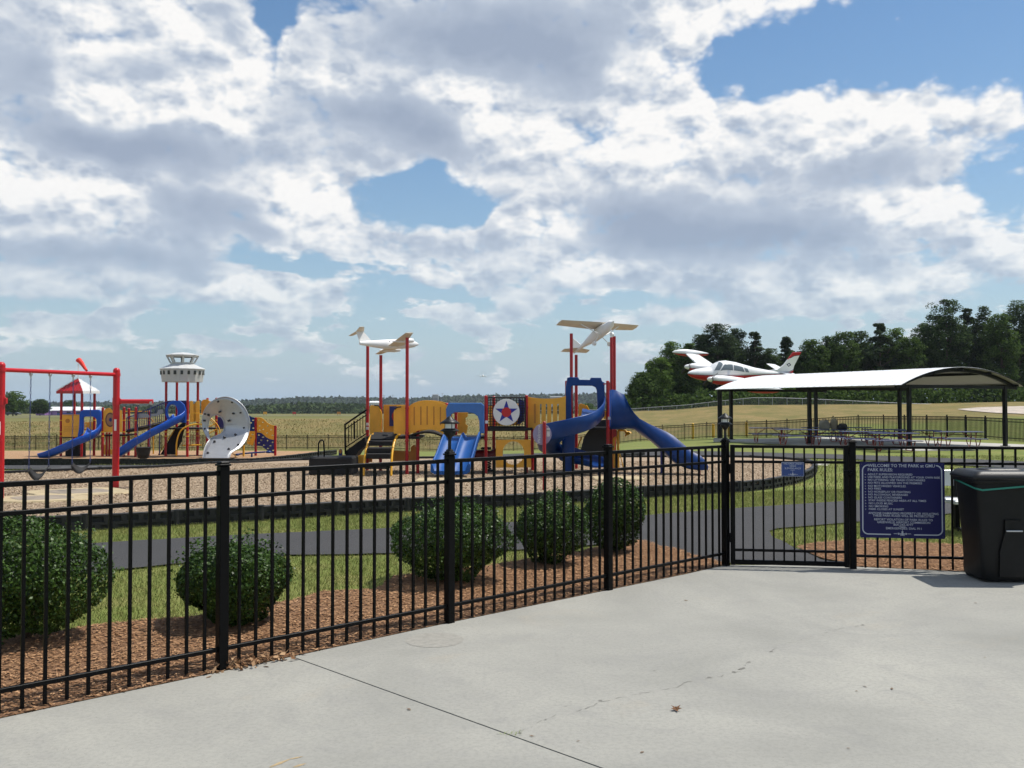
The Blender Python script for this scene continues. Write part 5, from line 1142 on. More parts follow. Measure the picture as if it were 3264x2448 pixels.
# tall blue slide with round hood
rh = panel('slide_hood', blub, fs_, Z(z2, [(690, 790), (735, 830), (757, 900), (757, 1050), (655, 1048), (600, 1055), (545, 1030), (515, 960), (512, 880), (545, 810), (610, 785)]), 35.4, th=.10, holes=[ellipse(*z2(596, 918), 17.5, 25.5, 28)], anchor=z2(640, 900), bev=.02)
panel('hood_backing', dblu, fs_, Z(z2, [(528, 782), (765, 778), (765, 1052), (720, 1052), (720, 830), (528, 830)]), 35.9, anchor=z2(640, 800))
sl = cat([P(*z2(690, 985), 35.5), P(*z2(625, 1045), 35.2), P(*z2(520, 1105), 34.95), P(*z2(390, 1175), 34.7), P(*z2(255, 1248), 34.5), P(*z2(140, 1315), 34.35), P(*z2(40, 1390), 34.3), P(*z2(-55, 1455), 34.3)], 4)
n = len(sl); sweep_chute('tall_slide', fs_, blub, sl, .5, [.28 - .10 * k / n for k in range(n)], flare=[.14] * n)
# black climber, yellow panels, rope ladder, arch
panel('climbing_panel', rub, fs_, Z(z2, [(440, 1460), (640, 1120), (730, 1052), (760, 1060), (700, 1300), (620, 1458)]), 36.5, th=.05); MB().tube([P(*z2(412, 1460), 36.4), P(*z2(620, 1140), 36.4)], .02, 6).build('climber_rail', yelt, fs_)
for a, b in ((812, 850), (890, 932)): panel('panel', yel, fs_, Z(z2, [(a, 800), (a + 8, 782), (b - 8, 782), (b, 800), (b, 1045), (a, 1050)]), 35.4)
panel('panel', yel, fs_, Z(z2, [(955, 945), (955, 800), (975, 768), (1030, 762), (1078, 800), (1040, 860), (1005, 945)]), 36.8); panel('panel', yel, fs_, Z(z2, [(850, 830), (890, 800), (890, 1040), (850, 1040)]), 37.3)
MB().tube(cat([P(*z2(848, 1020), 35.3), P(*z2(840, 950), 35.3), P(*z2(880, 938), 35.3), P(*z2(950, 945), 35.3), P(*z2(985, 970), 35.3)], 4), .016, 6).build('grab_bar', yelt, fs_)
MB().tube(cat([P(*z2(640, 1472), 35.0), P(*z2(645, 1300), 35.0), P(*z2(690, 1165), 35.05), P(*z2(780, 1100), 35.1), P(*z2(880, 1076), 35.15), P(*z2(965, 1074), 35.2)], 5), .03, 8).build('arch_rail', yelt, fs_)
MB().cyl(P(*z2(718, 1340), 35.6), P(*z2(962, 1336), 35.6), .025, n=8).build('cross_bar', yelt, fs_)
rp_ = MB()
for x in (815, 845, 880, 925): rp_.tube(cat([P(*z2(x, 1090), 36.0), P(*z2(x + 8, 1250), 35.9), P(*z2(x - 12, 1410), 35.8)], 3), .009, 4)
for y in (1150, 1210, 1270, 1335): rp_.tube([P(*z2(805, y), 35.95), P(*z2(935, y + 6), 35.95)], .009, 4)
rp_.build('rope_net', mat('red_rope', (.33, .03, .03), .8), fs_)
# control tower cabin
tcn = P(*z2(716, 545), 36.3); u_ = tcn.y / FPX / 3.95                 # metres per enlarged pixel at the tower
tw = mat('tower_white', (.52, .525, .515), .45, var=.05, vscale=2); zt = lambda y: (545 - y) * u_
def oct_ring(r, z, n=16): return [tcn + Vector((r * math.cos(2 * math.pi * (i + .5) / n), r * math.sin(2 * math.pi * (i + .5) / n), z)) for i in range(n)]
R0, R1, R2 = 245 * u_, 268 * u_, 277 * u_
tc_ = MB().loft([oct_ring(R0, 0), oct_ring(R1, zt(388)), oct_ring(R1 - .03, zt(388)), oct_ring(R0 - .03, .01)], caps=False, smooth=False).build('tower_wall', tw, fs_)
MB().loft([oct_ring(R0 - .02, .012), oct_ring(R0 - .02, .04)], smooth=False).build('tower_floor', tw, fs_)
for i in range(20):
    a = 2 * math.pi * i / 20; zc = zt(430); rr0 = (R0 + (R1 - R0) * zc / zt(388)) * .992; t = Vector((-math.sin(a), math.cos(a), 0)); o_ = Vector((math.cos(a), math.sin(a), 0))
    MB().box(tcn + o_ * rr0 + Vector((0, 0, zc)), (.03, .095, .15), rz=a).build('tower_window', mat('tower_dark', (.03, .033, .03), .5), tc_)
MB().loft([oct_ring(R2, zt(388)), oct_ring(R2, zt(380)), oct_ring(148 * u_, zt(322)), oct_ring(140 * u_, zt(322))], smooth=False).build('lower_roof', tw, fs_)
MB().loft([oct_ring(142 * u_, zt(325), 8), oct_ring(146 * u_, zt(298), 8), oct_ring(132 * u_, zt(298), 8)], caps=True, smooth=False).build('cab_base', tw, fs_)
for i in range(8):
    a = 2 * math.pi * (i + .5) / 8; o_ = Vector((math.cos(a), math.sin(a), 0)); MB().bar(tcn + o_ * 142 * u_ + Vector((0, 0, zt(302))), tcn + o_ * 190 * u_ + Vector((0, 0, zt(212))), .075, .06).build('cab_mullion', tw, fs_)
MB().loft([oct_ring(178 * u_, zt(232), 8), oct_ring(198 * u_, zt(210), 8), oct_ring(188 * u_, zt(210), 8), oct_ring(170 * u_, zt(232), 8)], caps=False, smooth=False).build('cab_header', tw, fs_)
MB().loft([oct_ring(202 * u_, zt(211), 8), oct_ring(202 * u_, zt(205), 8), oct_ring(95 * u_, zt(178), 8), oct_ring(8 * u_, zt(169), 8)], smooth=False).build('cab_roof', tw, fs_)
# ------------------------------------------------------------------ silver spiral climber
sb_ = on_chips(680, 1460); sc2 = thing('spiral_climber', sb_, 'silver curled climbing disc with dark handholds', 'climber')
inn = smooth_loop([(1062, 1262), (1043, 1180), (1040, 1100), (1058, 1020), (1095, 972), (1145, 958), (1200, 984), (1236, 1040), (1243, 1110), (1222, 1175), (1165, 1212), (1100, 1240), (1040, 1290), (995, 1380), (970, 1500)], 4, False)
out_ = smooth_loop([(1052, 1268), (1005, 1200), (970, 1100), (967, 1000), (1000, 890), (1075, 800), (1170, 748), (1280, 733), (1400, 775), (1500, 870), (1556, 1000), (1560, 1130), (1520, 1265), (1440, 1370), (1350, 1420), (1320, 1455), (1308, 1500)], 4, False)
def resamp(pl, n):
    pl = np.array(pl); s = np.r_[0, np.cumsum(np.linalg.norm(np.diff(pl, axis=0), axis=1))]; t = np.linspace(0, s[-1], n); return np.c_[np.interp(t, s, pl[:, 0]), np.interp(t, s, pl[:, 1])]
NS, NR = 60, 9; a_, b_ = resamp(inn, NS), resamp(out_, NS)
def sdepth(x, y, t): 
    k = max(0.0, (y - 1130) / 370.0); return 35.2 - 1.5 * k ** 1.6 + .16 * (1 - t) * (1 - min(1, k * 1.5))
front = []
for i in range(NS):
    row = []
    for j in range(NR):
        t = j / (NR - 1); x, y = a_[i] * (1 - t) + b_[i] * t; row.append(P(*z2(x, y), sdepth(x, y, t)))
    front.append(row)
rings = [r_ + [p + Vector((0, .03, -.005)) for p in reversed(r_)] for r_ in front]
MB().loft(rings).build('spiral_sheet', steel, sc2)
MB().tube([r_[-1] for r_ in front], .022, 6).build('edge_tube', steel, sc2); MB().tube([r_[0] for r_ in front], .018, 6).build('edge_tube', steel, sc2)
hold_m = mat('hold_dark', (.035, .033, .036), .6)
hb = MB().loft([[Vector((.052 * s * math.cos(t), -d_, .045 * s * math.sin(t) + .012 * math.sin(3 * t))) for t in np.linspace(0, 2 * math.pi, 9, endpoint=False)] for s, d_ in ((1.0, -.02), (.9, .03), (.55, .065), (.2, .075))]).mesh('handhold', hold_m)
for (x, y) in ((1170, 790), (1345, 800), (1000, 945), (1047, 960), (1185, 920), (1358, 940), (1452, 930), (995, 1030), (1300, 1030), (1495, 1120), (993, 1130), (1385, 1205), (1247, 1245), (1122, 1295), (1422, 1338), (1300, 1390), (1040, 1440)):
    p = P(*z2(x, y), sdepth(x, y, .6) + .0); o = put('handhold', hb, sc2, p - ORG[sc2]); o.rotation_euler = (random.uniform(-.3, .3) - (.7 if y > 1240 else 0), random.uniform(0, 6), 0) if False else ((-.7 if y > 1240 else 0), random.uniform(-.6, .6), 0)
for pts in ([(1240, 745), (1175, 900)], [(1240, 1082), (1560, 1062)]):
    MB().tube([P(*z2(x, y), sdepth(x, y, .5) - .02) for x, y in pts], .008, 5).build('seam', steel, sc2)
for dd in (0, 30): MB().tube(cat([P(*z2(1045 + dd, 1000), 35.6), P(*z2(1110 + dd, 1060), 35.6), P(*z2(1150 + dd, 1130), 35.6), P(*z2(1160 + dd, 1210), 35.6)], 4), .02, 6).build('inner_rail', yelt, sc2)
for y in (1080, 1160): MB().tube(cat([P(*z2(1050, y + 30), 35.7), P(*z2(1090, y + 10), 35.7), P(*z2(1140, y - 20), 35.7)], 3), .02, 6).build('inner_rail', yelt, sc2)
MB().tube(cat([P(*z2(1345, 1445), 34.6), P(*z2(1375, 1460), 34.6), P(*z2(1392, 1500), 34.6)], 3), .02, 6).build('inner_rail', yelt, sc2)
MB().cyl(P(*z2(1487, 1340), 35.3), P(*z2(1487, 1480), 35.3), .04, n=8).build('leg', yelt, sc2)
for x in (1030, 1150): pole(sc2, *z2(x, 1200), 35.9, r=.045, cap=False)
panel('backing_panel', dblu, sc2, Z(z2, [(1160, 985), (1245, 985), (1245, 1120), (1160, 1120)]), 36.2)
# ------------------------------------------------------------------ holed climbing wall
cwb = on_chips(840, 1446); cw = thing('climbing_wall', cwb, 'yellow and blue climbing wall with round holes between red posts', 'climbing wall')
for x, t, d in ((1642, 990, 36.6), (1887, 1092, 36.6)): pole(cw, *z2(x, t), d, r=.05, cap=False)
def hole(x, y, a=3.6, b=2.6): return ellipse(*z2(x, y), a, b, 10)
hs = lambda L_: [hole(*q) for q in L_]
panel('wall_panel', blu, cw, Z(z2, [(1545, 960), (1590, 985), (1636, 995), (1636, 1160), (1560, 1162)]), 36.6, holes=hs([(1608, 1025), (1580, 1058), (1610, 1125)]))
panel('wall_panel', yel, cw, Z(z2, [(1560, 1164), (1632, 1164), (1632, 1250), (1602, 1345), (1530, 1315)]), 36.55, holes=hs([(1600, 1205), (1578, 1248), (1556, 1285)]))
panel('wall_panel', yel, cw, smooth_loop(Z(z2, [(1652, 992), (1690, 990), (1730, 1005), (1790, 1060), (1840, 1085), (1880, 1093)]), 3, False) + smooth_loop(Z(z2, [(1880, 1272), (1820, 1262), (1760, 1230), (1710, 1186), (1652, 1180)]), 3, False), 36.6, holes=hs([(1682, 1020), (1732, 1050), (1690, 1095), (1790, 1098), (1735, 1140), (1835, 1145), (1785, 1185), (1850, 1215), (1690, 1150)]))
panel('wall_panel', dblu, cw, smooth_loop(Z(z2, [(1652, 1182), (1710, 1188), (1760, 1232), (1820, 1265), (1880, 1276)]), 3, False) + smooth_loop(Z(z2, [(1880, 1440), (1840, 1438), (1780, 1400), (1720, 1352), (1655, 1345)]), 3, False), 36.58, holes=hs([(1680, 1212), (1735, 1238), (1712, 1276), (1790, 1282), (1682, 1310), (1852, 1302), (1745, 1338), (1825, 1345), (1795, 1378), (1860, 1405)]))
# blue seesaw
ssb = on_chips(790, 1452); ss = thing('seesaw', ssb, 'small blue seesaw lying by the climbing wall', 'seesaw')
MB().tube([P(*z2(1395, 1455), 35.4), P(*z2(1560, 1438), 35.4), P(*z2(1760, 1425), 35.4)], .03, 8).build('beam', blu, ss); MB().ball(P(*z2(1800, 1425), 35.4), .12, 12, sc=(1, .8, .45)).build('seat', blu, ss); MB().ball(P(*z2(1408, 1458), 35.4), .09, 12, sc=(1, .8, .5)).build('seat', blu, ss)
q = P(*z2(1590, 1436), 35.4); MB().cyl(Vector((q.x, q.y, GZ(q.x, q.y))), q, .04, .03, n=8).build('pivot', blu, ss)
# ================================================================== boundary fence
FP = [(-150, 82), (0, 82), (600, 82), (1100, 82), (1700, 79), (2000, 76), (2300, 72), (2550, 66), (2805, 61.5), (2986, 57), (3082, 54), (3206, 50.5), (3420, 45)]
fpts = [Vector(((px - 1632) / FPX * d, d)) for px, d in FP]
bf = thing('boundary_fence', Vector((0, 80, zg(0, 80))), 'long low black picket fence closing off the park at the back', 'fence')
seg = [0.0]
for a, b in zip(fpts, fpts[1:]): seg.append(seg[-1] + (b - a).length)
def fat(s):
    for k in range(len(fpts) - 1):
        if s <= seg[k + 1]: t = (s - seg[k]) / (seg[k + 1] - seg[k]); return fpts[k].lerp(fpts[k + 1], t)
    return fpts[-1]
bp_me = MB().box((0, 0, .63), (.0635, .0635, 1.32)).box((0, 0, 1.30), (.08, .08, .02)).mesh('post', blk)
nb = int(seg[-1] / 1.85); pk = MB(); rl = MB(); HF = 1.22
for k in range(nb + 1):
    s0 = k * 1.85; p = fat(s0); z = zg(p.x, p.y); put('post', bp_me, bf, Vector((p.x, p.y, z)) - ORG[bf])
    q = fat(s0 + 1.85); zq = zg(q.x, q.y)
    for h in (HF - .03, HF - .19, .15): MB().bar((p.x, p.y, z + h), (q.x, q.y, zq + h), .025, .042).build('rail', blk, bf)
    for i in range(1, 16): m_ = p.lerp(q, i / 16); zz = z + (zq - z) * i / 16; pk.box((m_.x, m_.y, zz + HF / 2), (.032, .02, HF))
tag(pk.build('pickets', blk, bf), kind='stuff')
# yellow bollards behind it
yb = mat('bollard_yellow', (.72, .42, .02), .5)
for px, t, lab in ((2209, 1349, 'yellow bollard farthest from the shelter behind the boundary fence'), (2273, 1351, 'yellow bollard just left of the aircraft pylon behind the boundary fence'), (2323, 1352, 'yellow bollard close behind the first shelter column'), (2379, 1346, 'yellow bollard standing nearest the picnic tables')):
    T = P(px, t, 76); b = Vector((T.x, T.y, zg(T.x, T.y))); tag(MB().lathe([(.10, -.05), (.10, T.z - b.z - .08), (.085, T.z - b.z - .03), (.04, T.z - b.z), (.002, T.z - b.z + .005)], b, 14).build('bollard', yb, None, org=b), lab, 'bollard', 'yellow bollards by the boundary fence')
# ================================================================== picnic shelter
c0 = Vector((17.12, 39.89, -.22)); au = R(115.05); ux = Vector((math.cos(au), math.sin(au), 0)); wx = Vector((math.sin(au), -math.cos(au), 0)); LL, WW, HE, OV, OX, RISE = 12.03, 6.07, 2.75, .36, .81, .80
sh = thing('picnic_shelter', c0 + ux * LL / 2 + wx * WW / 2, 'open picnic shelter with a pale curved metal roof on black columns', 'shelter')
pad = [c0 + ux * a + wx * b for a, b in ((-1.3, -.9), (LL + .4, -.9), (LL + .4, WW + 2.5), (-1.3, WW + 2.5))]
padz = -.20; MB().prism([Vector((p.x, p.y, padz)) for p in pad], (0, 0, -.25)).build('floor_slab', mcw, sh)
blks = mat('shelter_black', (.005, .005, .005), .5, spec=.2)
for i in (0, .5, 1):
    for j in (0, 1):
        p = c0 + ux * LL * i + wx * WW * j; cmb = MB().box((p.x, p.y, padz + (HE + .02) / 2), (.15, .15, HE + .0), rz=au); co = cmb.build('column', blks, sh); MB().box((p.x, p.y, padz + .01), (.30, .30, .03), rz=au).build('base_plate', blks, co)
ZE = c0.z + HE; half = WW / 2 + OX; Rr = (half ** 2 + RISE ** 2) / (2 * RISE); th0 = math.asin(half / Rr)
def arcp(a, th, dz=0.0): return c0 + ux * a + wx * (WW / 2 + (Rr + dz) * math.sin(th)) + Vector((0, 0, HE + RISE - Rr + (Rr + dz) * math.cos(th)))
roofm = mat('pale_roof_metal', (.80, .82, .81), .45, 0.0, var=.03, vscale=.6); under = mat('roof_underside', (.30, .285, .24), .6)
npan = 32; wpan = (LL + 2 * OV) / npan; ths = np.linspace(-th0, th0, 19)
rp_me = None
mb = MB(); sec = [(0, .02), (.012, .045), (.028, .045), (.04, .02), (wpan - .006, .02), (wpan - .006, .012), (0.0, .012)]
mb.loft([[arcp(-OV + a, t, dz) for a, dz in sec] for t in ths], smooth=False)
pan0 = mb.build('roof_panel', roofm, sh); mu = MB(); mu.loft([[arcp(-OV + .004, t, d_) for d_ in (0,)] + [arcp(-OV + wpan - .004, t, 0)] for t in ths], closed=False, caps=False)
for k in range(1, npan): o = put('roof_panel', pan0.data, sh); o.location = ux * wpan * k
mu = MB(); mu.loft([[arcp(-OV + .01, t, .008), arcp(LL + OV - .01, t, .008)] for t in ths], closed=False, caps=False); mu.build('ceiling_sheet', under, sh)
for a in (0, LL / 2, LL):
    mb = MB(); mb.loft([[arcp(a + s, t, d_) for s, d_ in ((-.06, -.01), (.06, -.01), (.06, -.16), (-.06, -.16))] for t in ths], smooth=False); mb.build('arch_beam', blks, sh)
    p, q = c0 + ux * a + Vector((0, 0, HE - .03)), c0 + ux * a + wx * WW + Vector((0, 0, HE - .03)); MB().bar(p - wx * OX * .9, q + wx * OX * .9, .10, .14).build('tie_beam', blks, sh)
for t in (-th0 * .93, th0 * .93, -th0 * .45, th0 * .45, 0): MB().bar(arcp(-OV * .8, t, -.06), arcp(LL + OV * .8, t, -.06), .09, .09 if abs(t) > .5 * th0 else .11).build('purlin', blks, sh)
mb = MB(); mb.loft([[arcp(-OV - .012, t, d_) for d_ in (-.005, .035)] for t in ths], closed=False, caps=False); mb.build('end_trim', blks, sh)
# picnic tables
ptop = mat('table_blue', (.02, .035, .13), .5, var=.15); pleg = mat('table_red', (.22, .022, .014), .5)
def picnic_table():
    t = thing('picnic_table', (0, 0, 0), 'x', 'picnic table', 'blue picnic tables under the shelter')
    MB().box((0, 0, .745), (1.83, .74, .035), bev=.006).build('table_top', ptop, t)
    for s in (-1, 1): MB().box((0, s * .62, .455), (1.83, .25, .035), bev=.006).build('bench', ptop, t)
    for s in (-1, 1):
        x = s * .62; m = MB().tube([(x, -.24, .72), (x, -.20, .45), (x, -.36, .04)], .02, 6).tube([(x, .24, .72), (x, .20, .45), (x, .36, .04)], .02, 6).tube([(x, -.66, .43), (x, .66, .43)], .02, 6).tube([(x, -.66, .43), (x, -.58, .25), (x, -.34, .04), (x, .34, .04), (x, .58, .25), (x, .66, .43)], .02, 6); m.build('leg_frame', pleg, t)
        MB().tube([(x, 0, .43), (x * .25, 0, .72)], .016, 6).build('brace', pleg, t)
    return t
pt0 = picnic_table(); first = True
TB = [(435, 465, 'blue picnic table with red legs, leftmost under the shelter'), (625, 475, 'blue picnic table with red legs, left of the middle front column'), (800, 462, 'blue picnic table in the back row behind the heaped bags'), (1010, 462, 'blue picnic table in the back row, right of the heaped bags'),
      (1085, 490, 'blue picnic table nearest in front, right of the heaped bags'), (1230, 475, 'blue picnic table in the middle row before the back column pair'), (1300, 501, 'blue picnic table nearest to the right front column, on its left'), (1470, 482, 'blue picnic table just behind the right front column'), (1752, 491, 'blue picnic table with red legs, rightmost under the shelter'), (858, 478, 'blue picnic table carrying the heaped bags')]
for x, y, lab in TB:
    py = 1150 + y / 2.18; px = 2250 + x / 2.18; d = (CAM_H - (padz + .76)) * FPX / (py - 1291); X_ = (px - 1632) / FPX * d
    o = pt0 if first else copy_tree(pt0); first = False; o.location = (X_, d, padz); o.rotation_euler.z = R(-3 + random.uniform(-4, 4)); o['label'] = lab; o['group'] = 'blue picnic tables under the shelter'
    if 'carrying' in lab: TBX = Vector((X_, d, padz + .765))
def bag(name, c, size, m, lab, cat, seed):
    rs = random.Random(seed); rg = []
    for k in range(9):
        s = k / 8; z = size[2] * s; w = (1 - .35 * s ** 2 - .25 * (1 - s) ** 4); rg.append([c + Vector((size[0] / 2 * w * math.cos(a) * (1 + rs.uniform(-.12, .12)), size[1] / 2 * w * math.sin(a) * (1 + rs.uniform(-.12, .12)), z)) for a in np.linspace(0, 2 * math.pi, 14, endpoint=False)])
    t = thing(name, c, lab, cat); MB().loft(rg).build('bag_body', m, t); MB().tube([c + Vector((size[0] * .2 * math.cos(a), -.0, size[2] * (.92 + .22 * math.sin(a)))) for a in np.linspace(0, math.pi, 8)], .015, 6).build('strap', m, t); return t
bag('cloth_bag', TBX + Vector((-.28, -.1, 0)), (.55, .45, .42), mat('khaki_cloth', (.16, .15, .12), .9, var=.2), 'grey cloth bag heaped on a picnic table', 'bag', 3)
bag('tote_bag', TBX + Vector((.22, .05, 0)), (.36, .3, .48), mat('tan_cloth', (.22, .19, .13), .9, var=.2), 'tan tote standing beside the grey bag on the table', 'bag', 4)
bag('black_bag', TBX + Vector((.55, -.12, 0)), (.5, .42, .26), mat('black_cloth', (.015, .015, .017), .8), 'low black bag at the right of the heap on the table', 'bag', 5)
# ================================================================== mounted twin-engine aircraft
PO = Vector((15.80, 67.74, 3.889)); ya, pi_, bk_ = R(196.29), R(2.04), R(-16.02)
RM = Matrix.Rotation(ya, 3, 'Z') @ Matrix.Rotation(-pi_, 3, 'Y') @ Matrix.Rotation(bk_, 3, 'X')
ac = bpy.data.objects.new('aircraft', None); COL.objects.link(ac); ac.matrix_world = Matrix.Translation(PO) @ RM.to_4x4(); ORG[ac] = Vector((0, 0, 0))
tag(ac, 'white and red twin-engine aircraft mounted on a pylon above the shelter', 'aircraft')
def paint(name, a, b, band=.035):
    m, N, L, B = nodes_mat(name); tc = N.new('ShaderNodeTexCoord'); sp = N.new('ShaderNodeSeparateXYZ'); L.new(tc.outputs['Object'], sp.inputs[0])
    t = N.new('ShaderNodeMath'); t.operation = 'MULTIPLY_ADD'; L.new(sp.outputs[0], t.inputs[0]); t.inputs[1].default_value = -b; L.new(sp.outputs[2], t.inputs[2])
    r = N.new('ShaderNodeValToRGB'); mr = mrange(N, L, t.outputs[0], a - .5, a + .5); L.new(mr, r.inputs[0]); r.color_ramp.interpolation = 'CONSTANT'
    e = r.color_ramp.elements; e[0].position = 0; e[0].color = (.42, .012, .02, 1); e[1].position = .5; e[1].color = (.02, .02, .05, 1); k = e.new(.5 + band); k.color = (.80, .80, .80, 1); k = e.new(.5 + band * 2); k.color = (.10, .11, .16, 1); k = e.new(.5 + band * 2.5); k.color = (.80, .80, .80, 1)
    L.new(r.outputs[0], B.inputs['Base Color']); B.inputs['Roughness'].default_value = .3; return m
fus = paint('fuselage_paint', .10, -.050); tankp = paint('tank_paint', -.03, -.03, .03); nacp = paint('nacelle_paint', .02, -.03, .03)
ST = [(3.22, -.0, -.06, .03), (3.12, .10, -.18, .13), (2.9, .20, -.30, .26), (2.5, .33, -.41, .40), (1.9, .43, -.50, .52), (1.5, .50, -.55, .58), (1.2, .76, -.57, .60), (.85, .98, -.58, .62), (.3, 1.06, -.58, .63), (-.5, .98, -.56, .62), (-1.2, .84, -.50, .56), (-2.2, .64, -.36, .44), (-3.4, .50, -.14, .30), (-4.6, .42, .08, .16), (-5.5, .38, .22, .05)]
sx = np.array([s[0] for s in ST])[::-1]; stt = [np.array([s[k] for s in ST])[::-1] for k in (1, 2, 3)]
def fsurf(x, phi, off=0.0):
    top, bot, w = [np.interp(x, sx, q) for q in stt]; zc, h = (top + bot) / 2, (top - bot) / 2; ca, sa = math.cos(phi), math.sin(phi); e = 2.25
    return Vector((x, (w + off) * math.copysign(abs(ca) ** (2 / e), ca), zc + (h + off) * math.copysign(abs(sa) ** (2 / e), sa)))
xs = np.unique(np.r_[sx, np.linspace(-5.5, 3.2, 46)])
MB().loft([[fsurf(x, 2 * math.pi * i / 28) for i in range(28)] for x in xs]).build('fuselage', fus, ac)
glass = mat('aircraft_glass', (.14, .17, .19), .12, spec=.6)
def fpatch(name, c, n=6):                                               # c: four (x, phi degrees) corners
    g = []
    for i in range(n + 1):
        u = i / n; a = (np.array(c[0]) * (1 - u) + np.array(c[1]) * u); b = (np.array(c[3]) * (1 - u) + np.array(c[2]) * u)
        g.append([fsurf((a * (1 - j / n) + b * j / n)[0], R((a * (1 - j / n) + b * j / n)[1]), .012) for j in range(n + 1)])
    MB().loft(g, closed=False, caps=False).build(name, glass, ac)
for s in (1, -1):
    f = (lambda p: p) if s == 1 else (lambda p: 180 - p)
    fpatch('side_window', [(.98, f(17)), (.62, f(52)), (-.02, f(52)), (-.02, f(17))]); fpatch('side_window', [(-.10, f(17)), (-.10, f(50)), (-.85, f(47)), (-1.0, f(17))]); fpatch('side_window', [(-1.1, f(18)), (-.97, f(45)), (-1.28, f(43)), (-1.42, f(18))])
    fpatch('windshield', [(1.48, f(40)), (1.12, f(28)), (.78, f(58)), (1.02, f(70))]) if False else fpatch('windshield', [(1.42, f(38)), (1.05, f(22)), (.72, f(58)), (.92, f(88))])
wht = mat('aircraft_white', (.80, .80, .80), .3)
def airfoil(x_le, chord, y, z, t, tw=0.0):
    pr = [(0, 0), (.05, .35), (.15, .47), (.3, .5), (.5, .42), (.75, .22), (1, .02), (1, -.02), (.75, -.12), (.5, -.25), (.3, -.35), (.15, -.38), (.05, -.28)]
    return [Vector((x_le - chord * a, y, z + t * b)) for a, b in pr]
for s in (-1, 1):
    w = MB().loft([airfoil(1.05, 2.0, s * .3, -.36, .28), airfoil(1.02, 1.75, s * 1.85, -.17, .23), airfoil(.95, 1.15, s * 5.3, .33, .13)]).build('wing', wht, ac)
    MB().loft([airfoil(-4.25, 1.15, s * .05, .40, .10), airfoil(-4.65, .75, s * 2.6, .44, .06)]).build('tailplane', wht, ac)
    tk = MB(); body_loft(tk, [(2.0, .0, -.02, .01), (1.8, .12, -.12, .12), (1.45, .22, -.22, .21), (.9, .27, -.28, .26), (.2, .25, -.29, .26), (-.5, .17, -.24, .18), (-1.0, .10, -.13, .08), (-1.15, .06, -.06, .02)], lambda x, y, z: Vector((x, y, z)), 18)
    o = tk.build('tip_tank', tankp, ac); o.location = (0, s * 5.47, .38)
    nc = MB(); body_loft(nc, [(2.25, .16, -.20, .19), (2.18, .22, -.27, .26), (1.9, .29, -.34, .34), (1.3, .31, -.37, .37), (.6, .27, -.36, .35), (-.2, .20, -.30, .28), (-1.0, .08, -.20, .16), (-1.6, -.02, -.10, .02)], lambda x, y, z: Vector((x, y, z)), 20)
    o = nc.build('engine_nacelle', nacp, ac); o.location = (0, s * 1.85, .05)
    MB().lathe([(.24, 0), (.24, .04)], (2.25, s * 1.85, .03), 16, axis=(1, 0, 0)).build('cowl_ring', mat('propeller_dark', (.05, .05, .055), .4), ac)
    sn = MB().lathe([(.19, 0), (.185, .08), (.15, .20), (.08, .30), (.01, .34)], (2.28, s * 1.85, .05), 16, axis=(1, 0, 0)).build('spinner', wht, ac)
    for k in (0, 1):
        a = R(38 if s == 1 else 42) + k * math.pi; dr = Vector((0, math.cos(a), math.sin(a))); o_ = Vector((2.34, s * 1.85, .05)); pd = Vector((.7, 0, 0)) + dr.cross(Vector((1, 0, 0))) * .7; rg = []
        for r_, c_ in ((.12, .07), (.3, .14), (.65, .17), (.95, .13), (1.08, .05)): q = o_ + dr * r_; t_ = pd.normalized() * c_; nn_ = dr.cross(t_).normalized() * .014; rg.append([q + t_, q + nn_, q - t_, q - nn_])
        MB().loft(rg).build('propeller_blade', mat('propeller_blade_dark', (.018, .018, .02), .5, spec=.2), sn)
fin_o = [(-3.35, .50), (-4.05, .62), (-4.45, .98), (-5.05, 1.93), (-5.72, 1.98), (-5.35, .95), (-5.30, .30), (-4.6, .30)]
MB().prism([Vector((x, -.045, z)) for x, z in fin_o], (0, .09, 0)).build('fin', wht, ac)
redp = mat('aircraft_red', (.42, .012, .02), .3); dkp = mat('aircraft_navy', (.03, .035, .09), .35)
MB().prism([Vector((x, -.05, z)) for x, z in ((-4.72, 1.42), (-5.07, 1.97), (-5.74, 2.02), (-5.66, 1.82), (-5.2, 1.74), (-4.9, 1.55))], (0, .10, 0)).build('fin_cap', redp, ac)
MB().prism([Vector((x, -.049, z)) for x, z in ((-4.9, 1.55), (-5.2, 1.74), (-5.66, 1.82), (-5.64, 1.775), (-5.2, 1.69), (-4.9, 1.50))], (0, .098, 0)).build('fin_stripe', dkp, ac)
MB().prism([Vector((x, -.052, z)) for x, z in ((-4.5, .34), (-5.0, .44), (-5.36, .62), (-5.33, .28), (-4.7, .24))], (0, .104, 0)).build('fin_base_flash', redp, ac)
MB().prism([Vector((x, -.050, z)) for x, z in ((-4.3, .44), (-5.0, .50), (-5.37, .70), (-5.37, .66), (-5.0, .46), (-4.3, .40))], (0, .10, 0)).build('fin_stripe', dkp, ac)
for dx, dz, w_, h_ in ((0, 0, .20, .16), ): MB().prism([Vector((-4.88 + x, .0465, 1.02 + z)) for x, z in ((-.22, -.01), (-.02, .15), (.20, .03), (.0, -.15))], (0, .004, 0)).build('fin_emblem', dkp, ac)
MB().prism([Vector((-4.88 + x, .0515, 1.02 + z)) for x, z in ((-.10, -.005), (-.01, .07), (.09, .012), (.0, -.07))], (0, .003, 0)).build('fin_emblem_centre', wht, ac)
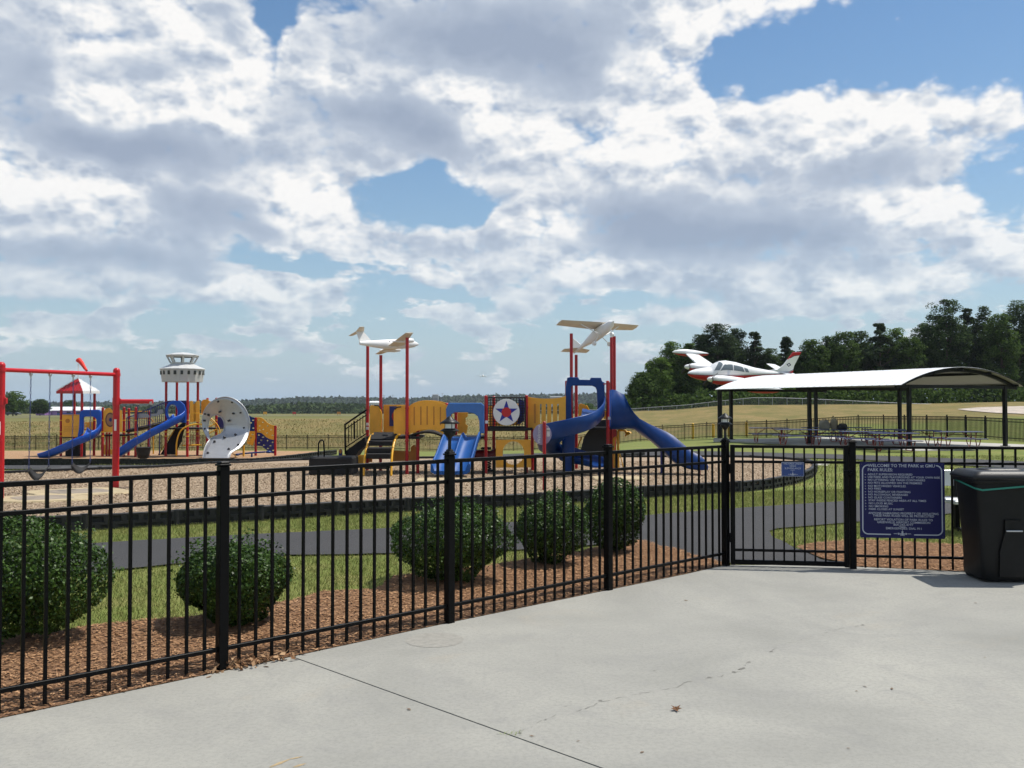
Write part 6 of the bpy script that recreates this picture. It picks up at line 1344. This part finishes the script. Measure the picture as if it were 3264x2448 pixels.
# pylon
pl = P(2295, 1398, 67.3); pb2 = Vector((pl.x, pl.y, zg(pl.x, pl.y))); at_ = PO + RM @ Vector((.45, 0, -.55))
py_ = thing('aircraft_pylon', pb2, 'thick black steel pylon holding up the aircraft', 'pylon')
MB().cyl(pb2 - Vector((0, 0, .2)), Vector((pl.x, pl.y, at_.z - .25)), .17, n=18).build('pole', blks, py_); MB().cyl(Vector((pl.x, pl.y, at_.z - .35)), at_ + Vector((0, 0, .1)), .15, .10, n=12).build('head', blks, py_); MB().cyl(pb2 - Vector((0, 0, .05)), pb2 + Vector((0, 0, .06)), .45, n=18).build('footing', mcw, py_)
# aircraft on approach
fo = P(1540, 1198, 880); fa = bpy.data.objects.new('aircraft', None); COL.objects.link(fa); fa.location = fo; ORG[fa] = Vector((0, 0, 0)); fa.rotation_euler = (0, 0, R(-88)); tag(fa, 'small white aircraft on approach low in the sky', 'aircraft')
m = MB(); body_loft(m, [(6.2, .0, -.2, .1), (5.4, .6, -.6, .55), (3.5, 1.0, -.8, .8), (-2, .9, -.8, .8), (-5, .6, -.1, .35), (-7, .5, .2, .1)], lambda x, y, z: Vector((x, y, z))); m.build('fuselage', wht, fa)
dsk = mat('far_grey', (.25, .26, .27), .6)
for s in (-1, 1):
    MB().loft([airfoil(1.2, 2.4, s * .4, -.5, .3), airfoil(.6, 1.2, s * 7.6, .1, .14)]).build('wing', dsk, fa); m = MB(); body_loft(m, [(3.3, .15, -.15, .15), (2.8, .45, -.5, .42), (.5, .4, -.5, .4), (-1.5, .0, -.1, .1)], lambda x, y, z, s=s: Vector((x, y + s * 2.6, z - .2))); m.build('engine', wht, fa)
    MB().cyl((1.6, s * 2.6, -.6), (1.6, s * 2.6, -1.7), .12, n=6).cyl((1.6, s * 2.6 - .15, -1.8), (1.6, s * 2.6 + .15, -1.8), .35, n=10).build('gear', dsk, fa)
MB().prism([(-5.4, -.08, .5), (-6.6, -.08, 2.9), (-7.6, -.08, 2.9), (-7.0, -.08, .4)], (0, .16, 0)).build('fin', wht, fa); MB().box((-7.0, 0, 2.85), (1.0, 4.6, .1)).build('tailplane', dsk, fa)
# ================================================================== chain-link fence on the rise
CL = [(1700, 1309), (1830, 1307), (2017, 1303), (2100, 1297), (2188, 1291), (2288, 1279), (2397, 1268), (2480, 1268), (2574, 1271), (2740, 1279), (2892, 1286), (3060, 1291), (3264, 1296)]
cpts = [P(x, y, 111.5) for x, y in CL]; galv = mat('galvanised_tube', (.30, .32, .33), .5, .3)
cf_ = thing('chain_link_fence', cpts[6], 'galvanised chain-link fence along the crest below the woods', 'fence'); MB().tube(cpts, .035, 6).build('top_rail', galv, cf_)
wm, N, L, B = nodes_mat('wire_mesh'); tc = N.new('ShaderNodeTexCoord'); wv = N.new('ShaderNodeTexWave'); wv.inputs['Scale'].default_value = 9; wv.wave_type = 'BANDS'; wv.bands_direction = 'DIAGONAL'; L.new(tc.outputs['Object'], wv.inputs['Vector'])
B.inputs['Base Color'].default_value = (.16, .17, .17, 1); B.inputs['Roughness'].default_value = .5; B.inputs['Metallic'].default_value = .4; L.new(mrange(N, L, wv.outputs['Fac'], .72, .9, .16, .60), B.inputs['Alpha'])
mb = MB(); dn = [Vector((p.x, p.y, min(p.z - .4, zg(p.x, p.y) - .05, p.z - 1.1))) for p in cpts]; mb.loft([cpts, dn], closed=False, caps=False); mb.build('wire_mesh', wm, cf_)
for k in range(24):
    t = k / 23 * (len(cpts) - 1); i = min(int(t), len(cpts) - 2); p = cpts[i].lerp(cpts[i + 1], t - i); MB().cyl((p.x, p.y, p.z - 1.4), p, .03, n=6).build('post', galv, cf_)
# pale gravel on the rise
gp_ = outline([(3050, 1306), (3120, 1300), (3264, 1296), (3500, 1293), (3500, 1322), (3264, 1321), (3180, 1318), (3100, 1312)])
tag(ground_patch('gravel', gp_, .06, mat('pale_gravel', (.42, .36, .30), .95, var=.3, vscale=1.2, bump=.8, bscale=3), 2.0), 'pale gravel patch on the rise', kind='structure')
# ================================================================== trees
bark = mat('bark', (.075, .055, .04), .95, bump=.6, bscale=12, var=.3, vscale=3)
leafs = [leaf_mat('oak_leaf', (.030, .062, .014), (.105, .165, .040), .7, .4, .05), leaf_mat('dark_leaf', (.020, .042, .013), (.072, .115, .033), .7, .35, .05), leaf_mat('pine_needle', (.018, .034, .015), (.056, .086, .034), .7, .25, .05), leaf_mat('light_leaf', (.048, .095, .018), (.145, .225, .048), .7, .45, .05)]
def crown_pts(rs, n, h, w, kind):
    # clumps spread through the crown's volume; leaves gather around clump centres
    if kind == 'pine':
        nc = 85; cc = []
        for k in range(nc):
            s = rs.uniform(0, 1); zz = h * (.30 + .68 * s); env = (.45 + .55 * math.sin(math.pi * min(1, s * 1.25 + .12))) * (1 - s ** 3) + .12; r_ = w / 2 * 1.15 * env * rs.uniform(.0, 1.0) ** .55; a = rs.uniform(0, 2 * np.pi); cc.append((r_ * np.cos(a), r_ * np.sin(a), zz + .12 * r_, rs.uniform(.3, .85) * (1.0 - .4 * s)))
    else:
        nc = 210; cc = []
        for k in range(nc):
            d = rs.normal(size=3); d /= np.linalg.norm(d); r_ = rs.uniform(.05, 1.0) ** .36; q = d * r_; q[2] = q[2] if q[2] > -.75 else -.75; zz = h * (.54 + .43 * q[2]); tp_ = 1 - .25 * max(0, q[2]); cc.append((q[0] * w / 2 * .9 * tp_, q[1] * w / 2 * .9 * tp_, max(zz, h * .1), rs.uniform(.4, .85) * (w / 6.0) ** .5))
    cc = np.array(cc); cc[:, 2] = cc[:, 2].min() + (cc[:, 2] - cc[:, 2].min()) * (h * .965 - cc[:, 2].min()) / (np.sort(cc[:, 2])[-4] - cc[:, 2].min()); cc[:, 2] = np.minimum(cc[:, 2], h * .97); idx = rs.integers(0, len(cc), n); d = rs.normal(size=(n, 3)); d /= np.linalg.norm(d, axis=1)[:, None]
    r_ = cc[idx, 3] * rs.uniform(.3, 1.05, n) ** .6; p = cc[idx, :3] + d * r_[:, None] * np.array([1.1, 1.1, .8 if kind != 'pine' else .62]); p[:, 2] = np.clip(p[:, 2], .2, h); return p, cc
def tree(px, top_py, d, w, kind, lm, label, group, seed, n=2600, leaf=.42, base_z=None, name='tree'):
    rs = np.random.default_rng(seed); x = (px - 1632) / FPX * d; z0 = zg(x, d) if base_z is None else base_z; h = P(px, top_py, d).z - z0
    t = thing(name, Vector((x, d, z0)), label, 'tree', group); p, cc = crown_pts(rs, n, h, w, kind)
    nr = p - np.array([0, 0, h * .5]); nr /= np.linalg.norm(nr, axis=1)[:, None] + 1e-6; nr[:, 2] += .4
    vs, fs = cards(p, rs.uniform(leaf * .55, leaf * 1.2, n), nr, .7, 1.0); put('crown', tri_mesh('crown', vs, fs, lm), t)
    b = Vector((x, d, z0)); r0 = .018 * h + .05; top = .92 if kind == 'pine' else .72; lean = Vector((rs.uniform(-.03, .03) * h, rs.uniform(-.03, .03) * h, 0)); mb = MB()
    mb.tube([b - Vector((0, 0, .3)), b + lean * .3 + Vector((0, 0, h * .3)), b + lean + Vector((0, 0, h * top))], [r0, r0 * .72, r0 * .15], 7)
    for k in range(9):
        c_ = cc[rs.integers(0, len(cc))]; f = min(.9, max(.2, c_[2] / h * .75)); s_ = b + lean * f + Vector((0, 0, h * f * .95)); e_ = b + Vector(c_[:3]); mb.tube([s_, s_.lerp(e_, .55) + Vector((0, 0, -.02 * h)), e_], [r0 * .35, r0 * .22, r0 * .06], 5)
    mb.build('trunk', bark, t); return t
SK = [(2030, 1222), (2075, 1168), (2134, 1090), (2160, 1108), (2193, 1094), (2237, 1058), (2281, 1034), (2330, 1042), (2362, 1056), (2377, 1104), (2407, 1057), (2444, 1099), (2510, 1074), (2540, 1112), (2591, 1082), (2665, 1063), (2724, 1052), (2805, 1027), (2849, 1041), (2916, 1076), (2935, 1030), (3012, 953), (3085, 982), (3137, 975), (3181, 988), (3264, 960), (3400, 960)]
skx, sky_ = np.array(SK).T
TR = [  # px, top offset, depth, width, kind, leaf, phrase
 (2052, 1188, 119, 4.6, 'broad', 0, 'low spreading broadleaf tree at the left end of the woods'), (2098, 1140, 120, 4.4, 'broad', 3, 'bright green broadleaf tree second from the left end of the woods'), (2140, 1089, 122, 4.2, 'broad', 3, 'pale green tree behind the red wing tip of the aircraft'),
 (2192, 1095, 121, 4.2, 'broad', 0, 'mid green tree left of the tallest dark pine by the aircraft'), (2240, 1066, 126, 4.6, 'broad', 2, 'dark pine rising left above the aircraft cockpit'), (2288, 1034, 124, 6.6, 'broad', 2, 'broad dark pine directly above the aircraft cockpit'), (2345, 1048, 127, 5.0, 'broad', 2, 'dark pine right of the broad pine above the cockpit'),
 (2407, 1056, 123, 3.2, 'pine', 2, 'slender lone pine above the aircraft cabin roof'), (2450, 1112, 124, 4.8, 'broad', 1, 'dark rounded tree above the rear fuselage'), (2508, 1073, 125, 3.2, 'pine', 2, 'thin airy pine left of the aircraft fin'), (2548, 1120, 122, 4.2, 'broad', 1, 'low dark tree behind the aircraft fin'),
 (2593, 1082, 121, 4.4, 'broad', 0, 'mid green tree just right of the aircraft fin'), (2640, 1072, 124, 4.6, 'broad', 1, 'dark tree above the left third of the shelter roof'), (2690, 1058, 122, 5.2, 'broad', 0, 'rounded green tree above the middle of the shelter roof'), (2740, 1056, 126, 4.6, 'broad', 1, 'dark tree right of the rounded one above the roof'),
 (2805, 1027, 122, 4.6, 'pine', 2, 'tall pointed conifer over the shelter roof'), (2850, 1046, 125, 5.0, 'broad', 3, 'bright green tree right of the pointed conifer'), (2900, 1075, 121, 4.6, 'broad', 0, 'low green tree where the skyline dips before the tallest trees'), (2940, 1030, 127, 4.4, 'broad', 1, 'dark tree at the left foot of the tallest tree'),
 (3012, 953, 123, 7.0, 'broad', 1, 'tallest broad tree of the woods with a rounded top'), (3085, 980, 126, 5.4, 'pine', 2, 'tall dark pine right of the tallest tree'), (3140, 975, 124, 5.4, 'broad', 1, 'tall dark tree near the right edge'), (3190, 1000, 120, 5.2, 'broad', 0, 'mid green tree in front near the right edge'), (3250, 958, 125, 6.0, 'broad', 1, 'tall tree cut by the right edge'), (3330, 960, 122, 6.5, 'broad', 0, 'x')]
for k, (px, tp, d, w, kind, lm, lab) in enumerate(TR[:-1]): tree(px, tp, d, w, kind, leafs[lm], lab, 'trees of the woods on the right', 100 + k, n=int(2300 * w) + 1500, leaf=.27)
# understorey and depth of the wood: reads as one dark mass below the crowns
def wood_mass(name, samples, label, lm, seed, n, leaf, jitter):
    rs = np.random.default_rng(seed); cs = []
    for _ in range(n):
        px, d, lo, hi = samples(rs); x = (px - 1632) / FPX * d; cs.append((x, d, rs.uniform(lo, hi)))
    cs = np.array(cs) + rs.normal(0, jitter, (n, 3)); vs, fs = cards(cs, rs.uniform(leaf * .5, leaf * 1.2, n), np.tile([[0, -.5, .6]], (n, 1)), .75, 1.0)
    o = put(name, tri_mesh(name, vs, fs, lm)); tag(o, label, 'woods', kind='stuff'); return o
_lump = lambda x, s: .5 * math.sin(x * .031 + s) + .3 * math.sin(x * .083 + 2 * s) + .2 * math.sin(x * .21 + 3 * s)
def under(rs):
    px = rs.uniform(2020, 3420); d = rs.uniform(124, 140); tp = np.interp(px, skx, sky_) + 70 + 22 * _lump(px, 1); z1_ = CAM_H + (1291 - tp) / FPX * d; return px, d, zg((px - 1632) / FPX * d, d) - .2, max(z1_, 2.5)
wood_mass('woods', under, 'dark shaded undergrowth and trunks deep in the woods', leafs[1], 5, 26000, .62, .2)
def edge_(rs):
    px = rs.uniform(2030, 3420); d = rs.uniform(116, 121); x = (px - 1632) / FPX * d; z = zg(x, d); return px, d, z, z + 1.5 + 1.3 * abs(_lump(px, 2))
wood_mass('woods', edge_, 'bushes at the foot of the woods', leafs[0], 6, 9000, .45, .15)
# distant wooded hills
blueg = leaf_mat('far_wood_leaf', (.018, .036, .020), (.042, .068, .030), .8, .1); nearw = leaf_mat('field_wood_leaf', (.022, .042, .012), (.065, .095, .028), .8, .1)
def hills(rs):
    px = rs.uniform(-100, 2100); d = rs.uniform(1500, 2100); tp = np.interp(px, [-100, 300, 600, 780, 960, 1150, 1300, 1460, 1600, 1780, 1900, 2100], [1286, 1284, 1283, 1279, 1268, 1268, 1272, 1262, 1260, 1258, 1256, 1258]) + 2.2 * _lump(px * 6, 4) + 1.5 * _lump(px * 19, 2)
    top = CAM_H + (1291 - tp) / FPX * d; return px, d, -10, top
wood_mass('woods', hills, 'blue-green wooded hills on the far horizon', blueg, 8, 30000, 7.0, 1.0)
def mids(rs):
    px = rs.uniform(-100, 2050); d = rs.uniform(560, 680); tp = np.interp(px, [-100, 200, 420, 560, 800, 960, 1150, 1190, 1300, 1500, 2050], [1300, 1304, 1300, 1300, 1297, 1287, 1291, 1302, 1300, 1303, 1300]) + 2.6 * _lump(px * 5, 1) + 2.4 * _lump(px * 17, 5); top = CAM_H + (1291 - tp) / FPX * d; return px, d, -4.5, top
wood_mass('woods', mids, 'dark green woods bordering the far side of the airfield', nearw, 9, 30000, 2.6, .5)
for px, tp, d, w, k, lab in ((42, 1248, 240, 8.6, 0, 'large round dark tree at the left edge beyond the airfield'), (128, 1273, 262, 5.6, 1, 'smaller round tree beside the purple building'), (-6, 1268, 250, 6, 1, 'dark tree cut off by the left edge beyond the airfield'), (222, 1276, 345, 6.5, 1, 'dark tree rising behind the purple building'), (1790, 1290, 330, 5.0, 0, 'round tree framed by the hood of the spiral slide'), (1870, 1287, 300, 6.0, 0, 'green tree above the hood of the spiral slide'), (2000, 1262, 150, 4.2, 0, 'small bushy tree just left of the woods')):
    tree(px, tp, d, w, 'broad', leafs[k], lab, 'lone trees beyond the airfield', 300 + px, n=2600, leaf=.55)
# ================================================================== airfield and far buildings
def strip(name, y0, y1, x0, x1, m, label): tag(ground_patch(name, [(x0, y0), (x1, y0), (x1, y1), (x0, y1)], .10, m, 12.0), label, kind='structure')
rwm = mat('runway_asphalt', (.24, .24, .23), .9, var=.1, vscale=.1); strip('runway', 290, 312, -260, 90, rwm, 'grey runway across the airfield'); strip('taxiway', 168, 176, -140, 60, mat('taxiway_asphalt', (.16, .16, .16), .9), 'narrow grey taxiway on the near side of the airfield')
def building(px0, px1, top, bot, d, wall, roof, label, dep=8.0, rise=.8, trim=None, wins=5):
    a, b = P(px0, bot, d), P(px1, bot, d); zt_ = P(px0, top, d).z; z0 = min(zg(a.x, d), a.z) - .3; t = thing('building', Vector(((a.x + b.x) / 2, d, z0)), label, 'building')
    wl = MB().box(((a.x + b.x) / 2, d + dep / 2, (z0 + zt_) / 2), (b.x - a.x, dep, zt_ - z0)).build('wall', wall, t)
    MB().prism([(a.x - .3, d - .4, zt_), (a.x - .3, d + dep / 2, zt_ + rise), (a.x - .3, d + dep + .4, zt_), (a.x - .3, d + dep + .4, zt_ - .12), (a.x - .3, d - .4, zt_ - .12)], (b.x - a.x + .6, 0, 0)).build('roof', roof, t)
    if trim: MB().box((a.x + (b.x - a.x) * .62, d - .06, z0 + (zt_ - z0) * .38), ((b.x - a.x) * .72, .1, (zt_ - z0) * .38)).build('lower_band', trim, t)
    w = (b.x - a.x) / wins
    for k in range(wins): MB().box((a.x + w * (k + .5), d - .09, z0 + (zt_ - z0) * .68), (w * .4, .08, (zt_ - z0) * .22)).build('window', mat('far_glass', (.05, .06, .08), .2), wl)
lila = mat('lilac_wall', (.34, .22, .50), .8, var=.06); wroof = mat('white_roof', (.72, .73, .74), .5); bluw = mat('blue_band', (.03, .08, .34), .6)
building(142, 296, 1308, 1326, 335, lila, wroof, 'lilac metal building with white roof beyond the airfield', 12, 1.3, bluw); building(114, 142, 1309, 1327, 330, mat('purple_wall', (.22, .11, .30), .8), wroof, 'small purple gabled end beside the lilac building', 12, 1.0, None, 2)
fw2 = mat('far_white', (.62, .62, .60), .7); building(1178, 1212, 1283, 1296, 900, fw2, wroof, 'white shed among the trees behind the model aircraft poles', 10, 1.5); building(1755, 1792, 1265, 1272, 1350, mat('far_grey_wall', (.38, .38, .38), .8), dsk, 'long grey building on the far hill above the slotted panel', 14, 1.0); building(1378, 1396, 1258, 1268, 1450, dsk, dsk, 'square dark block on the far wooded hill', 12, .5)
# parked vehicle
cp = P(42, 1322, 300); vz = zg(cp.x, 300); v_ = thing('parked_car', Vector((cp.x, 300, vz)), 'dark car parked beyond the airfield at the left edge', 'car'); cm = mat('car_paint', (.03, .03, .035), .2, coat=.5)
MB().prism([(cp.x - 2.2, 299.2, vz + .35), (cp.x + 2.2, 299.2, vz + .35), (cp.x + 2.25, 299.2, vz + .8), (cp.x + 1.3, 299.2, vz + .95), (cp.x - 2.2, 299.2, vz + .95)], (0, 1.7, 0)).build('body', cm, v_); MB().prism([(cp.x - 2.0, 299.3, vz + .95), (cp.x + 1.1, 299.3, vz + .95), (cp.x + .5, 299.3, vz + 1.5), (cp.x - 1.7, 299.3, vz + 1.5)], (0, 1.5, 0)).build('cabin', mat('car_glass', (.12, .14, .16), .1), v_); MB().box((cp.x - .6, 300.05, vz + 1.53), (2.2, 1.5, .08)).build('roof', wht, v_)  # white roof plate: sheen of the dark car's roof painted as colour
for x in (-1.4, 1.4): MB().cyl((cp.x + x, 299.1, vz + .34), (cp.x + x, 299.35, vz + .34), .34, n=12).build('wheel', rub, v_)
# runway markers and pylons on the hill
for px, py, d, m, lab in ((1080, 1319, 286, orange, 'orange runway sign behind the stair railing'), (845, 1320, 286, yel, 'yellow runway sign above the climbing wall'), (938, 1321, 300, red, 'red runway marker right of the yellow sign')):
    p = P(px, py, d); z = zg(p.x, d); t = thing('runway_sign', Vector((p.x, d, z)), lab, 'sign'); MB().box((p.x, d, z + .75), (1.1, .12, .7)).build('face', m, t)
    for s in (-.4, .4): MB().cyl((p.x + s, d, z - .1), (p.x + s, d, z + .5), .05, n=6).build('leg', blk, t)
for px, tp, d, lab in ((1224, 1258, 1700, 'thin lattice mast on the far hill, leftmost'), (1252, 1257, 1700, 'thin lattice mast on the far hill, middle one'), (1410, 1252, 1700, 'thin lattice mast on the far hill, rightmost')):
    T = P(px, tp, d); b = Vector((T.x, d, -8)); t = thing('lattice_mast', b, lab, 'mast', 'lattice masts on the far hill'); m = MB()
    for sx_, sy_ in ((-1, -1), (1, -1), (1, 1), (-1, 1)): m.cyl(b + Vector((sx_ * 2.2, sy_ * 2.2, 0)), T + Vector((sx_ * .3, sy_ * .3, 0)), .16, n=4)
    m.build('legs', dsk, t); MB().box(T - Vector((0, 0, 1.5)), (6, .3, .3)).build('cross_arm', dsk, t)
# ================================================================== summer haze over the whole place
hzm = bpy.data.materials.new('summer_haze'); hzm.use_nodes = True; N = hzm.node_tree.nodes; L = hzm.node_tree.links; N.remove(N['Principled BSDF'])
pv = N.new('ShaderNodeVolumePrincipled'); pv.inputs['Color'].default_value = (.80, .88, 1.0, 1); pv.inputs['Density'].default_value = .00011; pv.inputs['Anisotropy'].default_value = .2
L.new(pv.outputs[0], N['Material Output'].inputs['Volume'])
hb_ = MB().box((0, 1290, 16), (5900, 2720, 64)); hz_o = hb_.build('haze', hzm, None, org=(0, 1290, 16)); tag(hz_o, 'thin bluish summer haze over the airfield', 'haze', kind='stuff')
